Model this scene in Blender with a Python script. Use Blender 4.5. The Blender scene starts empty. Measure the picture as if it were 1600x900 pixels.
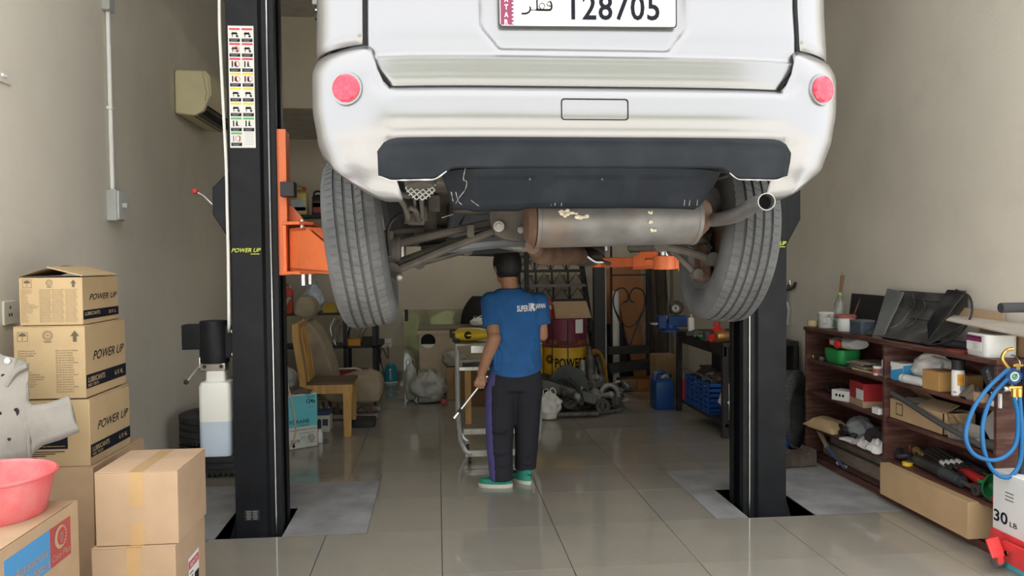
import bpy, bmesh, math, random
from math import sin, cos, pi, radians as rad
from mathutils import Vector as V, Matrix as M, noise
from mathutils.bvhtree import BVHTree
random.seed(7)
S = bpy.context.scene
COL = S.collection

# ------------------------------------------------------------------ camera
F_PX, CZ = 1250.0, 1.55
_th = math.atan(42/1250); _ps = math.atan(117/1250*cos(_th)); _ro = rad(.55)
_fw = V((sin(_ps)*cos(_th), cos(_ps)*cos(_th), -sin(_th)))
_r0 = V((cos(_ps), -sin(_ps), 0)); _u0 = _r0.cross(_fw)
_R = _r0*cos(_ro)-_u0*sin(_ro); _U = _r0*sin(_ro)+_u0*cos(_ro)
cd = bpy.data.cameras.new('camera'); cam = bpy.data.objects.new('camera', cd); COL.objects.link(cam)
cd.sensor_width = 36; cd.lens = F_PX/1600*36; cd.clip_start = .05; cd.clip_end = 200
cam.matrix_world = M(((_R.x, _U.x, -_fw.x, 0), (_R.y, _U.y, -_fw.y, 0), (_R.z, _U.z, -_fw.z, CZ), (0, 0, 0, 1)))
S.camera = cam
def ray(px, py): return _R*(px-800)+_U*(450-py)+_fw*F_PX
def at(px, py, Y):            # point seen at a pixel, at real depth Y
    d = ray(px, py); return V((0, 0, CZ))+d*(Y/d.y)
def fl(px, py, z=0):          # point seen at a pixel on a level z
    d = ray(px, py); return V((0, 0, CZ))+d*((z-CZ)/d.z)
def wx(px, py, X):            # point seen at a pixel on the plane x = X
    d = ray(px, py); return V((0, 0, CZ))+d*(X/d.x)

# ------------------------------------------------------------------ sky, exposure
W = bpy.data.worlds.new('overcast_sky'); S.world = W; W.use_nodes = True
nt = W.node_tree; nt.nodes.clear()
_o = nt.nodes.new('ShaderNodeOutputWorld'); _b = nt.nodes.new('ShaderNodeBackground')
_g = nt.nodes.new('ShaderNodeNewGeometry'); _s = nt.nodes.new('ShaderNodeSeparateXYZ'); _cr = nt.nodes.new('ShaderNodeValToRGB')
_m = nt.nodes.new('ShaderNodeMath'); _m.operation = 'MULTIPLY'; _m.inputs[1].default_value = -1
nt.links.new(_g.outputs['Incoming'], _s.inputs[0]); nt.links.new(_s.outputs['Z'], _m.inputs[0]); nt.links.new(_m.outputs[0], _cr.inputs[0])
_cr.color_ramp.elements[0].position = 0.0; _cr.color_ramp.elements[0].color = (.90, .92, .94, 1)
_cr.color_ramp.elements[1].position = .8; _cr.color_ramp.elements[1].color = (1, 1, 1, 1)
nt.links.new(_cr.outputs[0], _b.inputs['Color']); nt.links.new(_b.outputs[0], _o.inputs[0])
_b.inputs['Strength'].default_value = 2.6
# hazy sun standing high behind the building: it lights the forecourt and the trees, the garage mouth stays in shade
_sd = bpy.data.lights.new('sun', 'SUN'); _sd.energy = 9; _sd.angle = rad(3); _sd.color = (1, .95, .86)
_so = bpy.data.objects.new('sun', _sd); COL.objects.link(_so); _so.location = (0, 12, 20); _so.rotation_euler = (rad(-27), rad(6), 0)
S.view_settings.view_transform = 'Standard'; S.view_settings.look = 'None'
S.view_settings.exposure = 0.36; S.view_settings.gamma = 1.0; S.view_settings.use_curve_mapping = False

# ------------------------------------------------------------------ materials
MATS = {}
def mat(name, col, rough=.6, metal=0., var=.12, scale=6., bump=0., bscale=None, dirt=None, dscale=2., damt=.5, coat=0., trans=0., alpha=1., ior=1.45, emit=None, stretch=None, sheen=0., spec=None):
    """procedural paint: base colour, soft noise variation, optional dirt patches and fine relief"""
    if name in MATS: return MATS[name]
    m = bpy.data.materials.new(name); m.use_nodes = True; MATS[name] = m
    n = m.node_tree.nodes; L = m.node_tree.links; p = n['Principled BSDF']
    p.inputs['Roughness'].default_value = rough; p.inputs['Metallic'].default_value = metal
    p.inputs['IOR'].default_value = ior
    if coat: p.inputs['Coat Weight'].default_value = coat; p.inputs['Coat Roughness'].default_value = .12
    if trans: p.inputs['Transmission Weight'].default_value = trans
    if sheen: p.inputs['Sheen Weight'].default_value = sheen
    if alpha < 1: p.inputs['Alpha'].default_value = alpha
    tc = n.new('ShaderNodeTexCoord'); src = tc.outputs['Object']
    if stretch:
        mp = n.new('ShaderNodeMapping'); mp.inputs['Scale'].default_value = stretch; L.new(src, mp.inputs[0]); src = mp.outputs[0]
    nz = n.new('ShaderNodeTexNoise'); nz.inputs['Scale'].default_value = scale; nz.inputs['Detail'].default_value = 5; L.new(src, nz.inputs['Vector'])
    mx = n.new('ShaderNodeMix'); mx.data_type = 'RGBA'
    c = list(col)
    lo = [max(0, v*(1-var)) for v in c]+[1]; hi = [min(1, v*(1+var)) for v in c]+[1]
    rm = n.new('ShaderNodeMapRange'); rm.inputs[1].default_value = .3; rm.inputs[2].default_value = .7; L.new(nz.outputs['Fac'], rm.inputs[0])
    L.new(rm.outputs[0], mx.inputs['Factor']); mx.inputs['A'].default_value = lo; mx.inputs['B'].default_value = hi
    out = mx.outputs['Result']
    if dirt:
        n2 = n.new('ShaderNodeTexNoise'); n2.inputs['Scale'].default_value = dscale; n2.inputs['Detail'].default_value = 8; n2.inputs['Roughness'].default_value = .65; L.new(src, n2.inputs['Vector'])
        r2 = n.new('ShaderNodeMapRange'); r2.inputs[1].default_value = .48; r2.inputs[2].default_value = .68; r2.inputs[4].default_value = damt; L.new(n2.outputs['Fac'], r2.inputs[0])
        m2 = n.new('ShaderNodeMix'); m2.data_type = 'RGBA'; L.new(r2.outputs[0], m2.inputs['Factor']); L.new(out, m2.inputs['A']); m2.inputs['B'].default_value = list(dirt)+[1]
        out = m2.outputs['Result']
    L.new(out, p.inputs['Base Color'])
    if bump:
        n3 = n.new('ShaderNodeTexNoise'); n3.inputs['Scale'].default_value = bscale or scale*6; n3.inputs['Detail'].default_value = 4; L.new(src, n3.inputs['Vector'])
        b = n.new('ShaderNodeBump'); b.inputs['Strength'].default_value = bump; b.inputs['Distance'].default_value = .01; L.new(n3.outputs['Fac'], b.inputs['Height']); L.new(b.outputs[0], p.inputs['Normal'])
    if spec is not None: p.inputs['Specular IOR Level'].default_value = spec
    if emit: p.inputs['Emission Color'].default_value = list(emit)+[1]; p.inputs['Emission Strength'].default_value = 1
    return m

# ------------------------------------------------------------------ mesh builder
class MB:
    def __init__(s): s.v = []; s.f = []
    def add(s, vs, fs):
        o = len(s.v); s.v += [V(q) for q in vs]; s.f += [tuple(i+o for i in f) for f in fs]; return s
    def mark(s): return len(s.v)
    def xf(s, m, start=0):
        for i in range(start, len(s.v)): s.v[i] = m @ s.v[i]
        return s
    def bx(s, x0, x1, y0, y1, z0, z1):
        return s.add([(x0,y0,z0),(x1,y0,z0),(x1,y1,z0),(x0,y1,z0),(x0,y0,z1),(x1,y0,z1),(x1,y1,z1),(x0,y1,z1)],
                     [(0,3,2,1),(4,5,6,7),(0,1,5,4),(1,2,6,5),(2,3,7,6),(3,0,4,7)])
    def box(s, c, d, rot=None):
        k = s.mark(); s.bx(-d[0]/2, d[0]/2, -d[1]/2, d[1]/2, -d[2]/2, d[2]/2)
        m = M.Translation(c)
        if rot is not None: m = m @ rot
        return s.xf(m, k)
    def beam(s, p, q, w, h, up=(0,0,1)):
        """rectangular bar from p to q"""
        p = V(p); q = V(q); d = (q-p); L = d.length; d.normalize(); u = V(up)
        if abs(d.dot(u)) > .98: u = V((0,1,0))
        sd = d.cross(u).normalized(); u = sd.cross(d)
        m = M((sd, d, u)).transposed().to_4x4(); m.translation = (p+q)/2
        k = s.mark(); s.bx(-w/2, w/2, -L/2, L/2, -h/2, h/2); return s.xf(m, k)
    def rings(s, rs, cap0=True, cap1=True, closed=False):
        n = len(rs[0]); o = len(s.v)
        for r in rs: s.v += [V(q) for q in r]
        m = len(rs)
        for i in range(m if closed else m-1):
            a = o+i*n; b = o+((i+1) % m)*n
            for j in range(n):
                k = (j+1) % n; s.f.append((a+j, a+k, b+k, b+j))
        if not closed:
            if cap0: s.f.append(tuple(o+j for j in reversed(range(n))))
            if cap1: s.f.append(tuple(o+(m-1)*n+j for j in range(n)))
        return s
    def tube(s, pts, r, n=8, closed=False, caps=True, sq=None):
        pts = [V(p) for p in pts]; N = len(pts)
        rr = r if isinstance(r, (list, tuple)) else [r]*N
        rs = []; nrm = None
        for i, p in enumerate(pts):
            if closed: t = pts[(i+1) % N]-pts[i-1]
            else: t = pts[min(i+1, N-1)]-pts[max(i-1, 0)]
            t.normalize()
            if nrm is None:
                nrm = t.orthogonal().normalized() if abs(t.z) > .9 else t.cross(V((0,0,1))).normalized()
            nrm = (nrm-t*nrm.dot(t)).normalized(); bi = t.cross(nrm)
            q = sq or (1, 1)
            rs.append([p+(nrm*cos(a)*q[0]+bi*sin(a)*q[1])*rr[i] for a in [2*pi*j/n for j in range(n)]])
        return s.rings(rs, caps, caps, closed)
    def cyl(s, p, q, r, r2=None, n=16, caps=True):
        return s.tube([p, q], [r, r if r2 is None else r2], n, caps=caps)
    def capsule(s, pts, r, n=12):
        """round-ended tapering limb through the points"""
        pts = [V(p) for p in pts]; rr = list(r)
        a = (pts[0]-pts[1]).normalized(); b = (pts[-1]-pts[-2]).normalized()
        P = [pts[0]+a*rr[0]*sin(t) for t in (1.35, .9, .45)]+pts+[pts[-1]+b*rr[-1]*sin(t) for t in (.45, .9, 1.35)]
        Q = [rr[0]*cos(t) for t in (1.35, .9, .45)]+rr+[rr[-1]*cos(t) for t in (.45, .9, 1.35)]
        return s.tube(P, Q, n)
    def lathe(s, prof, n=24, o=(0,0,0), ax=None, closed=False, caps=True):
        k = s.mark()
        s.rings([[(r*cos(2*pi*j/n), r*sin(2*pi*j/n), z) for j in range(n)] for r, z in prof], caps, caps, closed)
        m = M.Translation(o)
        if ax is not None: m = m @ V((0,0,1)).rotation_difference(V(ax)).to_matrix().to_4x4()
        return s.xf(m, k)
    def prism(s, poly, a, b, axis='z'):
        f = {'z': lambda p, h: (p[0], p[1], h), 'y': lambda p, h: (p[0], h, p[1]), 'x': lambda p, h: (h, p[0], p[1])}[axis]
        n = len(poly); o = len(s.v)
        s.v += [V(f(p, a)) for p in poly]+[V(f(p, b)) for p in poly]
        s.f.append(tuple(o+i for i in reversed(range(n)))); s.f.append(tuple(o+n+i for i in range(n)))
        for i in range(n):
            j = (i+1) % n; s.f.append((o+i, o+j, o+n+j, o+n+i))
        return s
    def ball(s, c, r, n=12, m=8):
        r = (r, r, r) if not isinstance(r, (tuple, list)) else r
        rs = [[(c[0]+r[0]*sin(t)*cos(a), c[1]+r[1]*sin(t)*sin(a), c[2]-r[2]*cos(t)) for a in [2*pi*j/n for j in range(n)]] for t in [pi*(i+.35)/(m-.3) for i in range(m)]]
        return s.rings(rs)
    def surf(s, fn, nu, nv, thick=None):
        """grid surface fn(u,v); thick = vector or function giving the back side"""
        g = [[V(fn(i/nu, j/nv)) for j in range(nv+1)] for i in range(nu+1)]
        o = len(s.v); w = nv+1
        for r in g: s.v += r
        for i in range(nu):
            for j in range(nv): s.f.append((o+i*w+j, o+(i+1)*w+j, o+(i+1)*w+j+1, o+i*w+j+1))
        if thick is not None:
            t = V(thick); o2 = len(s.v); s.v += [p+t for r in g for p in r]
            for i in range(nu):
                for j in range(nv): s.f.append((o2+i*w+j, o2+i*w+j+1, o2+(i+1)*w+j+1, o2+(i+1)*w+j))
            ed = [(i, 0) for i in range(nu+1)]+[(nu, j) for j in range(1, nv+1)]+[(i, nv) for i in reversed(range(nu))]+[(0, j) for j in reversed(range(1, nv))]
            for a in range(len(ed)):
                b = (a+1) % len(ed); i, j = ed[a]; k, l = ed[b]
                s.f.append((o+i*w+j, o2+i*w+j, o2+k*w+l, o+k*w+l))
        return s
    def mesh(s, name, fix=True):
        me = bpy.data.meshes.new(name); me.from_pydata([tuple(v) for v in s.v], [], s.f)
        if fix:
            b = bmesh.new(); b.from_mesh(me); bmesh.ops.recalc_face_normals(b, faces=b.faces); b.to_mesh(b and me); b.free()
        return me

ORG = {}
def thing(name, label, cat, loc=(0,0,0), rz=0., group=None, world=False, rot=None):
    """an Empty at the thing's base that parents its parts"""
    o = bpy.data.objects.new(name, None); COL.objects.link(o); o.location = loc; o.empty_display_size = .05
    o.rotation_euler = rot if rot else (0, 0, rz)
    if world: ORG[o] = V(loc)
    return tag(o, label, cat, group)
def tag(o, label, cat, group=None):
    o['label'] = label; o['category'] = cat
    if group: o['group'] = group
    return o
def obj(name, mb, m, parent=None, bevel=0., ang=35., label=None, kind=None, fix=True, loc=None, seg=2, subsurf=0):
    me = mb if isinstance(mb, bpy.types.Mesh) else None
    if me is None:
        org = ORG.get(parent)
        if org is not None: mb.xf(M.Translation(-org))
        elif loc is not None: mb.xf(M.Translation(-V(loc)))
        me = mb.mesh(name, fix)
    if m is not None and not me.materials: me.materials.append(m)
    o = bpy.data.objects.new(name, me); COL.objects.link(o)
    if parent is not None:
        o.parent = parent
        if parent in ORG: ORG[o] = ORG[parent]
    elif loc is not None: o.location = loc
    if ang and len(me.polygons):
        me.polygons.foreach_set('use_smooth', [True]*len(me.polygons)); me.set_sharp_from_angle(angle=rad(ang))
    if bevel:
        b = o.modifiers.new('soft_edges', 'BEVEL'); b.width = bevel; b.segments = seg; b.limit_method = 'ANGLE'; b.angle_limit = rad(40); b.harden_normals = False
    if subsurf:
        q = o.modifiers.new('smooth', 'SUBSURF'); q.levels = q.render_levels = subsurf
    if label: o['label'] = label
    if kind: o['kind'] = kind
    return o
def one(name, label, cat, mb, m, loc=(0,0,0), rz=0., group=None, **k):
    """a thing that is a single mesh, authored in its own local frame"""
    o = obj(name, mb, m, None, **k); o.location = loc; o.rotation_euler = (0, 0, rz); return tag(o, label, cat, group)
def struct(name, mb, m, parent=None, **k):
    return obj(name, mb, m, parent, kind=None if parent is not None else 'structure', **k)
def copy_tree(o, parent=None):
    c = o.copy(); COL.objects.link(c); c.parent = parent
    for ch in list(o.children): copy_tree(ch, c)
    return c
TXT = {}
def glyphs(s, shear=0., bold=0., space=1.):
    """outline of a text as a flat mesh, normalised to a unit box"""
    k = (s, shear, bold, space)
    if k not in TXT:
        cu = bpy.data.curves.new('lettering', 'FONT'); cu.body = s; cu.shear = shear; cu.offset = bold; cu.resolution_u = 3; cu.space_character = space; cu.space_line = .85
        t = bpy.data.objects.new('lettering', cu); COL.objects.link(t); bpy.context.view_layer.update()
        me = bpy.data.meshes.new_from_object(t.evaluated_get(bpy.context.evaluated_depsgraph_get()))
        vs = [v.co.copy() for v in me.vertices]; fs = [tuple(p.vertices) for p in me.polygons]
        bpy.data.objects.remove(t); bpy.data.curves.remove(cu); bpy.data.meshes.remove(me)
        x0 = min(v.x for v in vs); x1 = max(v.x for v in vs); y0 = min(v.y for v in vs); y1 = max(v.y for v in vs)
        TXT[k] = ([((v.x-x0)/(x1-x0), (v.y-y0)/(y1-y0)) for v in vs], fs, (x1-x0)/(y1-y0))
    return TXT[k]
def write(mb, s, w, h, m, shear=0., bold=0., space=1.):
    """lay a text w x h (centred) in the plane of matrix m (x right, y up, z out of the face)"""
    vs, fs, asp = glyphs(s, shear, bold, space)
    k = mb.mark(); mb.add([((x-.5)*w, (y-.5)*h, 0) for x, y in vs], fs); mb.xf(m, k); return mb
def face_m(c, right, up):
    """frame for prints on a face: origin c, right and up directions"""
    r = V(right).normalized(); u = V(up).normalized(); z = r.cross(u)
    m = M((r, u, z)).transposed().to_4x4(); m.translation = c; return m
def sheet(mb, w, h, m, cx=0., cy=0.):
    k = mb.mark(); mb.add([(cx-w/2, cy-h/2, 0), (cx+w/2, cy-h/2, 0), (cx+w/2, cy+h/2, 0), (cx-w/2, cy+h/2, 0)], [(0,1,2,3)]); return mb.xf(m, k)
def spline(pts, n=8):
    """smooth curve through points"""
    P = [V(p) for p in pts]; P = [P[0]*2-P[1]]+P+[P[-1]*2-P[-2]]; out = []
    for i in range(1, len(P)-2):
        for k in range(n):
            t = k/n; a, b, c, d = P[i-1:i+3]
            out.append(.5*((2*b)+(c-a)*t+(2*a-5*b+4*c-d)*t*t+(3*b-a-3*c+d)*t**3))
    return out+[P[-2]]
ORDN = ('first', 'second', 'third', 'fourth', 'fifth', 'sixth', 'seventh', 'eighth', 'ninth', 'tenth', 'eleventh', 'twelfth', 'thirteenth', 'fourteenth', 'fifteenth', 'sixteenth')
def rpoly(w, h, r, n=5, cx=0., cy=0.):
    """rounded rectangle outline"""
    out = []
    for sx, sy, a0 in ((1,1,0), (-1,1,90), (-1,-1,180), (1,-1,270)):
        for i in range(n+1):
            a = rad(a0+90*i/n); out.append((cx+sx*(w/2-r)+r*cos(a), cy+sy*(h/2-r)+r*sin(a)))
    return out
def smooth(a, b, x):
    t = max(0., min(1., (x-a)/(b-a))) if a != b else float(x >= a); return t*t*(3-2*t)
# ------------------------------------------------------------------ common materials
def wallmat(name, col):
    m = mat(name, col, .75, var=.05, scale=1.3, bump=.12, bscale=60, dirt=[c*.72 for c in col], dscale=2.2, damt=.22); return m
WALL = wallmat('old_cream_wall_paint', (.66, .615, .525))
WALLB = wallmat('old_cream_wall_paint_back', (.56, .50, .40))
CEIL = mat('ceiling_paint', (.50, .47, .43), .9, bump=.1)
GROUT = mat('grout', (.10, .095, .085), .9)
def tile_mat():
    m = mat('glazed_floor_tile', (.29, .268, .222), .13, spec=.85, var=.10, scale=2.1, dirt=(.17, .15, .12), dscale=1.1, damt=.45)
    n = m.node_tree.nodes; L = m.node_tree.links; p = n['Principled BSDF']
    tc = [q for q in n if q.type == 'TEX_COORD'][0]
    z = n.new('ShaderNodeTexNoise'); z.inputs['Scale'].default_value = 3.5; z.inputs['Detail'].default_value = 8; L.new(tc.outputs['Object'], z.inputs['Vector'])
    r = n.new('ShaderNodeMapRange'); r.inputs[1].default_value = .35; r.inputs[2].default_value = .75; r.inputs[3].default_value = .035; r.inputs[4].default_value = .15
    L.new(z.outputs['Fac'], r.inputs[0]); L.new(r.outputs[0], p.inputs['Roughness'])
    return m
TILE = tile_mat()
CONC = mat('rough_concrete', (.25, .25, .25), .85, var=.22, scale=5, bump=.35, bscale=40, dirt=(.36, .36, .355), dscale=4, damt=.5)
BLACK = mat('black_powder_coat', (.010, .011, .0135), .5, var=.3, scale=4, dirt=(.03, .03, .03), dscale=5, damt=.3, spec=.22)
BLK2 = mat('dull_black_plastic', (.022, .022, .024), .6, var=.3)
RUB = mat('black_rubber', (.035, .035, .036), .75, var=.25, scale=8, bump=.1)
ORANGE = mat('orange_lift_paint', (.74, .17, .055), .45, var=.10, dirt=(.30, .08, .03), dscale=6, damt=.35)
STEEL = mat('bright_steel', (.62, .62, .62), .28, 1., var=.12, scale=20)
STEELD = mat('dull_steel', (.34, .33, .31), .5, .8, var=.25, scale=12, dirt=(.14, .10, .07), dscale=8, damt=.5)
WHITE = mat('white_plastic', (.78, .78, .75), .45, var=.05)
GREYP = mat('grey_plastic', (.42, .43, .42), .5, var=.08)
RED = mat('red_plastic', (.62, .03, .03), .4, var=.12)
REDP = mat('red_jack_paint', (.66, .05, .05), .35, var=.15, dirt=(.25, .03, .02), dscale=9, damt=.4)
BLUE = mat('blue_plastic', (.02, .09, .38), .45, var=.15)
YEL = mat('yellow_plastic', (.75, .52, .03), .45, var=.12, dirt=(.3, .2, .03), dscale=7, damt=.4)
GREEN = mat('green_plastic', (.03, .34, .09), .45, var=.12)
CARD = mat('brown_cardboard', (.40, .275, .165), .85, var=.07, scale=9, bump=.08, bscale=90)
CARD2 = mat('warm_cardboard', (.43, .295, .185), .85, var=.06, scale=7, bump=.08, bscale=90)
CARD3 = mat('old_cardboard', (.36, .23, .12), .9, var=.15, scale=7, dirt=(.2, .12, .06), dscale=4, damt=.4)
TAPE = mat('packing_tape', (.48, .31, .15), .22, var=.06)
INK = mat('black_ink', (.011, .012, .018), .8, var=.1, spec=.1)
PAPER = mat('white_paper', (.74, .73, .70), .75, var=.05)
WOODM = mat('maroon_stained_wood', (.085, .030, .022), .55, var=.3, scale=5, stretch=(1, 1, 8), dirt=(.20, .15, .13), dscale=5, damt=.35)
WOODL = mat('honey_oak', (.52, .30, .10), .4, var=.2, scale=4, stretch=(8, 8, 1))
WOODG = mat('grey_old_timber', (.25, .20, .155), .85, var=.25, scale=5, stretch=(8, 2, 8), bump=.15)
PLY = mat('plywood_board', (.40, .17, .07), .65, var=.15, scale=3)
GOLD = mat('gold_oil_can', (.42, .31, .10), .35, .35, var=.12)
BRASS = mat('brass', (.72, .46, .13), .3, 1., var=.12)
BEIGE = mat('beige_upholstery', (.36, .30, .215), .95, var=.14, scale=9, bump=.2, bscale=160, dirt=(.2, .16, .11), dscale=4, damt=.4)
BAGW = mat('thin_white_plastic_bag', (.74, .73, .70), .38, var=.05, bump=.5, bscale=22)
BAGG = mat('grey_plastic_bag', (.42, .42, .40), .45, var=.1, bump=.4, bscale=25)
DUST = mat('dusty_underbody', (.07, .061, .051), .85, .0, var=.3, scale=9, dirt=(.125, .107, .086), dscale=7, damt=.6)
OILY = mat('oily_scrap_metal', (.075, .07, .065), .55, .35, var=.4, scale=8, dirt=(.17, .13, .10), dscale=8, damt=.55)
ALLOY = mat('cast_alloy', (.30, .29, .27), .5, .5, var=.25, scale=8, dirt=(.12, .10, .08), dscale=9, damt=.5)
TEAL = mat('teal_print', (.10, .48, .55), .6, var=.06)
MIRR = mat('greenish_pane', (.80, .84, .74), .03, trans=1., var=.03)
GLASSY = mat('clear_plastic', (.85, .88, .86), .12, trans=.85, var=.03)

# ------------------------------------------------------------------ room shell
XL, XR, YF, YB, ZC = -2.03, 3.17, 3.4, 10.7, 4.1
FY = 2.15
WT = .2
struct('wall_left', MB().bx(XL-WT, XL, YF, YB+WT, -.25, ZC+.2), WALL)
struct('wall_right', MB().bx(XR, XR+WT, YF, YB+WT, -.25, ZC+.2), WALL)
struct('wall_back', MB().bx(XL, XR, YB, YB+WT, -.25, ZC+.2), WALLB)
struct('ceiling', MB().bx(XL-WT, XR+WT, YF, YB+WT, ZC, ZC+.2), CEIL)
# low storage loft over the back of the garage: a front parapet and its slab
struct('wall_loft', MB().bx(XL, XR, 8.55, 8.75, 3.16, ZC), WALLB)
struct('ceiling_loft', MB().bx(XL, XR, 8.75, YB, 3.16, 3.30), CEIL)
struct('baseboard_back', MB().bx(XL, XR, YB-.012, YB, 0, .10), TILE)
struct('baseboard_left', MB().bx(XL, XL+.012, YF, YB-.012, 0, .10), TILE)
# facade over the open shutter
struct('wall_front', MB().bx(XL-WT-2.5, XR+WT+2.5, YF-.02, YF+.0, 4.0, 5.4).bx(XL-WT-2.5, XL, YF-.02, YF, 0, 4.0).bx(XR, XR+WT+2.5, YF-.02, YF, 0, 4.0), WALL)
flr = struct('floor', MB().bx(XL-WT, XR+WT, FY, YB+WT, -.30, -.13), GROUT)
patches = {'L': (XL, -.42, 4.59, 5.69), 'R': (1.645, 2.83, 4.59, 5.69)}
pits = {'L': (-1.27, -.895, 4.59, 5.14), 'R': (1.84, 2.26, 4.59, 5.2)}
holes = list(patches.values())
def cut(rects, h):
    out = []
    for (a, b, c, d) in rects:
        A, B, C, D = max(a, h[0]), min(b, h[1]), max(c, h[2]), min(d, h[3])
        if A >= B or C >= D: out.append((a, b, c, d)); continue
        if a < A: out.append((a, A, c, d))
        if B < b: out.append((B, b, c, d))
        if c < C: out.append((A, B, c, C))
        if D < d: out.append((A, B, D, d))
    return out
bed = MB()
for r in cut(cut([(XL-WT, XR+WT, FY, YB+WT)], pits['L']), pits['R']): bed.bx(r[0], r[1], r[2], r[3], -.13, -.006)
struct('bed', bed, GROUT, flr)
T = .655; TC = {}
xs = [.008+T*k for k in range(-4, 6)]; ys = [4.59+T*k for k in range(-4, 11)]
for i, x in enumerate(xs):
    for j, y in enumerate(ys):
        rs = [(max(x, XL), min(x+T, XR), max(y, FY), min(y+T, YB))]
        if rs[0][1]-rs[0][0] < .02 or rs[0][3]-rs[0][2] < .02: continue
        for h in holes: rs = cut(rs, h)
        g = .0022
        for r in rs:
            w, d = r[1]-r[0]-2*g, r[3]-r[2]-2*g
            if w < .01 or d < .01: continue
            k = (round(w, 3), round(d, 3))
            if k not in TC: TC[k] = MB().bx(-w/2, w/2, -d/2, d/2, -.008, 0).mesh('tile'); TC[k].materials.append(TILE)
            o = bpy.data.objects.new('tile', TC[k]); COL.objects.link(o); o.parent = flr
            o.location = ((r[0]+r[1])/2, (r[2]+r[3])/2, random.uniform(-.0006, .0004)); 
            o.rotation_euler = (random.gauss(0, .0009), random.gauss(0, .0009), 0)
for k in 'LR':
    mb = MB()
    for r in cut([patches[k]], pits[k]):
        mb.surf(lambda u, v: (r[0]+u*(r[1]-r[0]), r[2]+v*(r[3]-r[2]), .0005+.0015*noise.noise(V((r[0]+u*(r[1]-r[0]), r[2]+v*(r[3]-r[2]), 0))*9)), 14, 14)
    o = struct('concrete_patch', mb, CONC, flr, label='rough grey concrete patch let into the tiled floor')
    q = pits[k]; t = .03
    struct('pit_lining', MB().bx(q[0]-t, q[0], q[2], q[3], -.13, -.001).bx(q[1], q[1]+t, q[2], q[3], -.13, -.001).bx(q[0], q[1], q[3], q[3]+t, -.13, -.001).bx(q[0], q[1], q[2]-t, q[2], -.13, -.001).bx(q[0], q[1], q[2], q[3], -.135, -.125), CONC, flr)
# forecourt outside the open front
struct('ground_forecourt', MB().bx(-14, 14, -16, FY, -.25, -.02), mat('forecourt_paving', (.56, .54, .50), .85, var=.12, scale=3))
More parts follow.
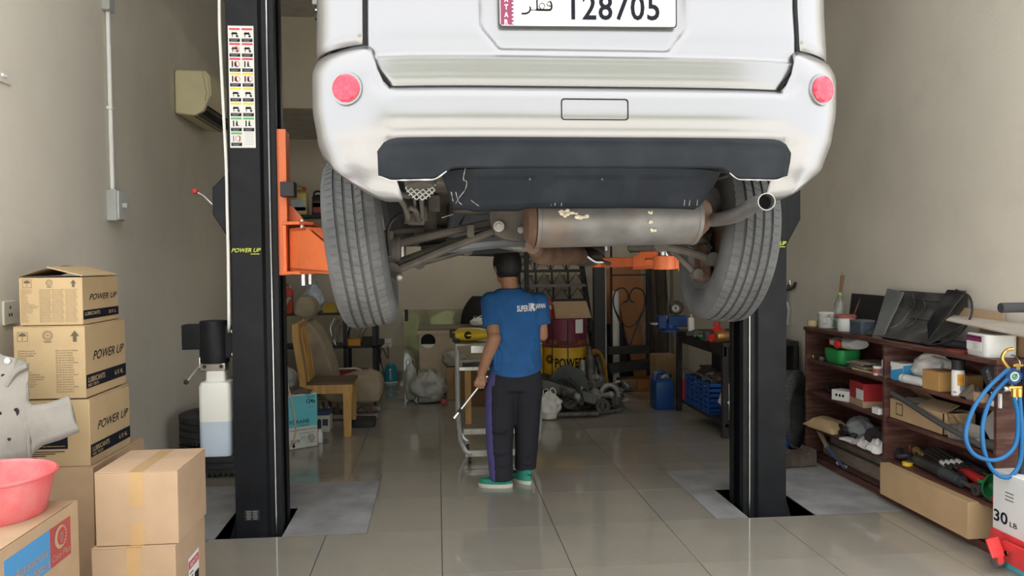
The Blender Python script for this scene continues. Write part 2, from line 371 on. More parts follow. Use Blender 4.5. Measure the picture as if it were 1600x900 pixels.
# ------------------------------------------------------------------ two post lift
YG = mat('yellow_print', (.62, .66, .08), .5, var=.05)
def lift_post(side):
    L = side == 'L'
    xo = at(366, 700, 4.72).x if L else at(1228.5, 700, 4.72).x       # outer face
    s = 1 if L else -1
    X = lambda d: xo+s*d
    t = thing('lift_post', 'black steel lift post with warning sticker, white cable and orange carriage, beside the oil reservoir' if L else
              'black steel lift post beside the maroon shelf, mostly clear behind the raised right rear tyre', 'lift', (X(.13), 4.86, -.125), world=True)
    H = 3.75; y0, y1 = 4.72, 5.02
    # folded channel: flange, step, lip; open towards the car
    def half(m):   # m maps depth-from-front to y
        return [(X(0), m(0)), (X(.178), m(0)), (X(.192), m(.028)), (X(.262), m(.034)), (X(.262), m(.092)), (X(.252), m(.092)), (X(.252), m(.046)), (X(.184), m(.040)), (X(.172), m(.012)), (X(.012), m(.012))]
    f = half(lambda d: y0+d); b = half(lambda d: y1-d)
    poly = f+[(x, y) for x, y in reversed(b)]
    obj('column', MB().prism(poly, -.11, H), BLACK, t, bevel=.002)
    obj('base_plate', MB().bx(min(X(-.06), X(.30)), max(X(-.06), X(.30)), 4.63, 5.1, -.125, -.108), BLACK, t)
    obj('top_plate', MB().bx(min(X(-.02), X(.27)), max(X(-.02), X(.27)), 4.70, 5.04, H, H+.015), BLACK, t)
    for yy in (4.74, 4.99):
        obj('gusset', MB().prism([(X(0), -.108), (X(-.055), -.108), (X(0), .085)], yy, yy+.012, 'y'), BLACK, t)
    for yy in (4.665, 4.86, 5.07):
        obj('anchor_bolt', MB().cyl((X(-.035), yy, -.108), (X(-.035), yy, -.06), .009, n=8).cyl((X(-.035), yy, -.108), (X(-.035), yy, -.095), .017, n=6), STEELD, t)
    for i, (dx, dy) in enumerate(((.225, .02), (.150, .11))):
        obj('lift_cable', MB().cyl((X(dx), 4.72+dy, -.05), (X(dx), 4.72+dy, 3.6), .005, n=8), STEEL, t)
    zc = at(420, 428, 4.86).z
    obj('carriage_rail', MB().bx(min(X(.19), X(.215)), max(X(.19), X(.215)), 4.775, 4.82, -.1, zc-.12 if L else .95), mat('grease_grey_steel', (.10, .12, .115), .5, var=.2), t)
    # octagonal lock housing on the outer side
    zz = 1.93 if L else 1.87; r = .225
    if L: z3, z2, z1, z0 = (at(340, q, 4.85).z for q in (270, 296, 337, 379))
    else: z3, z2, z1, z0 = (at(1240, q, 4.85).z for q in (280, 296, 344, 388))
    e = .098
    oc = [(X(0), z3), (X(-e), z2), (X(-e), z1), (X(0), z0), (X(.012), z0), (X(.012), z3)]
    obj('lock_cover', MB().prism(oc, 4.74, 4.98, 'y'), BLACK, t, bevel=.006)
    # yellow lettering on the flange
    m = face_m((X(.09 if L else .085), y0-.0015, at(384, 391, 4.72).z if L else at(1220, 380, 4.72).z), (1, 0, 0), (0, 0, 1))
    mb = MB(); write(mb, 'POWER UP', .165, .024, m, .35, .012); sheet(mb, .05, .004, m, .05, -.022)
    obj('lettering', mb, YG, t, fix=False, label='yellow lettering')
    # carriage and arms
    cb = MB(); zt = at(420, 205, 4.86).z; zb = at(420, 430, 4.86).z
    cb.bx(min(X(.235), X(.305)), max(X(.235), X(.305)), 4.79, 4.95, zb, zt).bx(min(X(.20), X(.315)), max(X(.20), X(.315)), 4.775, 4.79, zb, zt)
    obj('carriage', cb, ORANGE, t, bevel=.004)
    zp0, zp1 = zb+.005, zb+.29
    pb = MB()
    for z0 in (zp0, zp1): pb.prism([(X(.30), 4.70), (X(.40), 4.66), (X(.47), 4.74), (X(.47), 4.98), (X(.40), 5.06), (X(.30), 5.02)], z0, z0+.018)
    pb.prism([(X(.305), zp1+.018), (X(.41), zp1+.018), (X(.33), zp1+.12), (X(.305), zp1+.12)], 4.86, 4.875, 'y')
    pb.bx(min(X(.30), X(.32)), max(X(.30), X(.32)), 4.70, 5.02, zp0, zp1)
    obj('arm_bracket', pb, ORANGE, t, bevel=.003)
    obj('rubber_stop', MB().bx(min(X(.29), X(.37)), max(X(.29), X(.37)), 4.70, 4.79, at(430, 300, 4.75).z-.03, at(430, 285, 4.75).z), BLK2, t, bevel=.004)
    sills = (-.24, 1.15)
    for k, ye in enumerate((3.98, 5.62)):
        xp = sills[0] if L else sills[1]
        p0 = V((X(.405), 4.74 if k == 0 else 4.98, zb+.14)); p1 = V((xp, ye, zb+.02+.035))
        obj('pivot_pin', MB().cyl((p0.x, p0.y, zb-.06), (p0.x, p0.y, zp1+.03), .017, n=12), STEEL, t)
        d = (p1-p0); d.z = 0; Ln = d.length; d.normalize(); sd = V((-d.y, d.x, 0))
        ab = MB()
        def P(a, o, z): q = V((p0.x, p0.y, 0))+d*a+sd*o; return (q.x, q.y, z)
        w = .058
        # tapering arm: deep at the pivot, shallow at the tip
        for o in (-w, w-.012):
            st = [(-.05, zb+.03), (Ln*.62, zb+.005), (Ln*.62, zb+.09), (.16, zp1-.02), (-.05, zp1-.02)]
            k0 = len(ab.v); ab.v += [V(P(a, o, z)) for a, z in st]+[V(P(a, o+.012, z)) for a, z in st]
            n = 5; ab.f += [tuple(k0+i for i in range(n)), tuple(k0+n+i for i in reversed(range(n)))]+[(k0+i, k0+(i+1) % n, k0+n+(i+1) % n, k0+n+i) for i in range(n)]
        ab.beam(P(-.05, 0, zb+.035), P(Ln*.62, 0, zb+.015), 2*w, .02)
        ab.beam(P(-.03, 0, zp1-.03), P(.17, 0, zp1-.03), 2*w, .018)
        ab.beam(P(.17, 0, zp1-.03), P(Ln*.60, 0, zb+.095), .05, .012)
        obj('lift_arm', ab, ORANGE, t, bevel=.002)
        obj('arm_extension', MB().beam(P(Ln*.42, 0, zb+.055), P(Ln-.05, 0, zb+.055), .088, .066), ORANGE, t, bevel=.004)
        rg = obj('arm_guard', MB().tube([P(.02, w+.05, zb+.075), P(.10, w+.13, zb+.075), P(Ln*.45, w+.06, zb+.075), P(Ln*.5, w, zb+.075)], .008, 6), ORANGE, t)
        sc = obj('pad_socket', MB().cyl(P(Ln, 0, zb+.02), P(Ln, 0, zb+.09), .055, n=20), ORANGE, t, bevel=.003)
        obj('adapter_stem', MB().cyl(P(Ln, 0, zb+.09), P(Ln, 0, zb+.20), .030 if k == 0 else .026, n=16), STEEL, t)
        obj('lift_pad', MB().cyl(P(Ln, 0, zb+.20), P(Ln, 0, zb+.225), .06, n=20), RUB, t, bevel=.004)
    if not L: return t
    # warning sticker: sixteen small panels in two columns
    a = at(357, 40, 4.719); b = at(396, 231, 4.719); cx, cz = (a.x+b.x)/2, (a.z+b.z)/2; w, h = .142, a.z-b.z
    fm = face_m((X(.085), y0-.0012, cz), (1, 0, 0), (0, 0, 1))
    st = obj('warning_sticker', sheet(MB(), w, h, fm), PAPER, t, fix=False, ang=0, label='white warning sticker with sixteen pictogram panels')
    up = V((0, -.0006, 0)); hd = {0: MB(), 1: MB(), 2: MB()}; ink = MB(); redm = MB(); grey = MB()
    rowh = h/8.2
    for r in range(8):
        for c in range(2):
            x = (c-.5)*w*.49; z = h/2-rowh*(r+.58)-.002; pw = w*.42
            fm2 = fm.copy(); fm2.translation = fm.translation+up; fm3 = fm.copy(); fm3.translation = fm.translation+up*2
            if r == 7 and c == 1:
                for q in range(7): sheet(grey, pw*.8, .0022, fm2, x, z+.035-q*.011)
                continue
            sheet(hd[0 if r < 3 else 1 if r < 6 else 2], pw, rowh*.13, fm2, x, z+rowh*.38)
            sheet(ink, pw, rowh*.23, fm2, x, z-rowh*.36)
            for q in range(3): sheet(grey, pw*(.85-.15*q), .0013, fm3, x-.002*q, z-rowh*.29-q*rowh*.065)
            rr = random.Random(r*2+c)
            if r in (0, 1, 4, 5):   # car on a lift
                sheet(ink, pw*.62, rowh*.07, fm2, x, z+rowh*.06); sheet(ink, pw*.34, rowh*.08, fm2, x-.002, z+rowh*.12)
                for dx in (-.24, .22): sheet(ink, pw*.07, rowh*.34, fm2, x+dx*pw*.8, z+rowh*.02)
                sheet(ink, pw*.13, rowh*.14, fm2, x+pw*.28, z-rowh*.10)
            elif r in (2, 3, 6):   # person by a post
                sheet(ink, pw*.12, rowh*.4, fm2, x-pw*.25, z+rowh*.04); sheet(ink, pw*.1, rowh*.12, fm2, x+pw*.05, z+rowh*.17)
                sheet(ink, pw*.16, rowh*.2, fm2, x+pw*.05, z+rowh*.01); sheet(ink, pw*.3, rowh*.05, fm2, x+pw*.1, z-rowh*.1)
            else:
                sheet(ink, pw*.07, rowh*.4, fm2, x-pw*.28, z+rowh*.02); sheet(ink, pw*.07, rowh*.4, fm2, x+pw*.28, z+rowh*.02)
            if (r, c) in ((1, 0), (2, 0), (3, 1), (3, 0), (7, 0)):
                k = [(cos(2*pi*i/14), sin(2*pi*i/14)) for i in range(14)]
                q0 = len(redm.v); R1, R0 = rowh*.2, rowh*.165
                redm.v += [fm2 @ V((x+.01+R1*p[0], z+rowh*.03+R1*p[1], .0004)) for p in k]+[fm2 @ V((x+.01+R0*p[0], z+rowh*.03+R0*p[1], .0004)) for p in k]
                redm.f += [(q0+i, q0+(i+1) % 14, q0+14+(i+1) % 14, q0+14+i) for i in range(14)]
    for q, nm, c in ((0, 'danger_header', (.62, .05, .10)), (1, 'caution_header', (.75, .62, .06)), (2, 'safety_header', (.10, .42, .10))):
        obj(nm, hd[q], mat('sticker_'+nm, c, .5, var=.03), st, fix=False, ang=0, kind='stuff')
    obj('pictograms', ink, INK, st, fix=False, ang=0, kind='stuff'); obj('red_rings', redm, RED, st, fix=False, ang=0, kind='stuff'); obj('text_lines', grey, GREYP, st, fix=False, ang=0, kind='stuff')
    # riveted name plate
    a = at(394, 805, y0); fm = face_m((a.x, y0-.001, a.z), (1, 0, 0), (0, 0, 1))
    npl = obj('name_plate', MB().box((a.x, y0-.001, a.z), (.083, .002, .062)), BLK2, t, label='small riveted black name plate')
    q = MB(); f2 = face_m((a.x, y0-.0025, a.z), (1, 0, 0), (0, 0, 1))
    for i in range(6):
        for c in (-1, 1): sheet(q, .030-.004*(i % 3), .0025, f2, c*.018, .022-i*.009)
    obj('print', q, GREYP, npl, fix=False, ang=0, kind='stuff')
    # white mains cable running down the outer edge
    pts = [at(x, y, 4.70) for x, y in ((342.5, -30), (343, 40), (346, 110), (350, 190), (353.5, 260), (355, 330), (356.5, 400), (357.5, 500))]
    pts += [at(357.5, 520, 4.82)]
    obj('mains_cable', MB().tube(spline(pts, 5), .0085, 8), WHITE, t, label='white mains cable down the edge of the post')
    # lock lever with red knob
    a = at(333, 321, 4.80); b = at(318, 306, 4.78); c = at(305, 299, 4.77)
    lv = obj('lock_lever', MB().tube([a+V((.05, .0, 0)), a, b, c], .0055, 8), STEEL, t, label='bright lock lever')
    obj('knob', MB().ball(c, .0165, 14, 10), RED, lv, label='red ball knob')
    # electric power unit hung on the outside of the post
    cxm = at(335, 530, 4.84); zt, zb = at(335, 501, 4.84).z, at(335, 566, 4.84).z
    mo = obj('pump_motor', MB().lathe([(.055, zb), (.082, zb), (.084, zb+.01), (.084, zt-.02), (.078, zt), (.03, zt+.004)], 32, (cxm.x, cxm.y, 0)), BLACK, t)
    sb = at(302, 526, 4.84)
    obj('switch_box', MB().box((sb.x+.01, 4.84, sb.z), (.125, .10, .145)), BLACK, mo, bevel=.005)
    mbk = MB().bx(cxm.x+.05, xo, 4.80, 4.88, zb+.03, zt-.03)
    obj('mount_bracket', mbk, BLACK, mo)
    for z in (zb+.05, zt-.06): obj('mount_bolt', MB().cyl((xo-.012, 4.79, z), (xo-.012, 4.815, z), .012, n=6), STEEL, mo)
    z2 = at(335, 578, 4.84).z
    vb = obj('valve_block', MB().box((cxm.x, 4.83, (zb+z2)/2), (.145, .09, zb-z2)), STEEL, t, bevel=.004)
    for dx in (-.045, .05): obj('port', MB().cyl((cxm.x+dx, 4.78, (zb+z2)/2+.004), (cxm.x+dx, 4.80, (zb+z2)/2+.004), .011, n=12), BLK2, vb)
    a = at(312, 572, 4.80); b = at(291, 597, 4.78)
    rl = obj('release_lever', MB().tube([a+V((.03, 0, 0)), a, b], .006, 8).cyl(a+V((0, 0, -.01)), a+V((0, 0, .05)), .008), STEEL, t)
    obj('knob', MB().ball(b, .015, 12, 8), BLK2, rl)
    # translucent oil reservoir
    zt, zn, zb = at(335, 576, 4.84).z, at(335, 594, 4.84).z, at(335, 709, 4.84).z; zf = at(335, 655, 4.84).z
    x0 = at(309, 650, 4.75).x; x1 = at(360, 650, 4.75).x; cx = (x0+x1)/2; w = x1-x0
    def rr(sc, z, r=.028): return [(cx+p[0], 4.84+p[1], z) for p in rpoly(w*sc, .165*sc, r*sc, 4)]
    lower = MB().rings([rr(.93, zb), rr(1, zb+.012), rr(1, zf)], True, False)
    upper = MB().rings([rr(1, zf), rr(1, zn-.03), rr(.9, zn-.006), rr(.62, zn), rr(.60, zt)], False, True)
    rs = obj('oil_reservoir', upper, mat('milky_plastic', (.72, .72, .66), .35, var=.03), t, label='milky white oil reservoir under the pump')
    obj('oil_level', lower, mat('oil_seen_through_plastic', (.47, .54, .62), .35, var=.05), rs, label='bluish lower half where the oil stands')
    return t
lift_post('L'); lift_post('R')
# ------------------------------------------------------------------ the raised car
PAINT = mat('silver_metallic_paint', (.25, .25, .256), .29, .75, var=.015, scale=300, coat=.6)
VAL = mat('grey_black_bumper_plastic', (.013, .016, .021), .6, var=.15, dirt=(.03, .034, .04), dscale=6, damt=.35, spec=.2)
TYRE = mat('dusty_tyre_rubber', (.078, .079, .080), .85, var=.2, scale=7, spec=.25, dirt=(.15, .148, .145), dscale=5, damt=.5, bump=.1)
GAP = mat('panel_gap_shadow', (.008, .008, .009), .9)
RIM = mat('dull_wheel_alloy', (.33, .33, .33), .45, .7, var=.15, dirt=(.12, .10, .08), dscale=9, damt=.6)
EXH = mat('rusty_exhaust_steel', (.165, .16, .158), .5, .35, var=.35, scale=7, dirt=(.21, .135, .08), dscale=4, damt=.7)
RUST = mat('rust', (.12, .065, .042), .75, .2, var=.3, dirt=(.18, .13, .09), dscale=9, damt=.5)
CX, YR = .488, 2.46
ZB = 1.29
car = thing('car', 'silver sports utility car raised high on the lift, seen from behind and below', 'car', (CX, 4.7, ZB), world=True)
BE = [(1.70, .05), (1.80, .03), (1.90, .012), (1.98, 0), (2.14, 0), (2.19, .012), (2.23, .045), (2.30, .06)]
def byo(a, z):
    k = smooth(.60, .72, a); return interp(BY, z)*(1-k)+interp(BE, z)*k
def interp(tab, z):
    if z <= tab[0][0]: return tab[0][1]
    for (a, p), (b, q) in zip(tab, tab[1:]):
        if z <= b: t = (z-a)/(b-a); t = t*t*(3-2*t); return p+(q-p)*t
    return tab[-1][1]
BW = [(1.70, .72), (1.78, .80), (1.86, .848), (1.95, .872), (2.05, .885), (2.16, .885), (2.225, .865), (2.30, .85)]
BY = [(1.70, .08), (1.80, .06), (1.90, .035), (1.95, .008), (2.0, 0), (2.06, .002), (2.083, .018), (2.095, .045), (2.14, .045), (2.23, .055), (2.30, .06)]
def Bp(t, z, off=0.):
    """bumper skin: t in [-1,1] sweeps from the left wheel arch round the back to the right one; off = outward shift"""
    w = interp(BW, z)
    a = abs(t); sg = 1 if t >= 0 else -1
    f = .86                         # share of the sweep spent across the back and corner
    if a <= f:
        x = w*math.sin(a/f*pi/2)**.85 if a > 0 else 0; q = x/w
        y0 = YR+byo(x, z); D = .23; y = y0+D*(1-(max(0, 1-q**4.4))**(1/2.1))
    else:
        y0 = YR+byo(w, z); x = w-.004*(a-f)/(1-f); y = y0+.23+(a-f)/(1-f)*.10
    return V((CX+sg*x, y, z))
def Bx(dx, z):
    w = interp(BW, z); q = min(abs(dx)/w, 1.); return V((CX+dx, YR+byo(abs(dx), z)+.23*(1-(1-q**4.4)**(1/2.1)), z))
def outward(fn, a, b, e=.004):
    p = fn(a, b); n = (fn(a+e, b)-p).cross(fn(a, b+e)-p).normalized()
    return p, (n if n.y < 0 else -n)
# bumper: one skin, columns t, upper edge follows the hatch opening, lower edge follows valance and wheel arches
def ztop(dx):
    a = abs(dx)
    return 2.090+(2.228-2.090)*smooth(.625, .71, a) if a < .71 else 2.228-.02*smooth(.73, .885, a)
def zbot(dx, t):
    a = abs(dx)
    z = 1.86+(1.742-1.86)*smooth(.645, .685, a)+.045*smooth(.74, .82, a)+.10*smooth(.81, .885, a)
    if abs(t) > .86: z += .12*smooth(.86, 1., abs(t))
    return z
bm = MB(); NU, NV = 120, 26
def bumper_pt(u, v):
    t = u*2-1; dx = Bp(t, 2.05).x-CX
    zt, zb = ztop(dx), zbot(dx, t)
    return Bp(t, zt+(zb-zt)*v)
bm.surf(bumper_pt, NU, NV)
me = bm.xf(M.Translation(-ORG[car])).mesh('bumper')
bo = obj('bumper', me, PAINT, car, ang=50, label='silver rear bumper with scuffed corners')
sm = bo.modifiers.new('skin', 'SOLIDIFY'); sm.thickness = .006; sm.offset = -1
# tow cover outline
for nm, off, w, h, m in (('tow_cover', .0035, .205, .060, PAINT),):
    c = at(929.5, 171, YR); dxc, zc = c.x-CX, c.z
    mb = MB(); P = rpoly(w, h, .008, 4)
    Q = rpoly(w+.007, h+.007, .010, 4)
    k = len(mb.v); ins = []
    f = lambda p: Bx(dxc+p[0], zc+p[1])+V((0, -.0025, 0))
    mb.v += [f(p) for p in P]+[f(q) for q in Q]; n = len(P)
    mb.f += [(k+i, k+(i+1) % n, k+n+(i+1) % n, k+n+i) for i in range(n)]
    tc_ = obj('tow_cover_seam', mb, GAP, bo, fix=False, label='dark outline of the blank tow cover')
# reflectors
for sx in (-1, 1):
    px, py = (543, 145) if sx < 0 else (1282, 146)
    zc = at(px, py, YR+.12).z
    best = min((abs(at(px, py, Bx(sx*d/1000, zc).y).x-(CX+sx*d/1000)), d) for d in range(690, 845, 2))[1]/1000*sx
    p, n = outward(lambda a, z: Bx(a, z), best, zc)
    n = (n+V((0, -.5, 0))).normalized()
    k = obj('reflector', MB().lathe([(.0, -.004), (.043, -.03), (.043, .006), (.036, .012), (0, .014)], 32, p+n*.010, n), mat('red_reflector', (.58, .014, .045), .18, var=.12, scale=60, coat=.5, dirt=(.72, .13, .17), dscale=70, damt=.4), car, label='round red reflector')
    obj('reflector_ring', MB().lathe([(.043, .001), (.050, .001), (.058, -.03), (.043, -.03)], 32, p+n*.010, n, closed=True), PAINT, k)
# dark lower valance band
def val(u, v):
    dx = -.667+u*1.33
    e = min(u, 1-u)*1.28
    ee = min(e, .07); zt = 1.892+.038*math.sqrt(max(0, 1-(1-ee/.07)**2)); zl = 1.842-(.036)*(1-smooth(.16, .23, e))+.012*(1-smooth(0, .04, e))
    z = zt+(zl-zt)*v
    p = Bx(dx, z); y = YR+.018+.045*v+(p.y-YR-byo(abs(dx), z))*1.0
    y = min(y, p.y-.006) if v < .5 else min(y, p.y-.004)
    return V((p.x, y, z))
vo = obj('valance', MB().surf(val, 64, 10), VAL, car, ang=60, label='dark grey plastic band along the bumper bottom with a pale scraped edge')
s2 = vo.modifiers.new('skin', 'SOLIDIFY'); s2.thickness = .008; s2.offset = -1
SCUFF = mat('scraped_plastic', (.46, .45, .43), .8, var=.3, scale=40)
rnd = random.Random(4)
for a, b in ((0.0, .16), (.845, 1.)):
    P = [val(a+(b-a)*i/24, 1)+V((0, -.004, .001)) for i in range(25)]
    mb = MB().tube(P, [.0014+.0024*abs(noise.noise(p*35)) for p in P], 6)
    obj('scuffed_edge', mb, SCUFF, vo, label='pale scraped lower edge')
# skid plate with four pressed panels
pan = [(744, 835), (863, 974), (993, 1107)]
def skid(u, v):
    zt, zl = at(900, 261, 2.52).z, at(900, 321, 2.60).z
    z = zt+(zl-zt)*v
    x0 = at(690, 262, 2.53).x+(.045)*v; x1 = at(1138, 262, 2.53).x-.045*v**1.5
    x = x0+(x1-x0)*u
    if v > .8 and .04 < u < .28: z -= .008*smooth(.8, 1, v)*smooth(.04, .08, u)*(1-smooth(.25, .28, u))
    y = 2.515+.10*v+.10*(abs(2*u-1))**5+.03*smooth(.9, 1, v)
    for a, b in pan:
        A, B = at(a, 290, 2.56).x, at(b, 290, 2.56).x
        k = smooth(A-.006, A+.008, x)*(1-smooth(B-.008, B+.006, x))*smooth(.18, .25, v)
        y += .009*k
    return V((x, y, z))
so = obj('skid_plate', MB().surf(skid, 130, 22), VAL, car, ang=60, label='dark pressed plastic skid plate under the bumper')
s2 = so.modifiers.new('skin', 'SOLIDIFY'); s2.thickness = .007; s2.offset = 1
mb = MB()
for P in ([(727, 263), (724, 280), (729, 284), (727, 296), (718, 308), (712, 318)], [(712, 300), (716, 314), (722, 320)], [(736, 313), (748, 322)], [(705, 300), (708, 315)]):
    Q = spline([at(x, y, 2.505+.10*max(0, (y-262)/59)+.02) for x, y in P], 5)
    mb.tube(Q, [.0006+.0022*abs(noise.noise(q*60)) for q in Q], 5)
for x in (862, 868, 878, 1070, 1078, 1090): mb.tube([at(x, 312, 2.60), at(x-1, 321, 2.615)], [.0008, .0014], 5)
obj('scratches', mb, mat('grey_scratches', (.22, .225, .23), .8, var=.3, scale=40), so, kind='stuff')
for cx_, cy_ in ((828, 280), (941, 280)): obj('clip', MB().ball(at(cx_, cy_, 2.54), .004, 8, 6), DUST, so)
# tailgate and rear quarters share one body surface
GY = [(2.09, .046), (2.13, .040), (2.172, .036), (2.184, .034), (2.195, .050), (2.25, .053), (2.40, .068), (2.62, .10), (2.72, .13)]
def Gp(dx, z):
    q = min(abs(dx)/.872, 1.); D = .23
    return V((CX+dx, YR+interp(GY, z)+D*(1-(1-q**4.6)**(1/2.0)), z))
def gate(u, v):
    z = 2.095+(2.70-2.095)*v**1.15
    hw = .630+.07*smooth(2.095, 2.19, z)
    dx = (u*2-1)*hw; p = Gp(dx, z)
    rx = abs(dx+.014); lim = .335-.06*(1-smooth(2.20, 2.30, z)) 
    k = (1-smooth(lim-.02, lim+.012, rx))*smooth(2.204, 2.222, z)*(1-smooth(2.44, 2.47, z))
    p.y += .020*k
    if abs(dx) > hw-.012: p.y += .008*smooth(hw-.012, hw, abs(dx))
    return p
gt = obj('tailgate', MB().surf(gate, 150, 70), PAINT, car, ang=60, label='silver tailgate with recessed plate bay')
s2 = gt.modifiers.new('skin', 'SOLIDIFY'); s2.thickness = .01; s2.offset = -1
# dark seam behind the gate gap
mb = MB()
for sg in (-1, 1):
    mb.tube([Gp(sg*(.630+.07*smooth(2.095, 2.19, z)+.004), z)+V((0, .006, 0)) for z in [2.094+.6*i/30 for i in range(31)]], .007, 6)
mb.tube([Gp(dx/20*.635, 2.091)+V((0, .004, 0)) for dx in range(-20, 21)], .006, 6)
obj('tailgate_seam', mb, GAP, car)
def quarter(sg):
    def fn(u, v):
        z = 2.232-.02*u+(2.72-2.232)*v
        if u < .55: dx = .710+(.872-.710)*(u/.55)**.8; p = Gp(min(dx, .8719), z)
        else: p = Gp(.872, z)+V((0, (u-.55)/.45*.5, 0))
        return V((CX+sg*(p.x-CX), p.y, p.z))
    return MB().surf(fn, 26, 12)
for sg in (-1, 1):
    q = obj('rear_quarter', quarter(sg), PAINT, car, ang=60); s2 = q.modifiers.new('skin', 'SOLIDIFY'); s2.thickness = .01; s2.offset = 0
    obj('seam', MB().tube([Bp(sg*t, 2.228)+V((0, .012, .003)) for t in (.58, .62, .66, .7, .75, .8, .84, .88, .92, .97)], .005, 6), GAP, q)
# number plate
fp = Gp(0, 2.33); a = at(780, 43, fp.y+.008); b = at(1055, 43, fp.y+.008); hz = .118
cxp = (a.x+b.x)/2; zc = (a.z+b.z)/2+hz/2; w = b.x-a.x
pm = face_m((cxp, fp.y+.006, zc), (1, 0, b.z-a.z), (0, 0, 1))
mb = MB(); P = rpoly(w, hz, .010, 4); mb.prism(P, 0, .006); mb.xf(pm)
pl = obj('number_plate', mb, mat('plate_cream', (.72, .71, .66), .35, var=.02), car, bevel=.001)
mb = MB()
P = rpoly(w+.006, hz+.006, .012, 4); Q = rpoly(w-.003, hz-.003, .009, 4); k = len(P)
mb.v += [pm @ V((p[0], p[1], .0068)) for p in P]+[pm @ V((q[0], q[1], .0068)) for q in Q]; mb.f += [(i, (i+1) % k, k+(i+1) % k, k+i) for i in range(k)]
obj('plate_rim', mb, BLK2, pl, fix=False)
mb = MB(); n = 9; x0 = -w/2+.004; xs_ = -w/2+.048
poly = [(x0, -hz/2+.004), (xs_, -hz/2+.004)]
for i in range(n):
    zz = -hz/2+.004+(hz-.008)*(i+.5)/n; poly += [(xs_+.010, zz), (xs_, zz+(hz-.008)*.5/n)]
poly += [(x0, hz/2-.004)]
poly = [(x0, -hz/2+.004)]
for i in range(n):
    z0_ = -hz/2+.004+(hz-.008)*i/n; z1_ = z0_+(hz-.008)/n; poly += [(xs_, z0_), (xs_-.010, (z0_+z1_)/2)]
poly += [(xs_, hz/2-.004), (x0, hz/2-.004)]
mb.v += [pm @ V((p[0], p[1], .0066)) for p in poly]; mb.f += [tuple(range(len(poly)))]
obj('maroon_strip', mb, mat('plate_maroon', (.17, .018, .06), .4, var=.04), pl, fix=False, ang=0)
dg = MB(); f2 = pm.copy(); f2.translation = pm @ V((.087, .002, .0072)); write(dg, '128705', .285, .082, f2, 0, .018, 1.08)
dgo = obj('plate_digits', dg, INK, pl, fix=False, ang=0, label='black plate number 128705')
# arabic word drawn stroke by stroke
dg = MB()
def stroke(pts, r): 
    dg.tube([pm @ V((x, y, .0072)) for x, y in spline_2(pts)], r, 6, sq=(1.5, .25))
def spline_2(pts): return [(p.x, p.y) for p in spline([(x, y, 0) for x, y in pts], 6)]
sx, sy = w/275., w/275.   # plate pixels to metres
def A(*q): return [((x-917.5)*sx, -hz/2+(43-y)*sy) for x, y in q]
stroke(A((859, 5), (861, 12), (859, 18), (852, 19), (836, 18.5)), .0035)
stroke(A((859, 5), (855, 6), (853, 10), (857, 12.5), (861, 11)), .0030)
stroke(A((845, 18), (841, 12), (846, 8), (850, 12), (847, 17)), .0030)
stroke(A((838.5, -8), (838.2, 6), (838.5, 17)), .0032)
stroke(A((836, 18.5), (829, 18.5), (826.5, 14), (826, 12)), .0032)
stroke(A((828, 14), (827, 20), (822, 24), (814, 24.5)), .0030)
for x in (855, 860): dg.ball(pm @ V((*A((x, 0))[0], .0068)), .003, 8, 5)
obj('plate_word', dg, INK, pl, fix=False, ang=0, kind='stuff', label='black Arabic word')
qt = MB()
for i, ch in enumerate('QATAR'):
    f2 = pm.copy(); f2.translation = pm @ V((-w/2+.022, .047-i*.0235, .0074)); write(qt, ch, .012, .016, f2, 0, .02)
obj('plate_country', qt, PAPER, pl, fix=False, ang=0)
obj('plate_screw', MB().cyl(pm @ V((w/2-.015, -.002, .006)), pm @ V((w/2-.015, -.002, .009)), .0045, n=10), STEEL, pl)
# body above and ahead: side panels with arches, roof, glass
AX = (3.31, 5.92); R_ARCH = .40; ZS = 1.60
def sidepoly():
    P = [(3.02, 2.22), (2.92, 2.30), (2.80, 2.72), (2.95, 3.12), (3.15, 3.22), (4.9, 3.23), (5.35, 2.80), (6.6, 2.62), (6.85, 2.2), (6.85, 1.75), (6.45, ZS+.03)]
    for c in (AX[1], AX[0]):
        P += [(c+R_ARCH*cos(t), 1.72+R_ARCH*sin(t)) for t in [rad(-15)+rad(210 if c == AX[1] else 140)*i/12 for i in range(13)]]
        if c == AX[1]: P += [(c-.45, ZS), (AX[0]+.45, ZS)]
    return P
for sg in (-1, 1):
    sp = obj('side_panel', MB().prism(sidepoly(), CX+sg*.845, CX+sg*.882, 'x'), PAINT, car, bevel=.01)
    for y0_, y1_ in ((3.1, 3.75), (3.85, 4.55), (4.6, 5.1)):
        obj('side_window', MB().prism([(y0_, 2.74), (y1_, 2.74), (y1_-.06, 3.12), (y0_+.05, 3.12)], CX+sg*.878, CX+sg*.888, 'x'), mat('dark_car_glass', (.02, .025, .025), .05, var=0), sp)
    tl = obj('tail_lamp', MB().surf(lambda u, v: (lambda p: V((CX+sg*(p.x-CX), p.y-.008, p.z)))(Gp(.70+.165*u, 2.50+.45*v) if v < .45 else Gp(.70+.165*u-.03*(v-.45), 2.50+.45*v)), 10, 10, (0, .03, 0)), mat('tail_lamp_red', (.5, .01, .02), .15, var=.05, coat=1), car)
obj('roof', MB().surf(lambda u, v: (CX+(u*2-1)*.84, 2.85+v*2.15, 3.23+.05*(1-(2*u-1)**2)), 10, 10, (0, 0, -.03)), PAINT, car)
obj('rear_window', MB().surf(lambda u, v: (CX+(u*2-1)*.66, YR+.115+.26*v, 2.71+.50*v), 8, 6, (0, .02, 0)), MATS['dark_car_glass'], car)
obj('windscreen', MB().surf(lambda u, v: (CX+(u*2-1)*.72, 5.45-.5*v, 2.75+.45*v), 8, 6, (0, -.02, 0)), MATS['dark_car_glass'], car)
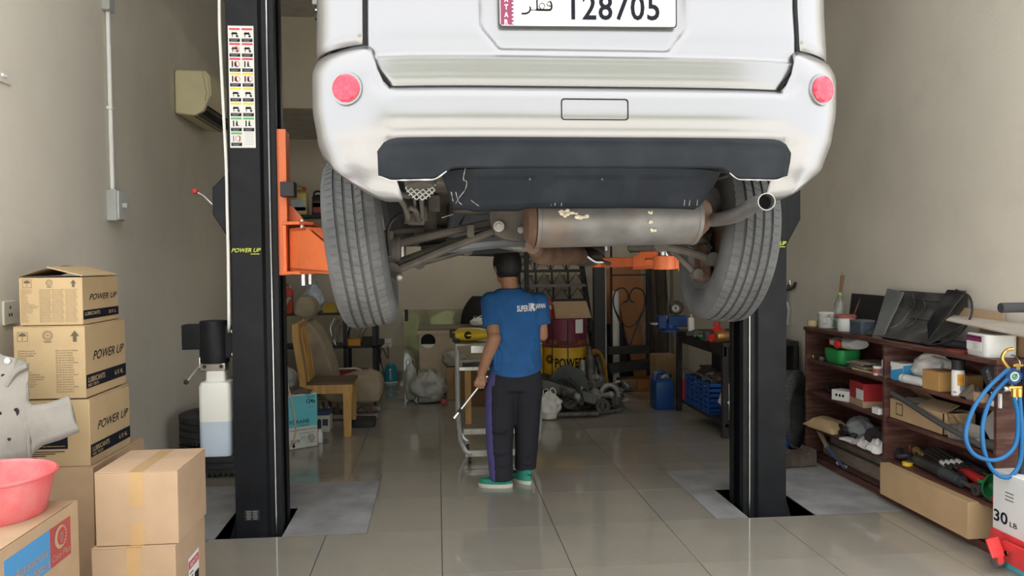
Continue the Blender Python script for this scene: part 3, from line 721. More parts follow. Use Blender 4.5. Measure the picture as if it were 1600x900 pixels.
obj('bonnet', MB().surf(lambda u, v: (CX+(u*2-1)*.84, 5.4+1.4*v, 2.80-.3*v**2+.04*(1-(2*u-1)**2)), 10, 8, (0, 0, -.03)), PAINT, car)
obj('front_bumper', MB().surf(lambda u, v: (CX+(u*2-1)*.86, 6.95-.25*abs(2*u-1)**3, 1.68+.75*v), 14, 6, (0, -.05, 0)), PAINT, car)
# wheels
def wheel(c, sg, camber, front=False):
    R0, Wd = .343, .205
    Rm = M.Translation(c) @ M.Rotation(rad(camber), 4, 'Y') @ M.Rotation(rad(90), 4, 'Y')    # lathe axis z -> x
    w = obj('wheel', MB().lathe([(.205, -.085), (.218, -.092), (.218, -.078), (.196, -.07), (.192, .05), (.218, .078), (.218, .092), (.205, .088), (.178, .05), (.182, -.07)], 40, closed=True).xf(Rm), RIM, car, label='raised wheel with dusty worn tyre')
    # tyre carcass with main grooves
    h = Wd/2; out = [(.216, -h+.012), (.235, -h-.004), (.285, -h-.010), (.318, -h+.002), (.334, -h+.016)]
    gs = [-.052, -.018, .018, .052]; x = -h+.026
    prof = out+[(R0-.008, x)]
    for g in gs: prof += [(R0-.002, g-.0055), (R0-.009, g-.004), (R0-.009, g+.004), (R0-.002, g+.0055)]
    prof += [(R0-.008, -x)]+[(r, -z) for r, z in reversed(out)]+[(.206, h-.02), (.206, -h+.02)]
    obj('tire', MB().lathe(prof, 72, closed=True).xf(Rm), TYRE, w, ang=40)
    # tread blocks between the grooves
    tb = MB(); N = 66
    bands = [(-h+.012, -.0585, .0), (-.0465, -.0235, .5), (-.0125, .0125, .2), (.0235, .0465, .5), (.0585, h-.012, .0)]
    for bi, (a, b, ph) in enumerate(bands):
        for k in range(N):
            t0 = 2*pi*(k+ph)/N; t1 = t0+2*pi/N*(.74 if bi in (0, 4) else .82); sk = .03*(1 if a < 0 else -1)*(0 if bi in (0, 4) else 1)
            ra = R0-(.010 if bi == 0 else 0); rb = R0-(.010 if bi == 4 else 0)
            q = len(tb.v)
            for (t, zz, r) in ((t0, a, ra), (t1, a, ra), (t1+sk, b, rb), (t0+sk, b, rb)):
                tb.v += [V((r*cos(t), r*sin(t), zz)), V(((r-.016)*cos(t), (r-.016)*sin(t), zz))]
            tb.f += [(q, q+2, q+4, q+6), (q, q+1, q+3, q+2), (q+2, q+3, q+5, q+4), (q+4, q+5, q+7, q+6), (q+6, q+7, q+1, q)]
    obj('tread', tb.xf(Rm), TYRE, w, ang=0, kind='stuff')
    hub = MB().lathe([(0, .05*sg), (.19, .058*sg), (.19, .07*sg), (0, .075*sg)] if sg > 0 else [(0, -.075), (.19, -.07), (.19, -.058), (0, -.05)], 30).xf(Rm)
    obj('wheel_disc', hub, RIM, w)
    obj('brake_drum', MB().lathe([(0, -.05*1), (.12, -.05), (.135, -.03), (.135, .04), (0, .04)], 30).xf(Rm), RUST, w)
    return w
ZW = 1.63
wheel(V((CX-.792, AX[0], ZW)), -1, -6.5); wheel(V((CX+.738, AX[0], ZW)), 1, 6.5)
# underbody
UB = mat('black_underseal', (.022, .021, .020), .9, var=.3, scale=6)
obj('floor_pan', MB().bx(CX-.58, CX+.58, 2.85, 6.7, 1.90, 1.96).bx(CX-.84, CX-.58, 3.75, 5.5, 1.75, 1.95).bx(CX+.58, CX+.84, 3.75, 5.5, 1.75, 1.95).bx(CX-.84, CX-.5, 2.95, 3.75, 2.12, 2.2).bx(CX+.5, CX+.84, 2.95, 3.75, 2.12, 2.2)
    .bx(CX-.62, CX-.585, 2.9, 3.9, 1.86, 2.16).bx(CX+.585, CX+.62, 2.9, 3.9, 1.86, 2.16).bx(CX-.84, CX+.84, 2.86, 2.9, 1.87, 2.3), UB, car)
for sg in (-1, 1):
    obj('sill', MB().bx(CX+sg*.70-.06, CX+sg*.70+.06, 3.75, 5.5, 1.66, 1.76), UB, car, bevel=.01)
    obj('chassis_rail', MB().bx(CX+sg*.45-.05, CX+sg*.45+.05, 2.9, 6.5, 1.83, 1.92), DUST, car, bevel=.008)
obj('engine_undertray', MB().surf(lambda u, v: (CX-.6+1.0*u, 5.75+1.1*v, 1.615+.05*math.sin(u*9)*.3+.10*v), 10, 6, (0, 0, .05)), UB, car)
obj('front_subframe', MB().beam((CX-.62, 5.9, 1.70), (CX+.6, 5.9, 1.68), .14, .07).beam((CX-.5, 6.1, 1.62), (CX+.0, 5.95, 1.60), .12, .035), UB, car, bevel=.01)
obj('fuel_tank', MB().box((CX-.12, 4.12, 1.765), (.62, .55, .20)).box((CX-.25, 4.05, 1.66), (.34, .4, .07)), mat('grey_blue_fuel_tank', (.085, .095, .115), .6, var=.25, dirt=(.17, .16, .15), dscale=6), car, bevel=.03, seg=3)
obj('rear_subframe', MB().beam((CX-.42, 3.40, 1.80), (CX+.42, 3.40, 1.80), .14, .10).beam((CX-.36, 3.1, 1.83), (CX-.30, 3.7, 1.80), .09, .08).beam((CX+.36, 3.1, 1.83), (CX+.30, 3.7, 1.80), .09, .08), DUST, car, bevel=.015)
# left suspension, placed where it is seen under the car
Yh = 3.28
def link(P, r, nm='suspension_link', m=DUST, ends=True, sq=None):
    Q = [at(*p) for p in P]; mb = MB().tube(Q, r, 10, sq=sq)
    if ends:
        for p, q in ((Q[0], Q[1]), (Q[-1], Q[-2])): mb.cyl(p-V((0, .028, 0)), p+V((0, .028, 0)), r*1.7 if not isinstance(r, list) else r[0]*1.7, n=14)
    return obj(nm, mb, m, car)
link([(616, 381, 3.3), (690, 365, 3.32), (778, 346, 3.36)], .0185)
link([(612, 425, 3.22), (690, 392, 3.26), (792, 352, 3.32)], .0225, sq=(1, .8))
link([(612, 412, 3.30), (700, 380, 3.32), (775, 358, 3.36)], .012, ends=False)
link([(606, 362, 3.36), (680, 358, 3.40)], .012, ends=False)
obj('link_bracket', MB().prism([(p.x, p.z) for p in [at(x, y, 3.22) for x, y in ((764, 322), (766, 345), (774, 366), (790, 374), (812, 377), (828, 370), (828, 322))]], 3.22, 3.36, 'y'), DUST, car, bevel=.006)
for x, y, r in ((779, 354, .022), (813.5, 359.5, .014)):
    p = at(x, y, 3.215); obj('bolt', MB().cyl(p+V((0, .01, 0)), p-V((0, .015, 0)), r, n=14).cyl(p-V((0, .01, 0)), p-V((0, .028, 0)), r*.55, n=6), STEELD, car)
p = at(735, 361, 3.27); obj('link_clamp', MB().box(p, (.03, .05, .05)), DUST, car, bevel=.004)
# brackets, brake hose, spring perch and coil spring on the left
def hose(nm, P, r, m=DUST): return obj(nm, MB().tube(spline([at(*p) for p in P], 6), r, 8), m, car)
hose('brake_hose', [(609, 400, 3.2), (606, 360, 3.2), (618, 340, 3.2), (640, 330, 3.25), (650, 345, 3.3)], .0065, BLK2)
hose('stabiliser_link', [(621, 302, 3.1), (637, 306, 3.12), (645, 304, 3.15)], .012)
hose('stabiliser_bar', [(622, 308, 3.1), (632, 322, 3.12), (637, 340, 3.15), (634, 346, 3.2)], .011)
hose('stabiliser_bar', [(640, 325, 3.1), (650, 330, 3.12), (655, 345, 3.2), (662, 340, 3.25)], .010)
hose('fuel_pipe', [(648, 300, 3.1), (648, 335, 3.15)], .006); hose('fuel_pipe', [(658, 300, 3.1), (660, 340, 3.15)], .009)
hose('brake_pipe', [(733, 328, 3.6), (724, 342, 3.6), (717, 353, 3.5)], .005); hose('brake_pipe', [(690, 340, 3.6), (712, 333, 3.6)], .004, STEELD)
p = at(672, 352, 3.4); obj('shock_absorber', MB().tube([at(668, 300, 3.45), at(672, 365, 3.40)], .032, 14).cyl(at(667, 290, 3.46), at(668, 312, 3.45), .048, n=16), DUST, car)
p = at(650, 342, 3.25); obj('brake_caliper', MB().box(p, (.07, .08, .05)).box(p+V((.03, 0, .02)), (.03, .05, .06)), DUST, car, bevel=.008)
p = at(678, 318, 3.3); obj('mount_bracket', MB().box(p, (.05, .06, .07)), DUST, car, bevel=.006)
hb = at(607, 410, 3.28); obj('hub_carrier', MB().box(hb+V((0, 0, .03)), (.045, .09, .20)).cyl(hb+V((-.05, 0, .05)), hb+V((.05, 0, .05)), .06, n=16), DUST, car, bevel=.01)
p = at(623, 433, 3.15); obj('ball_joint', MB().ball(p, .018, 12, 8).cyl(p, p+V((-.05, .03, .03)), .012, n=10), STEELD, car)
# round meshed breather behind the valance
p = at(657, 283, 2.72)
rg = obj('breather_cup', MB().lathe([(.052, -.03), (.060, -.03), (.050, .03), (.0, .045), (0, .04), (.045, .026)], 24, p, (.0, -.4, -1), closed=True), DUST, car)
mb = MB()
for k in range(-3, 4):
    e = math.sqrt(max(0, .05**2-(k*.014)**2))
    for a in (0, 1):
        q0, q1 = (V((k*.014, -e, 0)), V((k*.014, e, 0))) if a else (V((-e, k*.014, 0)), V((e, k*.014, 0)))
        rm = M.Translation(p+V((0, -.026, -.02))) @ M.Rotation(rad(70), 4, 'X') @ M.Rotation(rad(40), 4, 'Z'); mb.cyl(rm @ q0, rm @ q1, .0022, n=5)
obj('mesh', mb, GREYP, rg)
# oily drive parts further forward
link([(640, 416, 3.9), (668, 409, 3.92), (700, 398, 3.95)], .012, 'handbrake_cable', ALLOY, ends=False)
link([(655, 411, 3.9), (695, 400, 3.9), (730, 390, 3.95)], .018, 'trailing_arm', OILY)
link([(700, 384, 3.6), (760, 378, 3.62), (835, 372, 3.7)], .035, 'prop_shaft', mat('grey_blue_prop', (.12, .13, .145), .5, .3, var=.2), ends=False)
p = at(790, 384, 3.9); obj('heat_shield', MB().box(p, (.20, .25, .03), M.Rotation(.2, 4, 'Y')), ALLOY, car, bevel=.01)
p = at(766, 392, 4.3); obj('guard_plate', MB().box(p, (.45, .3, .03), M.Rotation(-.05, 4, 'Y')), UB, car, bevel=.01)
# exhaust
mz = at(960, 346, 3.05); x0, x1 = at(836, 350, 3.02).x, at(1088, 350, 3.02).x
def oval(x, s, z=0): return [(x, 3.06+.135*s*cos(a), mz.z+z+.100*s*sin(a)) for a in [2*pi*k/32 for k in range(32)]]
mu = obj('muffler', MB().rings([oval(x0+.006, .97), oval(x0, 1.03), oval(x0+.014, 1.03), oval(x0+.016, 1), oval(x1-.016, 1, .01), oval(x1-.014, 1.03, .01), oval(x1, 1.03, .01), oval(x1-.006, .97, .01)]), EXH, car, label='rust stained oval steel muffler')
obj('muffler_end', MB().rings([oval(x0-.002, .95), oval(x0-.03, .75)]), RUST, mu, label='rusty end cap'); obj('muffler_end', MB().rings([oval(x1+.002, .95, .01), oval(x1+.05, .6, .02)]), RUST, mu, label='rusty end cap')
hp = MB(); rnd = random.Random(8)
FL = mat('peeling_paint', (.62, .56, .42), .8, var=.2, scale=40)
for cx_, cy_, n_, sp in ((890, 333, 9, 13), (910, 338, 5, 8), (1018, 332, 4, 4), (1017, 347, 3, 3), (1023, 360, 5, 5)):
    for i in range(n_):
        x_, y_ = cx_+rnd.uniform(-sp, sp), cy_+rnd.uniform(-sp, sp)*.35
        zz = at(x_, y_, 2.94).z; c_ = max(-.97, min(.97, (zz-mz.z)/.100)); yy = 3.06-.137*math.sqrt(1-c_*c_)
        p = at(x_, y_, yy); hp.ball(p, (rnd.uniform(.006, .018) if sp > 6 else rnd.uniform(.004, .008), .003, rnd.uniform(.004, .008)), 8, 5)
obj('paint_flakes', hp, FL, mu, kind='stuff')
tp = spline([at(1092, 343, 3.0), at(1120, 343, 2.96), at(1150, 336, 2.76), at(1177, 321, 2.56), at(1198, 315, 2.40)], 6)
tpm = MB().tube(tp, .0265, 20, caps=False); tpm.tube(tp, .0245, 20, caps=False)
e = tp[-1]; dr = (tp[-1]-tp[-2]).normalized(); 
to = obj('tailpipe', tpm, mat('bare_exhaust_pipe', (.22, .215, .215), .42, .6, var=.2, dirt=(.2, .15, .12), dscale=7), car, fix=False, label='bent steel tailpipe')
obj('pipe_mouth', MB().lathe([(.0245, 0), (.0272, 0), (.0272, -.004), (.0245, -.004)], 20, e, dr, closed=True), STEELD, to)
obj('bore_shade', MB().cyl(tp[-3], tp[-3]+dr*.002, .0244, n=20), GAP, to)  # black disc across the bore, standing in for the shade inside the pipe
obj('front_pipe', MB().tube(spline([at(832, 385, 3.15), at(845, 395, 3.5), at(885, 398, 4.0), at(905, 400, 4.5), at(900, 400, 5.2)], 6), [.03]*6+[.052]*13+[.03]*6, 16), RUST, car, label='rusty front exhaust pipe')
obj('manifold', MB().ball(at(915, 402, 4.6), (.10, .14, .055), 14, 10).ball(at(925, 392, 4.8), (.08, .1, .06)), OILY, car)
hose('coolant_pipe', [(915, 398, 4.4), (930, 408, 4.4), (942, 409, 4.4), (952, 412, 4.5)], .012, STEEL)
# right suspension
link([(1030, 383, 3.2), (1075, 393, 3.2), (1112, 405, 3.2)], .017)
link([(1052, 392, 3.25), (1075, 415, 3.25), (1088, 428, 3.24)], .013)
obj('hub_carrier', MB().box(at(1098, 410, 3.3), (.05, .09, .16)), RUST, car, bevel=.01)
obj('drive_boot', MB().tube([at(1065, 365, 3.35), at(1085, 372, 3.34), at(1105, 380, 3.33)], [.03, .04, .055], 14), OILY, car)
hose('brake_hose', [(1085, 360, 3.3), (1100, 370, 3.25), (1112, 388, 3.2)], .006, BLK2)
# ------------------------------------------------------------------ the mechanic
SKIN = mat('brown_skin', (.33, .165, .095), .55, var=.08, scale=30)
SHIRT = mat('blue_cotton', (.016, .095, .27), .9, var=.12, scale=10, bump=.15, bscale=70, dirt=(.02, .05, .11), dscale=7, damt=.4)
PANTS = mat('black_track_trousers', (.012, .011, .017), .85, var=.2, scale=8, bump=.15, bscale=30)
STRIPE = mat('violet_side_stripe', (.075, .065, .20), .85, var=.1)
HAIR = mat('black_hair', (.008, .007, .007), .55, var=.3, scale=40, bump=.6, bscale=120)
def fuse(name, mb, voxel, it=3, fac=.6):
    """one continuous skin round overlapping closed forms"""
    me = mb.mesh(name); o = bpy.data.objects.new(name, me); COL.objects.link(o)
    r = o.modifiers.new('r', 'REMESH'); r.mode = 'VOXEL'; r.voxel_size = voxel
    q = o.modifiers.new('s', 'SMOOTH'); q.factor = fac; q.iterations = it
    bpy.context.view_layer.update()
    out = bpy.data.meshes.new_from_object(o.evaluated_get(bpy.context.evaluated_depsgraph_get())); out.name = name
    bpy.data.objects.remove(o); bpy.data.meshes.remove(me); return out
def stack(mb, rows, n=28, p=2.3):
    """horizontal superellipse sections (cx, cy, z, rx, ry)"""
    rs = []
    for cx, cy, z, rx, ry in rows:
        rs.append([(cx+rx*math.copysign(abs(cos(a))**(2/p), cos(a)), cy+ry*math.copysign(abs(sin(a))**(2/p), sin(a)), z) for a in [2*pi*k/n for k in range(n)]])
    return mb.rings(rs)
per = thing('person', 'person in blue t-shirt and black trousers standing under the raised car, back turned', 'person', (.515, 5.5, 0), world=False)
# local frame: x right, y away from the camera, z up. height 1.63 m
Zp = lambda py: 1.55-(py-408)/227.
Xp = lambda px: (px-800)/227.
body = MB()
# neck, upper trunk and pelvis
stack(body, [(.012, .0, .74, .155, .10), (.012, 0, .84, .165, .112), (.01, 0, .95, .155, .105), (.008, 0, 1.08, .165, .108), (.005, 0, 1.20, .180, .112), (.0, -.004, 1.29, .175, .095), (-.01, -.008, 1.345, .10, .07)])
body.capsule([(-.012, -.008, 1.31), (-.022, .012, 1.44)], [.060, .056])
# arms
SHL, ELL, WRL = V((-.150, -.015, 1.27)), V((-.135, -.125, 1.03)), V((-.222, -.055, .785))
body.capsule([SHL, (SHL+ELL)/2, ELL+V((0, .006, .01))], [.055, .047, .040]); body.capsule([ELL, ELL*.65+WRL*.35, WRL], [.046, .045, .029])
SHR, ELR, WRR = V((.182, -.005, 1.262)), V((.205, -.02, 1.035)), V((.10, .19, .985))
body.capsule([SHR, (SHR+ELR)/2, ELR], [.055, .047, .040]); body.capsule([ELR, ELR*.6+WRR*.4, WRR], [.041, .038, .027])
# legs inside the trousers
body.capsule([(-.07, 0, .76), (-.10, -.03, .42), (-.085, -.06, .08)], [.085, .055, .038]); body.capsule([(.09, 0, .76), (.085, .03, .42), (.06, .05, .08)], [.085, .055, .038])
# head: skull, jaw, nose, lips, ears (turned a little to the left)
HC = V((-.03, .02, 1.515)); hd = M.Translation(HC) @ M.Rotation(rad(18), 4, 'Z') @ M.Rotation(rad(-6), 4, 'X') @ M.Scale(1.08, 4)
k = body.mark()
body.ball((0, 0, .01), (.077, .096, .108), 24, 18); body.ball((0, .035, -.06), (.058, .062, .062), 18, 12); body.ball((0, .07, -.098), (.026, .025, .02), 12, 8)
body.capsule([(0, .090, .012), (0, .112, -.028)], [.011, .015]); body.ball((0, .093, -.063), (.024, .012, .006), 10, 6); body.ball((0, .092, -.072), (.022, .012, .006), 10, 6)
for s_ in (-1, 1):
    body.ball((s_*.079, -.004, -.012), (.012, .020, .033), 12, 8); body.ball((s_*.034, .083, .028), (.022, .012, .007), 10, 6)
body.xf(hd, k)
def hand(wr, grip, dirn, palm, sgn):
    """palm, four curled fingers and a thumb round a bar that passes through grip along dirn; palm = direction from wrist into the hand"""
    d = V(dirn).normalized(); p = V(palm).normalized(); nrm = d.cross(p).normalized()*sgn
    d = (d-p*d.dot(p)).normalized()
    body.capsule([wr, wr+p*.035], [.026, .027], 10)
    kn = []
    for i in range(4):
        o = d*(.030-.020*i)
        base = wr+p*.030+o*.55; K = wr+p*(.078-.004*abs(i-1))+o+nrm*.012
        body.capsule([base+nrm*.004, K], [.014, .0115], 8)
        ln = (.030, .034, .032, .026)[i]
        c = [K, K+p*ln*.75-nrm*.010, K+p*ln*.45-nrm*.034, K-p*.004-nrm*.038]
        body.capsule(c, [.0098, .0092, .0086, .0080], 8)
    tb = wr+p*.022+d*.022
    body.capsule([tb, tb+d*.022+p*.030-nrm*.012, tb+d*.010+p*.056-nrm*.026, tb-d*.004+p*.064-nrm*.030], [.0135, .0115, .0100, .0088], 8)
BAR0, BAR1 = V((Xp(758), -.030, Zp(588))), V((Xp(711), -.04, Zp(646)))
bd = (BAR1-BAR0).normalized()
G = V((Xp(743), -.07, Zp(606)))
hand(WRL, G, -bd, V((-.17, .02, -1)), -1)
hand(WRR, WRR, (.2, .5, .8), (-.75, .6, .1), 1)
bme = fuse('body', body, .0042, 2, .5)
bod = obj('body', bme, SKIN, per, ang=0); bod.data.polygons.foreach_set('use_smooth', [True]*len(bod.data.polygons))
# face details
for s_ in (-1, 1):
    e = obj('eye', MB().ball(hd @ V((s_*.034, .086, .014)), .011, 12, 8), mat('eye_white', (.75, .72, .68), .3, var=.02), per)
    obj('iris', MB().ball(hd @ V((s_*.034, .0945, .014)), .005, 10, 6), mat('dark_iris', (.03, .015, .01), .2, var=.02), e)
# hair: a cap over the skull, short at the nape
def hair_cap(u, v):
    a = 2*pi*u; front = (sin(a)+1)/2         # 1 towards the face
    low = rad(138)-rad(72)*smooth(.45, .95, front)
    t = .02+v*(low-.02); r = 1.10+.02*noise.noise(V((cos(a)*3, sin(a)*3, v*7)))-.05*smooth(.8, 1, v)
    return hd @ V((.077*r*sin(t)*cos(a), .097*r*sin(t)*sin(a)-.004, .012+.108*r*cos(t)*1.0))
ho = obj('hair', MB().surf(hair_cap, 48, 22), HAIR, per, ang=0, label='short black hair'); ho.data.polygons.foreach_set('use_smooth', [True]*len(ho.data.polygons))
q = ho.modifiers.new('skin', 'SOLIDIFY'); q.thickness = .01; q.offset = 0
# t-shirt
sh = MB()
stack(sh, [(.022, .0, .792, .182, .132), (.020, 0, .85, .185, .135), (.016, 0, .93, .180, .128), (.012, 0, 1.03, .186, .126), (.010, 0, 1.13, .198, .126), (.008, 0, 1.22, .205, .124), (.002, -.004, 1.28, .192, .112), (-.006, -.008, 1.325, .150, .092), (-.012, -.008, 1.362, .085, .070)])
for a_, b_ in ((SHL, ELL), (SHR, ELR)):
    sh.ball(a_, .073, 16, 12); sh.tube([a_, a_*.7+b_*.3, a_*.32+b_*.68], [.071, .073, .070], 18)
for f in range(9):      # soft folds pulling from the armpits and waist
    a = f*.7; x0_ = -.13+.26*f/8
    sh.capsule([(x0_, -.105+.02*sin(a), .83), (x0_+.03*sin(a*2), -.112, .90+.02*cos(a)), (x0_+.05*sin(a*3), -.106, 1.0)], [.012, .016, .010], 8)
sme = fuse('t_shirt', sh, .0065, 5)
def trim_mesh(me, keep):
    b = bmesh.new(); b.from_mesh(me); bmesh.ops.delete(b, geom=[v for v in b.verts if not keep(v.co)], context='VERTS'); b.to_mesh(me); b.free(); return me
mL, mR = (SHL+ELL)/2, (SHR+ELR)/2; dL, dR = (ELL-SHL).normalized(), (ELR-SHR).normalized()
def keep_shirt(c):
    if (c-V((-.012, -.006, 1.375))).length < .055: return False
    return True
bvh = BVHTree.FromPolygons([v.co.copy() for v in sme.vertices], [tuple(p.vertices) for p in sme.polygons])
trim_mesh(sme, keep_shirt)
for v in sme.vertices:
    if v.co.z < .96: v.co.z -= .045*(1-smooth(.80, .95, v.co.z))*(1-((v.co.x-.0)/.2)**2)-.012*(1-smooth(.8, .95, v.co.z))
so_ = obj('t_shirt', sme, SHIRT, per, ang=0, label='blue t-shirt with white lettering across the shoulders'); sme.polygons.foreach_set('use_smooth', [True]*len(sme.polygons))
q = so_.modifiers.new('skin', 'SOLIDIFY'); q.thickness = .004; q.offset = -1
def onto(mb, tree, d=.0025):
    for i, v in enumerate(mb.v):
        h = tree.ray_cast(V((v.x, -1, v.z)), V((0, 1, 0)))
        if h[0] is not None: mb.v[i] = V((v.x, h[0].y-d, v.z))
    return mb
zt = Zp(480)
WP = mat('white_shirt_print', (.78, .78, .78), .7, var=.04)
for wd, xx, ww, dz in (('SUPER', 813.5, .078, -.004), ('JAPAN', 842, .072, .004)):
    pr = write(MB(), wd, ww, .042, face_m((Xp(xx), 0, zt+dz), (1, 0, .035), (0, 0, 1)), 0, .022); onto(pr, bvh)
    obj('lettering', pr, WP, so_, fix=False, ang=0, label='white lettering')
lg = MB(); c = V((Xp(828), 0, zt+.002))
def dotp(poly): 
    k = len(lg.v); lg.v += [c+V((x, 0, z)) for x, z in poly]; lg.f.append(tuple(range(k, k+len(poly))))
for i in range(9): dotp([(-.022, .028-.006*i), (-.008-.004*(i % 3), .028-.006*i), (-.010, .024-.006*i), (-.021, .024-.006*i)])
dotp([(-.006, .028), (.016, .026), (.022, .014), (.012, .006), (.020, -.006), (.022, -.024), (.010, -.026), (.006, -.010), (.0, -.006), (-.002, -.026), (-.010, -.026)])
onto(lg, bvh); obj('emblem', lg, WP, so_, fix=False, ang=0, kind='stuff', label='white emblem between the words')
# trousers
tr = MB()
stack(tr, [(.016, .0, .66, .186, .125), (.018, 0, .74, .188, .130), (.018, 0, .81, .172, .118)])
lx = lambda px: Xp(px)
def leg(rows): stack(tr, rows, 24, 2.2)
leg([(-.090, -.055, .05, .082, .086), (-.093, -.05, .12, .084, .086), (-.100, -.035, .25, .090, .088), (-.097, -.02, .40, .098, .092), (-.088, 0, .55, .106, .105), (-.078, 0, .68, .112, .118), (-.06, 0, .76, .11, .112)])
leg([(.085, .045, .095, .076, .082), (.088, .045, .14, .076, .082), (.094, .03, .25, .080, .086), (.098, .02, .40, .088, .092), (.098, .005, .55, .098, .104), (.098, 0, .68, .110, .118), (.09, 0, .76, .11, .112)])
for sx_, zz in ((-.09, .10), (-.09, .16), (-.095, .24), (.09, .14), (.09, .20), (.095, .3), (-.09, .38), (.10, .42)):
    tr.capsule([(sx_-.05, -.115 if sx_ < 0 else -.025, zz+.012), (sx_, -.133 if sx_ < 0 else -.043, zz), (sx_+.05, -.115 if sx_ < 0 else -.022, zz+.016)], [.006, .010, .006], 8)
tme = fuse('trousers', tr, .007, 4)
# violet side stripe lifted off the outside of the left leg
sv = MB(); nm = {}; 
tme.calc_loop_triangles()
for p in tme.polygons:
    ok = True
    for i in p.vertices:
        c = tme.vertices[i].co
        cxl = -.090-.008*smooth(.1, .3, c.z)+.01*smooth(.5, .8, c.z)+(.02 if c.z > .7 else 0); cyl_ = -.05+.05*smooth(.1, .55, c.z)
        a = math.degrees(math.atan2(c.y-cyl_, c.x-cxl))
        ok &= c.x < -.05 and (a < -122 and a > -172) and c.z < .80 and c.z > .05
    if ok:
        q = []
        for i in p.vertices:
            if i not in nm: nm[i] = len(sv.v); sv.v.append(tme.vertices[i].co+tme.vertices[i].normal*.0025)
            q.append(nm[i])
        sv.f.append(tuple(q))
to_ = obj('trousers', tme, PANTS, per, ang=0, label='loose black track trousers'); tme.polygons.foreach_set('use_smooth', [True]*len(tme.polygons))
st = obj('side_stripe', sv, STRIPE, to_, ang=0, fix=False, label='violet stripe down the left trouser leg'); st.data.polygons.foreach_set('use_smooth', [True]*len(st.data.polygons))
# shoes
SHOE = mat('green_canvas_shoe', (.02, .235, .165), .8, var=.15, bump=.1, dirt=(.12, .26, .2), dscale=12, damt=.4)
SOLE = mat('dirty_white_sole', (.55, .54, .47), .7, var=.1)
def shoe(c, ang_):
    R_ = M.Translation(c) @ M.Rotation(ang_, 4, 'Z')
    def ring(s_, z, dz=0): 
        out = []
        for k in range(28):
            a = 2*pi*k/28; w = .046*s_*(1-.16*cos(a)*(cos(a) < 0)); out.append(R_ @ V((.116*s_*cos(a), w*sin(a)*(1+.12*cos(a)), z+dz*max(0, cos(a)))))
        return out
    up = MB().rings([ring(.98, .018), ring(.99, .04, .004), ring(.90, .062, -.004)]+[[R_ @ V((-.045+.082*s_*cos(a), .037*s_*sin(a), z-.035*max(0, cos(a))*(1-i/3))) for a in [2*pi*k/28 for k in range(28)]] for i, (s_, z) in enumerate(((1.0, .083), (.9, .095), (.80, .102)))])
    u = obj('shoe', up, SHOE, per, ang=60)
    obj('sole', MB().rings([ring(1.0, .0), ring(1.03, .006), ring(1.02, .026)]), SOLE, u, label='dirty white sole')
shoe((Xp(770), -.055, 0), rad(168)); shoe((Xp(812), .055, 0), rad(118))
# ratchet in the left hand
rt = thing('ratchet_wrench', 'chrome ratchet wrench with black grip held in the left hand of the person', 'wrench', per.location+V((0, 0, 0)))
o_ = V(BAR1); rt.location = per.location+o_
b0 = BAR0-o_; dn = -bd
obj('shaft', MB().tube([-bd*-.0, b0], [.0085, .0065], 10), STEEL, rt)
obj('grip', MB().tube([bd*.0-bd*.05, bd*-.02], .0125, 12), BLK2, rt)
obj('end_cap', MB().tube([bd*-.02, bd*.03], [.012, .0135], 12), STEEL, rt)
obj('head', MB().ball(b0, (.016, .012, .016), 12, 8), STEEL, rt)
# ------------------------------------------------------------------ builders for small goods (local frame, base at z = 0)
def carton(name, label, w, d, h, loc, rz=0., m=None, tape=None, cat='box', group=None, open_top=False, tapev=True):
    """closed corrugated box: body, lid flaps with a seam, packing tape"""
    m = m or CARD; t = thing(name, label, cat, loc, rz, group)
    body = MB()
    if open_top:
        e = .004
        body.bx(-w/2, w/2, -d/2, d/2, 0, e).bx(-w/2, -w/2+e, -d/2, d/2, 0, h).bx(w/2-e, w/2, -d/2, d/2, 0, h).bx(-w/2, w/2, -d/2, -d/2+e, 0, h).bx(-w/2, w/2, d/2-e, d/2, 0, h)
    else: body.bx(-w/2, w/2, -d/2, d/2, 0, h-.004)
    obj('body', body, m, t, bevel=.003)
    if not open_top:
        g = .0015
        obj('lid_flap', MB().bx(-w/2, w/2, -d/2, -g, h-.004, h), m, t, bevel=.0015); obj('lid_flap', MB().bx(-w/2, w/2, g, d/2, h-.004, h), m, t, bevel=.0015)
    if tape:
        tp_ = MB(); tw = tape
        tp_.bx(-tw/2, tw/2, -d/2-.0008, -d/2+.001, h*.52, h).bx(-tw/2, tw/2, -d/2-.0008, d/2, h-.001, h+.0008) if tapev else tp_.bx(-w/2, w/2, -tw/2, tw/2, h, h+.001)
        obj('packing_tape', tp_, TAPE, t)
        obj('packing_tape', MB().bx(-tw/2, tw/2, -d/2-.0008, -d/2+.001, 0, h*.30), TAPE, t)
    return t
def jerrycan(name, label, w, d, h, loc, rz, m, capm, group=None, cat='can', lab=None, rot=None):
    t = thing(name, label, cat, loc, rz, group, rot=rot)
    rs = [[(p[0], p[1], z) for p in rpoly(w*s, d*s, .02*s, 4)] for z, s in ((0, .94), (.012, 1), (h*.70, 1), (h*.78, .93))]
    rs += [[(w*.12+p[0], p[1], z) for p in rpoly(w*s, d*.6, .012, 4)] for z, s in ((h*.84, .55),)]
    obj('body', MB().rings(rs), m, t, ang=50)
    obj('handle', MB().tube(spline([(-w*.38, 0, h*.74), (-w*.36, 0, h*.93), (-w*.1, 0, h*.985), (w*.18, 0, h*.93), (w*.30, 0, h*.80)], 5), d*.11, 8), m, t)
    obj('cap', MB().lathe([(d*.16, h*.80), (d*.16, h*.84), (d*.18, h*.84), (d*.18, h*.93), (d*.14, h*.945)], 16, (w*.30, 0, 0)), capm, t)
    if lab: 
        for z0, z1, lm in lab: obj('print', MB().bx(-w*.42, w*.42, -d/2-.001, -d/2+.001, h*z0, h*z1), lm, t)
    return t
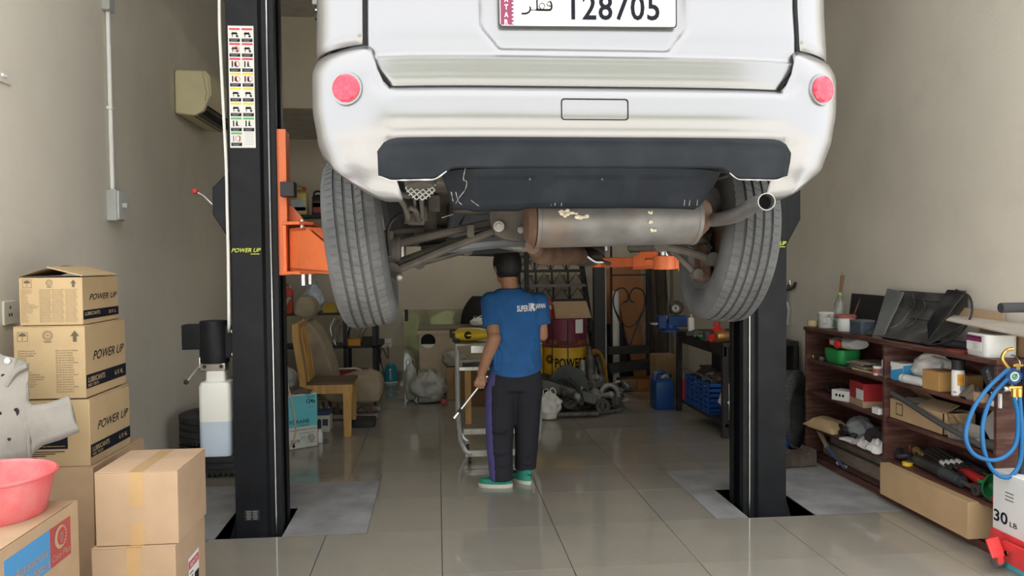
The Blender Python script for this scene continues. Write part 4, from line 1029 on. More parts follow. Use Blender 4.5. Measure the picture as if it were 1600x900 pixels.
def lathe_thing(name, label, cat, prof, m, loc, parts=(), n=24, rot=None, group=None, rz=0., mainname='body'):
    t = thing(name, label, cat, loc, rz, group, rot=rot)
    obj(mainname, MB().lathe(prof, n), m, t)
    for nm, pf, pm in parts: obj(nm, MB().lathe(pf, n), pm, t)
    return t
def bag(name, label, s, loc, m, seed, rz=0., handles=True, cat='bag', lump=.22, flat=.25, group=None):
    """crumpled plastic bag: a soft sack with creases and two pulled-up handles"""
    o3 = V((seed*3.1, seed*1.7, seed*.9)); sx, sy, sz = s
    def f(u, v):
        a = 2*pi*u; ph = pi*(.02+.96*v)
        p = V((sin(ph)*cos(a), sin(ph)*sin(a), -cos(ph)))
        k = 1+lump*noise.noise(p*1.8+o3)+lump*.55*noise.noise(p*4.5+o3)-lump*.35*abs(noise.noise(p*9+o3))
        top = smooth(.55, 1, v); r = k*(1-.45*top*abs(sin(a*1.5+seed)))
        z = (p.z*.5+.5)*sz*(1+.25*lump*noise.noise(p*3+o3)); z = max(z, .0) if v > .05 else 0.
        if v < flat: z = sz*.0+z*.35
        return (p.x*r*sx/2, p.y*r*sy/2, max(0, z))
    t = thing(name, label, cat, loc, rz, group)
    ob = obj('body', MB().surf(f, 44, 30), m, t, ang=0); ob.data.polygons.foreach_set('use_smooth', [True]*len(ob.data.polygons))
    if handles:
        for q in (-1, 1):
            b0 = V((q*sx*.16, 0, sz*.88))
            lp = spline([b0+V((-.05*sx*2, 0, -.03)), b0+V((-.06*sx*2, .01*q, sz*.16)), b0+V((0, .02*q, sz*.24)), b0+V((.06*sx*2, .01, sz*.13)), b0+V((.05*sx*2, 0, -.03))], 5)
            obj('handle', MB().tube(lp, sx*.035, 8, sq=(1, .35)), m, t)
    return t
def cloth_lump(name, label, s, loc, m, seed, cat='rag', rz=0., group=None):
    o3 = V((seed*2.3, seed*.7, seed*1.9)); sx, sy, sz = s
    def f(u, v):
        x, y = u*2-1, v*2-1; e = max(0, 1-(x*x*.8+y*y*.8))
        h = (.35+.65*abs(noise.noise(V((x*2, y*2, 0))+o3)))*e+.25*max(0, noise.noise(V((x*5, y*5, 3))+o3))*e
        return ((x+.18*noise.noise(V((x, y, 5))*2+o3))*sx/2, (y+.18*noise.noise(V((x, y, 9))*2+o3))*sy/2, .004+h*sz)
    o = one(name, label, cat, MB().surf(f, 26, 22, (0, 0, -.004)), m, loc, rz, group, ang=0)
    o.data.polygons.foreach_set('use_smooth', [True]*len(o.data.polygons)); return o
def tyre_thing(name, label, c, R_, Wd, axis, group=None, m=None):
    """a loose tyre with tread grooves; c = centre"""
    t = thing(name, label, 'tyre', c, 0, group); m = m or TYRE
    h = Wd/2; gs = [-.25*Wd, 0, .25*Wd]
    out = [(R_*.62, -h*.8), (R_*.66, -h), (R_*.82, -h*1.08), (R_*.93, -h), (R_*.975, -h*.86)]
    pf = out+[(R_, -h*.72)]
    for g in gs: pf += [(R_, g-.007), (R_-.010, g-.005), (R_-.010, g+.005), (R_, g+.007)]
    pf += [(R_, h*.72)]+[(r, -z) for r, z in reversed(out)]+[(R_*.60, h*.6), (R_*.60, -h*.6)]
    obj('casing', MB().lathe(pf, 56, (0, 0, 0), axis, closed=True), m, t)
    tb = MB(); k = tb.mark(); N = 54
    for sg in (-1, 1):
        for i in range(N):
            a = 2*pi*i/N; q = M.Rotation(a, 4, 'Z') @ M.Translation((R_-.004, 0, sg*h*.80)); kk = tb.mark(); tb.bx(-.012, .006, -.006, .006, -h*.2, h*.14).xf(q, kk)
    tb.xf(V((0, 0, 1)).rotation_difference(V(axis)).to_matrix().to_4x4(), k)
    obj('tread', tb, m, t, kind='stuff'); return t
def rod_thing(name, label, cat, pts, r, m, group=None, n=8, tips=None):
    pts = [V(p) for p in pts]; o = pts[0].copy()
    t = thing(name, label, cat, o, 0, group)
    obj('shaft', MB().tube([p-o for p in pts], r, n), m, t)
    for nm, a, b, rr_, mm in (tips or []): obj(nm, MB().cyl(V(a)-o, V(b)-o, rr_, n=14), mm, t)
    return t
# prints on box faces
def umbrella(mb, fm, x, y, s):
    k = [(x+s*.5*cos(a), y+s*.08+s*.42*sin(a)) for a in [pi*i/12 for i in range(13)]]
    q = len(mb.v); mb.v += [fm @ V((*p, 0)) for p in k]; mb.f.append(tuple(range(q, q+13)))
    sheet(mb, s*.06, s*.5, fm, x, y-s*.16); sheet(mb, s*.2, s*.06, fm, x-s*.08, y-s*.40)
    for dx, dy, w, h in ((0, .62, 1.3, .05), (0, -.62, 1.3, .05), (-.65, 0, .05, 1.28), (.65, 0, .05, 1.28)): sheet(mb, w*s, h*s, fm, x+dx*s, y+dy*s)
def up_arrow(mb, fm, x, y, s):
    q = len(mb.v); mb.v += [fm @ V((x+a*s, y+b*s, 0)) for a, b in ((-.18, -.55), (.18, -.55), (.18, 0), (.42, 0), (0, .55), (-.42, 0), (-.18, 0))]; mb.f.append(tuple(range(q, q+7)))
def seal(mb, fm, x, y, s):
    for r0, r1 in ((.5, .44), (.34, .30)):
        q = len(mb.v); n = 20
        mb.v += [fm @ V((x+s*r0*cos(2*pi*i/n), y+s*r0*sin(2*pi*i/n), 0)) for i in range(n)]+[fm @ V((x+s*r1*cos(2*pi*i/n), y+s*r1*sin(2*pi*i/n), 0)) for i in range(n)]
        mb.f += [(q+i, q+(i+1) % n, q+n+(i+1) % n, q+n+i) for i in range(n)]
    sheet(mb, s*.3, s*.05, fm, x, y+s*.05); sheet(mb, s*.2, s*.05, fm, x, y-s*.06); sheet(mb, s*.9, s*.05, fm, x, y-s*.62); sheet(mb, s*.6, s*.05, fm, x, y-s*.72)
OILS = ['GEAR OIL GL4 90', 'GEAR OIL GL5 140', 'GEAR OIL 80W90', 'SAE 40', 'SAE 50', 'SAE 20W50', 'ATF DII', 'ATF DIII', 'SAE 15W40', 'BRAKE FLUID', 'COOLANT CONCENTRATED', 'COOLANT CONCENTRATE GREEN', 'COOLANT CONCENTRATE RED']
SYN = ['0W 20 FULL SYN BLEND', '5W 30 SYN BLEND', '5W 40 SYN BLEND', '10W 30 SYN BLEND', '10W 40 SYN BLEND']
def checklist(mb, fm, x, y0, y1, n, w, words):
    """printed column of tick boxes and product names"""
    st = (y0-y1)/n; s = st*.62
    for i in range(n):
        y = y0-st*(i+.5); wd = words[i % len(words)]
        for dx, dy, a, b in ((0, .45, 1, .12), (0, -.45, 1, .12), (-.45, 0, .12, 1), (.45, 0, .12, 1)): sheet(mb, a*s, b*s, fm, x+dx*s, y+dy*s)
        tw = min(w, len(wd)*s*.62); fm2 = fm @ M.Translation((x+s+tw/2, y, 0)); write(mb, wd, tw, s*.8, fm2)
INKB = mat('brown_black_print', (.10, .075, .05), .8, var=.1)

# ------------------------------------------------------------------ left wall: boxes by the entrance
# three printed oil cartons stacked against the wall
def oil_box(label, x0, x1, y0, dpt, z0, z1, kind, rz):
    w, h = x1-x0, z1-z0
    t = carton('oil_carton', label, w, dpt, h, ((x0+x1)/2, y0+dpt/2, z0), rz, mat('tan_oil_carton', (.42, .305, .165), .8, var=.05, scale=8), None, group='lubricant cartons stacked by the left wall')
    fm = face_m((0, -dpt/2-.0012, h/2), (1, 0, 0), (0, 0, 1)); mb = MB()
    if kind < 2:
        k = h*.085
        umbrella(mb, fm, -w*.37, h*.36, h*(.10 if kind else .13)); seal(mb, fm, -w*.02, h*.375, h*.13); up_arrow(mb, fm, w*.36, h*.36, h*.14)
        if kind == 0:
            for i, x in enumerate((-.46, -.17, .03, .24)): checklist(mb, fm, w*x, h*.25, -h*.44, 22, w*(.24 if i == 0 else .17), OILS if i == 0 else SYN)
        else:
            checklist(mb, fm, -w*.43, h*.18, -h*.44, 19, w*.5, OILS); checklist(mb, fm, w*.10, h*.18, -h*.42, 18, w*.35, SYN)
    else:
        sheet(mb, w*.62, h*.18, fm, -w*.05, -h*.14)
        for i in range(4): sheet(mb, w*(.55-.1*i), h*.012, fm, -w*.05-.05*w*i, -h*(.27+.03*i))
        wmb = write(MB(), 'www.powerup-lubricants.com', w*.40, h*.03, face_m((w*.03, -dpt/2-.0022, h/2-h*.19), (1, 0, 0), (0, 0, 1)), 0, .01)
        obj('web_address', wmb, mat('tan_oil_carton', ()), t, fix=False, ang=0)
    obj('front_print', mb, INKB if kind < 2 else INK, t, fix=False, ang=0, kind='stuff')
    sd = MB(); bz = h*(.20 if kind == 0 else .22)
    f2 = face_m((w/2+.0012, 0, h/2), (0, 1, 0), (0, 0, 1))
    sheet(sd, dpt*.99, h*.19, f2, 0, -h/2+bz); obj('print_band', sd, INK, t, fix=False, ang=0)
    s2 = MB(); write(s2, 'POWER UP', dpt*.78, h*.13, f2 @ M.Translation((dpt*.06, h*.06, 0)), .35, .01); obj('lettering', s2, INK, t, fix=False, ang=0, kind='stuff', label='black POWER UP lettering')
    s3 = MB(); f3 = f2 @ M.Translation((0, 0, .001))
    write(s3, 'LUBRICANTS', dpt*.40, h*.075, f3 @ M.Translation((-dpt*.26, -h/2+bz+h*.02, 0)), 0, .015)
    if kind: write(s3, 'RED TECH', dpt*.24, h*.04, f3 @ M.Translation((-dpt*.34, -h/2+bz-h*.055, 0)), 0, .01)
    write(s3, '6 X 4L' if kind else '20 X 1L', dpt*.22, h*.07, f3 @ M.Translation((dpt*.30, -h/2+bz, 0)), 0, .015)
    obj('lettering', s3, mat('tan_oil_carton', ()), t, fix=False, ang=0, kind='stuff', label='tan lettering on the black band')
    return t
XW = XL+.015
YB0 = 3.72
a = at(25, 430, YB0); b = at(127, 505, YB0); c = at(20, 510, YB0); d = at(135, 620, YB0); e = at(143, 730, YB0); f = at(60, 625, YB0)
z3 = .645
z2 = z3+(at(140, 622, YB0).z-at(140, 730, YB0).z); z1 = z2+(at(130, 508, YB0).z-at(130, 622, YB0).z); z0_ = z1+(at(127, 431, YB0).z-at(127, 505, YB0).z)
z3r = at(143, 728, YB0).z
oil_box('tan lubricants carton at the bottom of the stack, front half hidden by a metal bracket', d.x-.385, at(143, 680, YB0).x, YB0, .44, z3r, at(140, 624, YB0).z, 2, -.02)
oil_box('tan lubricants carton in the middle of the stack with two columns of small print', c.x+.0, d.x, YB0, .46, at(140, 622, YB0).z, at(130, 509, YB0).z, 1, 0)
tb_ = oil_box('tan lubricants carton on top of the stack, its lid open and dark inside', a.x, b.x, YB0+.02, .40, at(130, 508, YB0).z, at(127, 432, YB0).z, 0, 0)
w_, h_ = b.x-a.x, at(127, 432, YB0).z-at(130, 508, YB0).z
for o in list(tb_.children):
    if o.name.startswith('lid_flap'): bpy.data.objects.remove(o)
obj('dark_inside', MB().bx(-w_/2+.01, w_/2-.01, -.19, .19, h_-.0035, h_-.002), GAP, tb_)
obj('lid_flap', MB().beam((w_*.05, .0, h_+.035), (w_*.5, .0, h_+.004), .40, .004, (1, 0, 0)) if 0 else MB().add([(-w_*.05, -.2, h_+.04), (w_/2, -.2, h_), (w_/2, .2, h_), (-w_*.05, .2, h_+.04), (-w_*.05, -.2, h_+.045), (w_/2, -.2, h_+.005), (w_/2, .2, h_+.005), (-w_*.05, .2, h_+.045)], [(0,3,2,1),(4,5,6,7),(0,1,5,4),(1,2,6,5),(2,3,7,6),(3,0,4,7)]), MATS['tan_oil_carton'], tb_)
obj('lid_flap', MB().add([(-w_/2, -.2, h_), (-w_*.1, -.2, h_+.035), (-w_*.1, .2, h_+.035), (-w_/2, .2, h_), (-w_/2, -.2, h_+.004), (-w_*.1, .0, h_+.05), (-w_*.1, .2, h_+.04), (-w_/2, .2, h_+.004)], [(0,3,2,1),(4,5,6,7),(0,1,5,4),(1,2,6,5),(2,3,7,6),(3,0,4,7)]), CARD3, tb_)
# big radiator carton in front, flap open towards us, and the pedestal box under the stack
xr = -1.42; zr = .50
A0 = wx(0, 862, xr); zr = (A0.z+wx(137, 770, xr).z)/2
rb = thing('radiator_carton', 'large brown carton with blue and red Cool Plus print under the pink basin', 'box', ((XW+xr)/2, 2.74, 0))
wd_, dp_ = xr-XW, 1.06
obj('body', MB().bx(-wd_/2, wd_/2, -dp_/2, dp_/2, 0, zr), CARD, rb, bevel=.004)
obj('lid_flap', MB().add([(wd_/2-.005, -dp_/2+.02, zr), (wd_/2-.005, dp_/2-.05, zr), (.02, dp_/2-.12, zr+.002), (.02, -dp_/2+.1, zr+.002), (wd_/2, -dp_/2+.02, zr+.005), (wd_/2, dp_/2-.05, zr+.005), (.02, dp_/2-.12, zr+.007), (.02, -dp_/2+.1, zr+.007)], [(0,3,2,1),(4,5,6,7),(0,1,5,4),(1,2,6,5),(2,3,7,6),(3,0,4,7)]), CARD, rb)
def side_pt(px, py): p = wx(px, py, xr); return p-V(rb.location)
p1, p2, p3_, p4_ = side_pt(16, 872), side_pt(77, 829), side_pt(109, 805), side_pt(112, 865)
fm = face_m((wd_/2+.0015, 0, 0), (0, 1, 0), (0, 0, 1))
zt_, zb_ = (p2.z+p3_.z)/2, side_pt(112, 863).z
lab = MB().bx(wd_/2, wd_/2+.0012, p1.y-.04, p2.y, zb_, zt_); obj('blue_print', lab, mat('blue_carton_print', (.06, .25, .50), .7, var=.05), rb, label='blue Automotive Radiators panel')
lab = MB().bx(wd_/2, wd_/2+.0012, p2.y, p3_.y, zb_, zt_); obj('red_print', lab, mat('red_carton_print', (.36, .06, .06), .7, var=.05), rb, label='red Cool Plus panel')
mb = MB(); yb_ = (p1.y+p2.y)/2; hh = zt_-zb_; ww = p2.y-p1.y
write(mb, 'Automotive', ww*.85, hh*.24, fm @ M.Translation((yb_, zt_-hh*.50, .001)), .1); write(mb, 'Car Radiators', ww*.95, hh*.24, fm @ M.Translation((yb_, zt_-hh*.80, .001)), .1)
obj('lettering', mb, CARD, rb, fix=False, ang=0, kind='stuff')
mb = MB(); yr_ = (p2.y+p3_.y)/2; wr_ = p3_.y-p2.y
write(mb, 'Cool Plus', wr_*.88, hh*.17, fm @ M.Translation((yr_, zt_-hh*.80, .001)), .05)
n = 20; q = len(mb.v); cc = (yr_, zt_-hh*.36)
mb.v += [fm @ V((cc[0]+.30*wr_*cos(a), cc[1]+.30*hh*sin(a), .001)) for a in [rad(80+200*i/n) for i in range(n+1)]]+[fm @ V((cc[0]+.03*wr_+.20*wr_*cos(a), cc[1]+.22*hh*sin(a), .001)) for a in [rad(80+200*i/n) for i in range(n+1)]]
mb.f += [(q+i, q+i+1, q+n+2+i, q+n+1+i) for i in range(n)]
for i in range(9):
    a = rad(-70+140*i/8); sheet(mb, wr_*.07, hh*.05, fm @ M.Translation((cc[0]+.26*wr_*cos(a), cc[1]+.27*hh*sin(a), .001)))
seal(mb, fm @ M.Translation((cc[0]+.03*wr_, cc[1], .001)), 0, 0, hh*.2)
obj('emblem', mb, CARD, rb, fix=False, ang=0, kind='stuff')
ped = carton('pedestal_carton', 'brown carton on the floor holding up the stack of lubricants cartons', at(150, 740, YB0).x-XW, .62, z3r-.001, ((XW+at(150, 740, YB0).x)/2, YB0+.28, 0), 0, CARD)
# two plain cartons
pc0, pc1 = at(147, 740, 3.4).x, at(277, 740, 3.4).x
zt1 = at(212, 737, 3.4).z; zt0 = at(212, 852, 3.4).z; Dp = .40
x_off = .012
t = carton('plain_carton', 'plain brown carton with two strips of tape, on top of another by the post', pc1-pc0, Dp, zt1-zt0, ((pc0+pc1)/2, 3.4+Dp/2, zt0), 0, CARD2, .055, group=None)
pb0, pb1 = at(144, 860, 3.39).x, at(275, 860, 3.39).x
t = carton('plain_carton', 'plain brown carton with a white shipping label on its side, on the floor', pb1-pb0, Dp+.02, zt0-.002, ((pb0+pb1)/2, 3.39+Dp/2, 0), 0, CARD2, .055)
w_ = pb1-pb0; fm = face_m((w_/2+.001, .03, zt0-.20), (0, 1, 0), (0, 0, 1))
sl = obj('shipping_label', sheet(MB(), .15, .16, fm), PAPER, t, fix=False, ang=0, label='white shipping label with red band')
mb = MB(); f2 = fm @ M.Translation((0, 0, .0006)); sheet(mb, .14, .035, f2, 0, .045); obj('red_band', mb, RED, sl, fix=False, ang=0)
mb = MB(); write(mb, 'RADIATOR', .11, .022, fm @ M.Translation((0, .045, .0012)), 0, .01); obj('lettering', mb, PAPER, sl, fix=False, ang=0, kind='stuff')
mb = MB()
for i in range(9): sheet(mb, .004+.002*(i % 3), .05, f2, .01+i*.007, -.035)
for i in range(4): sheet(mb, .05, .005, f2, -.035, .008-.018*i)
obj('barcode', mb, INK, sl, fix=False, ang=0, kind='stuff')
# pink basin and the dusty bracket on top
bc = V((-1.655, 3.08, 0)); zbot = zr+.002
B1 = at(106, 735, 3.1); RB = .225; ztop_ = B1.z; print('BASIN', zr, zbot, ztop_, RB)
PINK = mat('faded_pink_plastic', (.66, .11, .115), .5, var=.12, scale=5, dirt=(.55, .27, .26), dscale=5, damt=.6)
bs = thing('basin', 'faded red plastic basin with oily tools inside, on the radiator carton', 'basin', (bc.x, bc.y, zbot))
hB = ztop_-zbot
obj('bowl', MB().lathe([(0, 0), (RB*.80, 0), (RB*.84, .01), (RB*.96, hB*.85), (RB*.97, hB*.93), (RB*1.02, hB*.96), (RB*1.03, hB), (RB*.99, hB+.004), (RB*.94, hB*.97), (RB*.81, .015), (0, .012)], 48, caps=False), PINK, bs)
cloth_lump('oily_rag', 'dark oily rag lying inside the faded red basin', (.24, .2, .06), (bc.x-.05, bc.y, zbot+.016), OILY, 5)
lathe_thing('metal_ring', 'dark metal ring lying inside the basin', 'ring', [(.05, 0), (.07, 0), (.07, .03), (.05, .03)], OILY, (bc.x+.10, bc.y-.03, zbot+.02))
# stamped steel bracket leaning on the cartons (outline in its own plane, then leaned)
YBk = 3.45
def K(px, py): p = at(px, py, YBk); return (p.x, p.z)
outl = [K(-60, 560), K(-30, 545), K(0, 560), K(12, 562), K(25, 566), K(40, 572), K(41, 590), K(36, 605), K(34, 622), K(50, 636), K(70, 634), K(106, 622), K(114, 645), K(123, 678), K(95, 690), K(66, 699), K(52, 712), K(44, 730), K(-10, 740), K(-60, 740)]
ox, oz = K(0, 735)
BRK = mat('dusty_stamped_steel', (.25, .235, .205), .65, .3, var=.15, scale=5, dirt=(.14, .13, .115), dscale=5, damt=.6, bump=.12)
def bracket():
    t = thing('steel_bracket', 'dusty grey stamped steel car bracket with holes leaning on the cartons', 'bracket', (ox, YBk+.1, oz), rot=(rad(-4), 0, 0))
    b = bmesh.new(); vs = [b.verts.new((x-ox, -.10, z-oz)) for x, z in outl]; fa = b.faces.new(vs)
    holes = []
    bmesh.ops.triangulate(b, faces=[fa]); me = bpy.data.meshes.new('plate'); 
    bmesh.ops.subdivide_edges(b, edges=b.edges[:], cuts=5, use_grid_fill=True)
    for v in b.verts:
        px = v.co.x+ox; z = v.co.z+oz
        c = V(K(25, 660)); d = (V((px, z))-c).length
        v.co.y += .018*noise.noise(V((px*7, z*7, 1)))-.03*math.exp(-(d/.13)**2)+.02*smooth(.08, .2, px-K(55, 0)[0])
    b.to_mesh(me); b.free()
    p = obj('plate', me, BRK, t, ang=60); q = p.modifiers.new('skin', 'SOLIDIFY'); q.thickness = .006
    for (x, y, rx, rz_) in ((28, 646, 4.5, 6.5), (4, 649, 3.5, 4.2), (19, 686, 2.8, 4.5), (3, 590, 3, 2.5)):
        P = [K(x+rx*cos(a), y+rz_*sin(a)) for a in [2*pi*i/16 for i in range(16)]]
        tr = BVHTree.FromPolygons([v.co.copy() for v in me.vertices], [tuple(f.vertices) for f in me.polygons])
        cx_, cz_ = K(x, y); h = tr.ray_cast(V((cx_-ox, -1, cz_-oz)), V((0, 1, 0))); yy = (h[0].y if h[0] else -.1)
        obj('hole', MB().prism([(u-ox, w-oz) for u, w in P], yy-.0065, yy+.001, 'y'), GAP, p, ang=0)
    x, z = K(24, 590)
    obj('ribbed_lip', MB().tube(spline([(K(10, 606)[0]-ox, -.118, K(10, 606)[1]-oz), (K(24, 585)[0]-ox, -.125, K(24, 585)[1]-oz), (K(40, 575)[0]-ox, -.115, K(40, 575)[1]-oz)], 6), .012, 8), BRK, p)
    x, z = K(8, 567); obj('bolt', MB().cyl((x-ox, -.115, z-oz), (x-ox, -.10, z-oz), .012, n=12), STEEL, p)
    return t
bracket()
# left wall fittings
def wall_plate(name, label, px0, py0, px1, py1, cat, part, pm, left=True):
    X = XL if left else XR; a = wx(px0, py0, X); b = wx(px1, py1, X)
    y0, y1, z0, z1 = min(a.y, b.y), max(a.y, b.y), min(a.z, b.z), max(a.z, b.z); s = 1 if left else -1
    t = thing(name, label, cat, (X, (y0+y1)/2, z0)); w, h = y1-y0, z1-z0
    obj('plate', MB().bx(min(0, s*.012), max(0, s*.012), -w/2, w/2, 0, h), mat('yellowed_plastic', (.62, .60, .52), .45, var=.05), t, bevel=.003)
    part(t, s, w, h, pm); return t
def rocker(t, s, w, h, pm): obj('rocker', MB().bx(.010, .020, -w*.25, w*.05, h*.38, h*.64), pm, t, bevel=.003)
wall_plate('light_switch', 'old light switch high on the left wall near the edge', -8, 104, 15, 134, 'switch', rocker, WHITE)
def sock(t, s, w, h, pm):
    for q in ((.5, .72), (.4, .42), (.6, .42)): obj('slot', MB().bx(min(.0115*s, .0135*s), max(.0115*s, .0135*s), (q[0]-.5)*w-.004, (q[0]-.5)*w+.004, q[1]*h-.007, q[1]*h+.007), GAP, t)
wall_plate('wall_socket', 'white wall socket beside the top lubricants carton', 2, 471, 22, 506, 'socket', sock, WHITE)
def conduit():
    p0, p1 = wx(165, -30, XL), wx(171.5, 297, XL)
    t = thing('cable_conduit', 'white plastic cable conduit running down the left wall to the isolator', 'conduit', (XL, p1.y, p1.z))
    obj('pipe', MB().cyl((.016, 0, 0), (.016, 0, 4.09-p1.z), .014, n=12), WHITE, t)
    for z in (.5, 1.2): obj('clip', MB().bx(0, .034, -.02, .02, z, z+.02), WHITE, t, bevel=.003)
    obj('wire', MB().tube([(.05, -.01, 4.09-p1.z), (.03, -.01, .9)], .003, 6), GREYP, t)
    jz = wx(160, 8, XL).z
    obj('junction_box', MB().bx(0, .05, -.06, .03, jz-p1.z-.03, jz-p1.z+.08), GREYP, t, bevel=.005)
    a = wx(168, 345, XL); z0 = a.z
    s = thing('isolator_switch', 'grey isolator switch box below the conduit on the left wall', 'switch', (XL, p1.y, z0)); h = p1.z-z0
    obj('box', MB().bx(0, .062, -.065, .05, 0, h), GREYP, s, bevel=.006)
    obj('cover', MB().bx(.062, .075, -.060, .045, .008, h-.008), mat('pale_grey_plastic', (.56, .57, .55), .5, var=.04), s, bevel=.005)
    obj('lever', MB().bx(.075, .105, -.01, .012, h*.42, h*.58), GREYP, s, bevel=.004)
conduit()
def air_conditioner():
    X = XL+.005; y0, y1 = wx(272, 150, XL).y, wx(272, 150, XL).y+.86
    zt, zb = at(300, 109, y0).z, at(300, 177, y0).z; w = at(328, 150, y0).x-X; h = zt-zb
    CR = mat('yellowed_cream_casing', (.66, .60, .38), .45, var=.05)
    t = thing('air_conditioner', 'yellowed cream split air conditioner high on the left wall', 'air conditioner', (X, (y0+y1)/2, zb)); L = (y1-y0)/2
    prof = [(0, .0), (w*.55, -.015), (w*.80, .02), (w*.92, h*.25), (w, h*.45), (w*.97, h*.85), (w*.80, h*.99), (.02, h), (0, h*.98)]
    obj('casing', MB().prism(prof, -L, L, 'y') , CR, t, bevel=.012, seg=3)
    obj('front_panel', MB().prism([(w*.93, h*.28), (w*1.03, h*.45), (w*1.0, h*.86), (w*.86, h*1.0), (w*.82, h*.97), (w*.93, h*.84), (w*.97, h*.46), (w*.88, h*.30)], -L+.012, L-.012, 'y'), CR, t, bevel=.003)
    obj('panel_seam', MB().prism([(w*.80, h*.93), (w*.81, h*.93), (w*.91, h*.47), (w*.86, h*.28), (w*.85, h*.285), (w*.90, h*.47)], -L-.001, -L+.004, 'y'), GAP, t)
    obj('air_outlet', MB().prism([(w*.50, -.018), (w*.80, .012), (w*.90, h*.20), (w*.88, h*.21), (w*.78, .03), (w*.50, -.005)], -L+.04, L-.04, 'y'), GAP, t)
    for k in range(2): obj('louvre', MB().box((w*(.68+.14*k), 0, .0+.035*k), (.05, 2*L-.10, .006), M.Rotation(rad(-35), 4, 'Y')), mat('dark_louvre', (.12, .10, .07), .5), t)
air_conditioner()
# lamp under the ceiling, half hidden by the car
p = at(497, 18, 5.2)
t = thing('ceiling_lamp', 'small floodlight with chrome head hanging from the ceiling behind the car edge', 'lamp', (p.x+.03, 5.2, p.z-.03))
obj('housing', MB().bx(-.06, .10, -.05, .05, .06, .30), mat('pale_grey_plastic', ()), t, bevel=.006)
obj('stem', MB().cyl((.02, 0, .30), (.02, 0, ZC-p.z+.03), .012, n=10), GREYP, t)
obj('bracket', MB().bx(-.045, .06, -.04, .04, .02, .06), BLK2, t, bevel=.003)
obj('reflector', MB().lathe([(.03, .02), (.052, 0), (.055, -.02), (.05, -.02), (.028, .01)], 20, (.0, 0, 0), caps=False), STEEL, t); obj('clip', MB().bx(-.04, .02, -.052, -.045, .02, .03), STEEL, t)
# tube lamp added below the loft slab as unseen fill for the back corner
t = thing('added_fill_lamp', 'added fluorescent fill lamp under the loft slab, unseen behind the raised car', 'lamp', (.65, 9.0, 3.06))
obj('batten', MB().bx(-.62, .62, -.04, .04, .05, .10), WHITE, t, bevel=.006)
obj('tube', MB().cyl((-.6, 0, .03), (.6, 0, .03), .014, n=12), mat('fill_light_tube', (.9, .9, .9), .4, var=0, emit=(1, .95, .85)), t)
for s_ in (-1, 1): obj('holder', MB().bx(s_*.6-.015, s_*.6+.015, -.02, .02, .01, .05), WHITE, t)
MATS['fill_light_tube'].node_tree.nodes['Principled BSDF'].inputs['Emission Strength'].default_value = 55
# dark tyres lying behind the reservoir
p = fl(340, 765); 
for i, zz in enumerate((.108, .328)):
    tyre_thing('worn_tyre', 'dark worn tyre lying on the floor behind the oil reservoir, %s of two' % ('lower', 'upper')[i], (-1.62, 6.25, zz), .33, .2, (0, 0, 1), m=RUB)
# ------------------------------------------------------------------ back left: parts rack
def u(px, py, Y): p = at(px, py, Y); return p
RK = mat('black_rack_steel', (.02, .02, .022), .5, var=.25)
rx0, rx1, ry0, ry1 = -1.98, at(587, 500, 9.75).x, 9.72, 10.25
LV = [.14, at(500, 541, 9.8).z, at(500, 489, 9.8).z, at(500, 388, 9.8).z, at(500, 336, 9.8).z]
rk = thing('parts_rack', 'black steel parts rack full of cans and spares in the back left corner', 'rack', ((rx0+rx1)/2, (ry0+ry1)/2, 0), world=True)
rxm = at(539, 500, 9.75).x
for x in (rx0+.02, rxm, rx1-.02):
    for y in (ry0+.02, ry1-.02):
        obj('upright', MB().bx(x-.022, x+.022, y-.02, y+.02, 0, 2.5 if x < rxm+.1 and x != rx1-.02 else 1.55), RK, rk)
for z in LV:
    xe = rx1 if z < 1.2 else at(520, 400, 9.75).x
    obj('shelf_board', MB().bx(rx0, xe, ry0, ry1, z-.025, z), RK, rk)
YS = 9.83
def on(px, z, Y=YS): return (at(px, 400, Y).x, Y, z)
for i, (a, b) in enumerate(((430, 452), (455, 483))):
    w = at(b, 300, YS).x-at(a, 300, YS).x
    jerrycan('oil_can', ('gold oil can on the top rack shelf, half hidden by the orange carriage', 'gold oil can with blue label in the middle of the top rack shelf')[i], w, .13, .36, on((a+b)/2, LV[4]), 0, GOLD, RED, 'gold oil cans on the rack', lab=[(.12, .5, mat('silver_blue_label', (.42, .50, .55), .4)), (.14, .26, mat('cyan_label', (.06, .40, .62), .4))])
jerrycan('oil_can', 'black oil can with red label at the right end of the top rack shelf', .17, .12, .29, on(501, LV[4]), 0, BLK2, BLK2, lab=[(.1, .55, mat('dark_red_label', (.35, .05, .04), .5)), (.32, .5, PAPER)])
for i in range(4):
    lathe_thing('oil_bottle', 'gold oil bottle in the row below the oil cans, %s from the left' % ORDN[i], 'bottle', [(0, 0), (.045, 0), (.047, .01), (.047, .20), (.02, .25), (.02, .27), (0, .27)], GOLD, on(441+i*9.5, LV[3], 9.80), [('cap', [(.024, .265), (.024, .30), (0, .302)], BLK2)], 16, group='gold oil bottles on the rack')
bag('blue_bag', 'bright blue plastic bag beside the gold bottles on the rack', (.17, .16, .30), on(483, LV[3], 9.82), mat('blue_bag', (.06, .22, .52), .4, var=.15), 3, handles=False)
BW_ = mat('navy_filter_box', (.03, .05, .20), .5, var=.05)
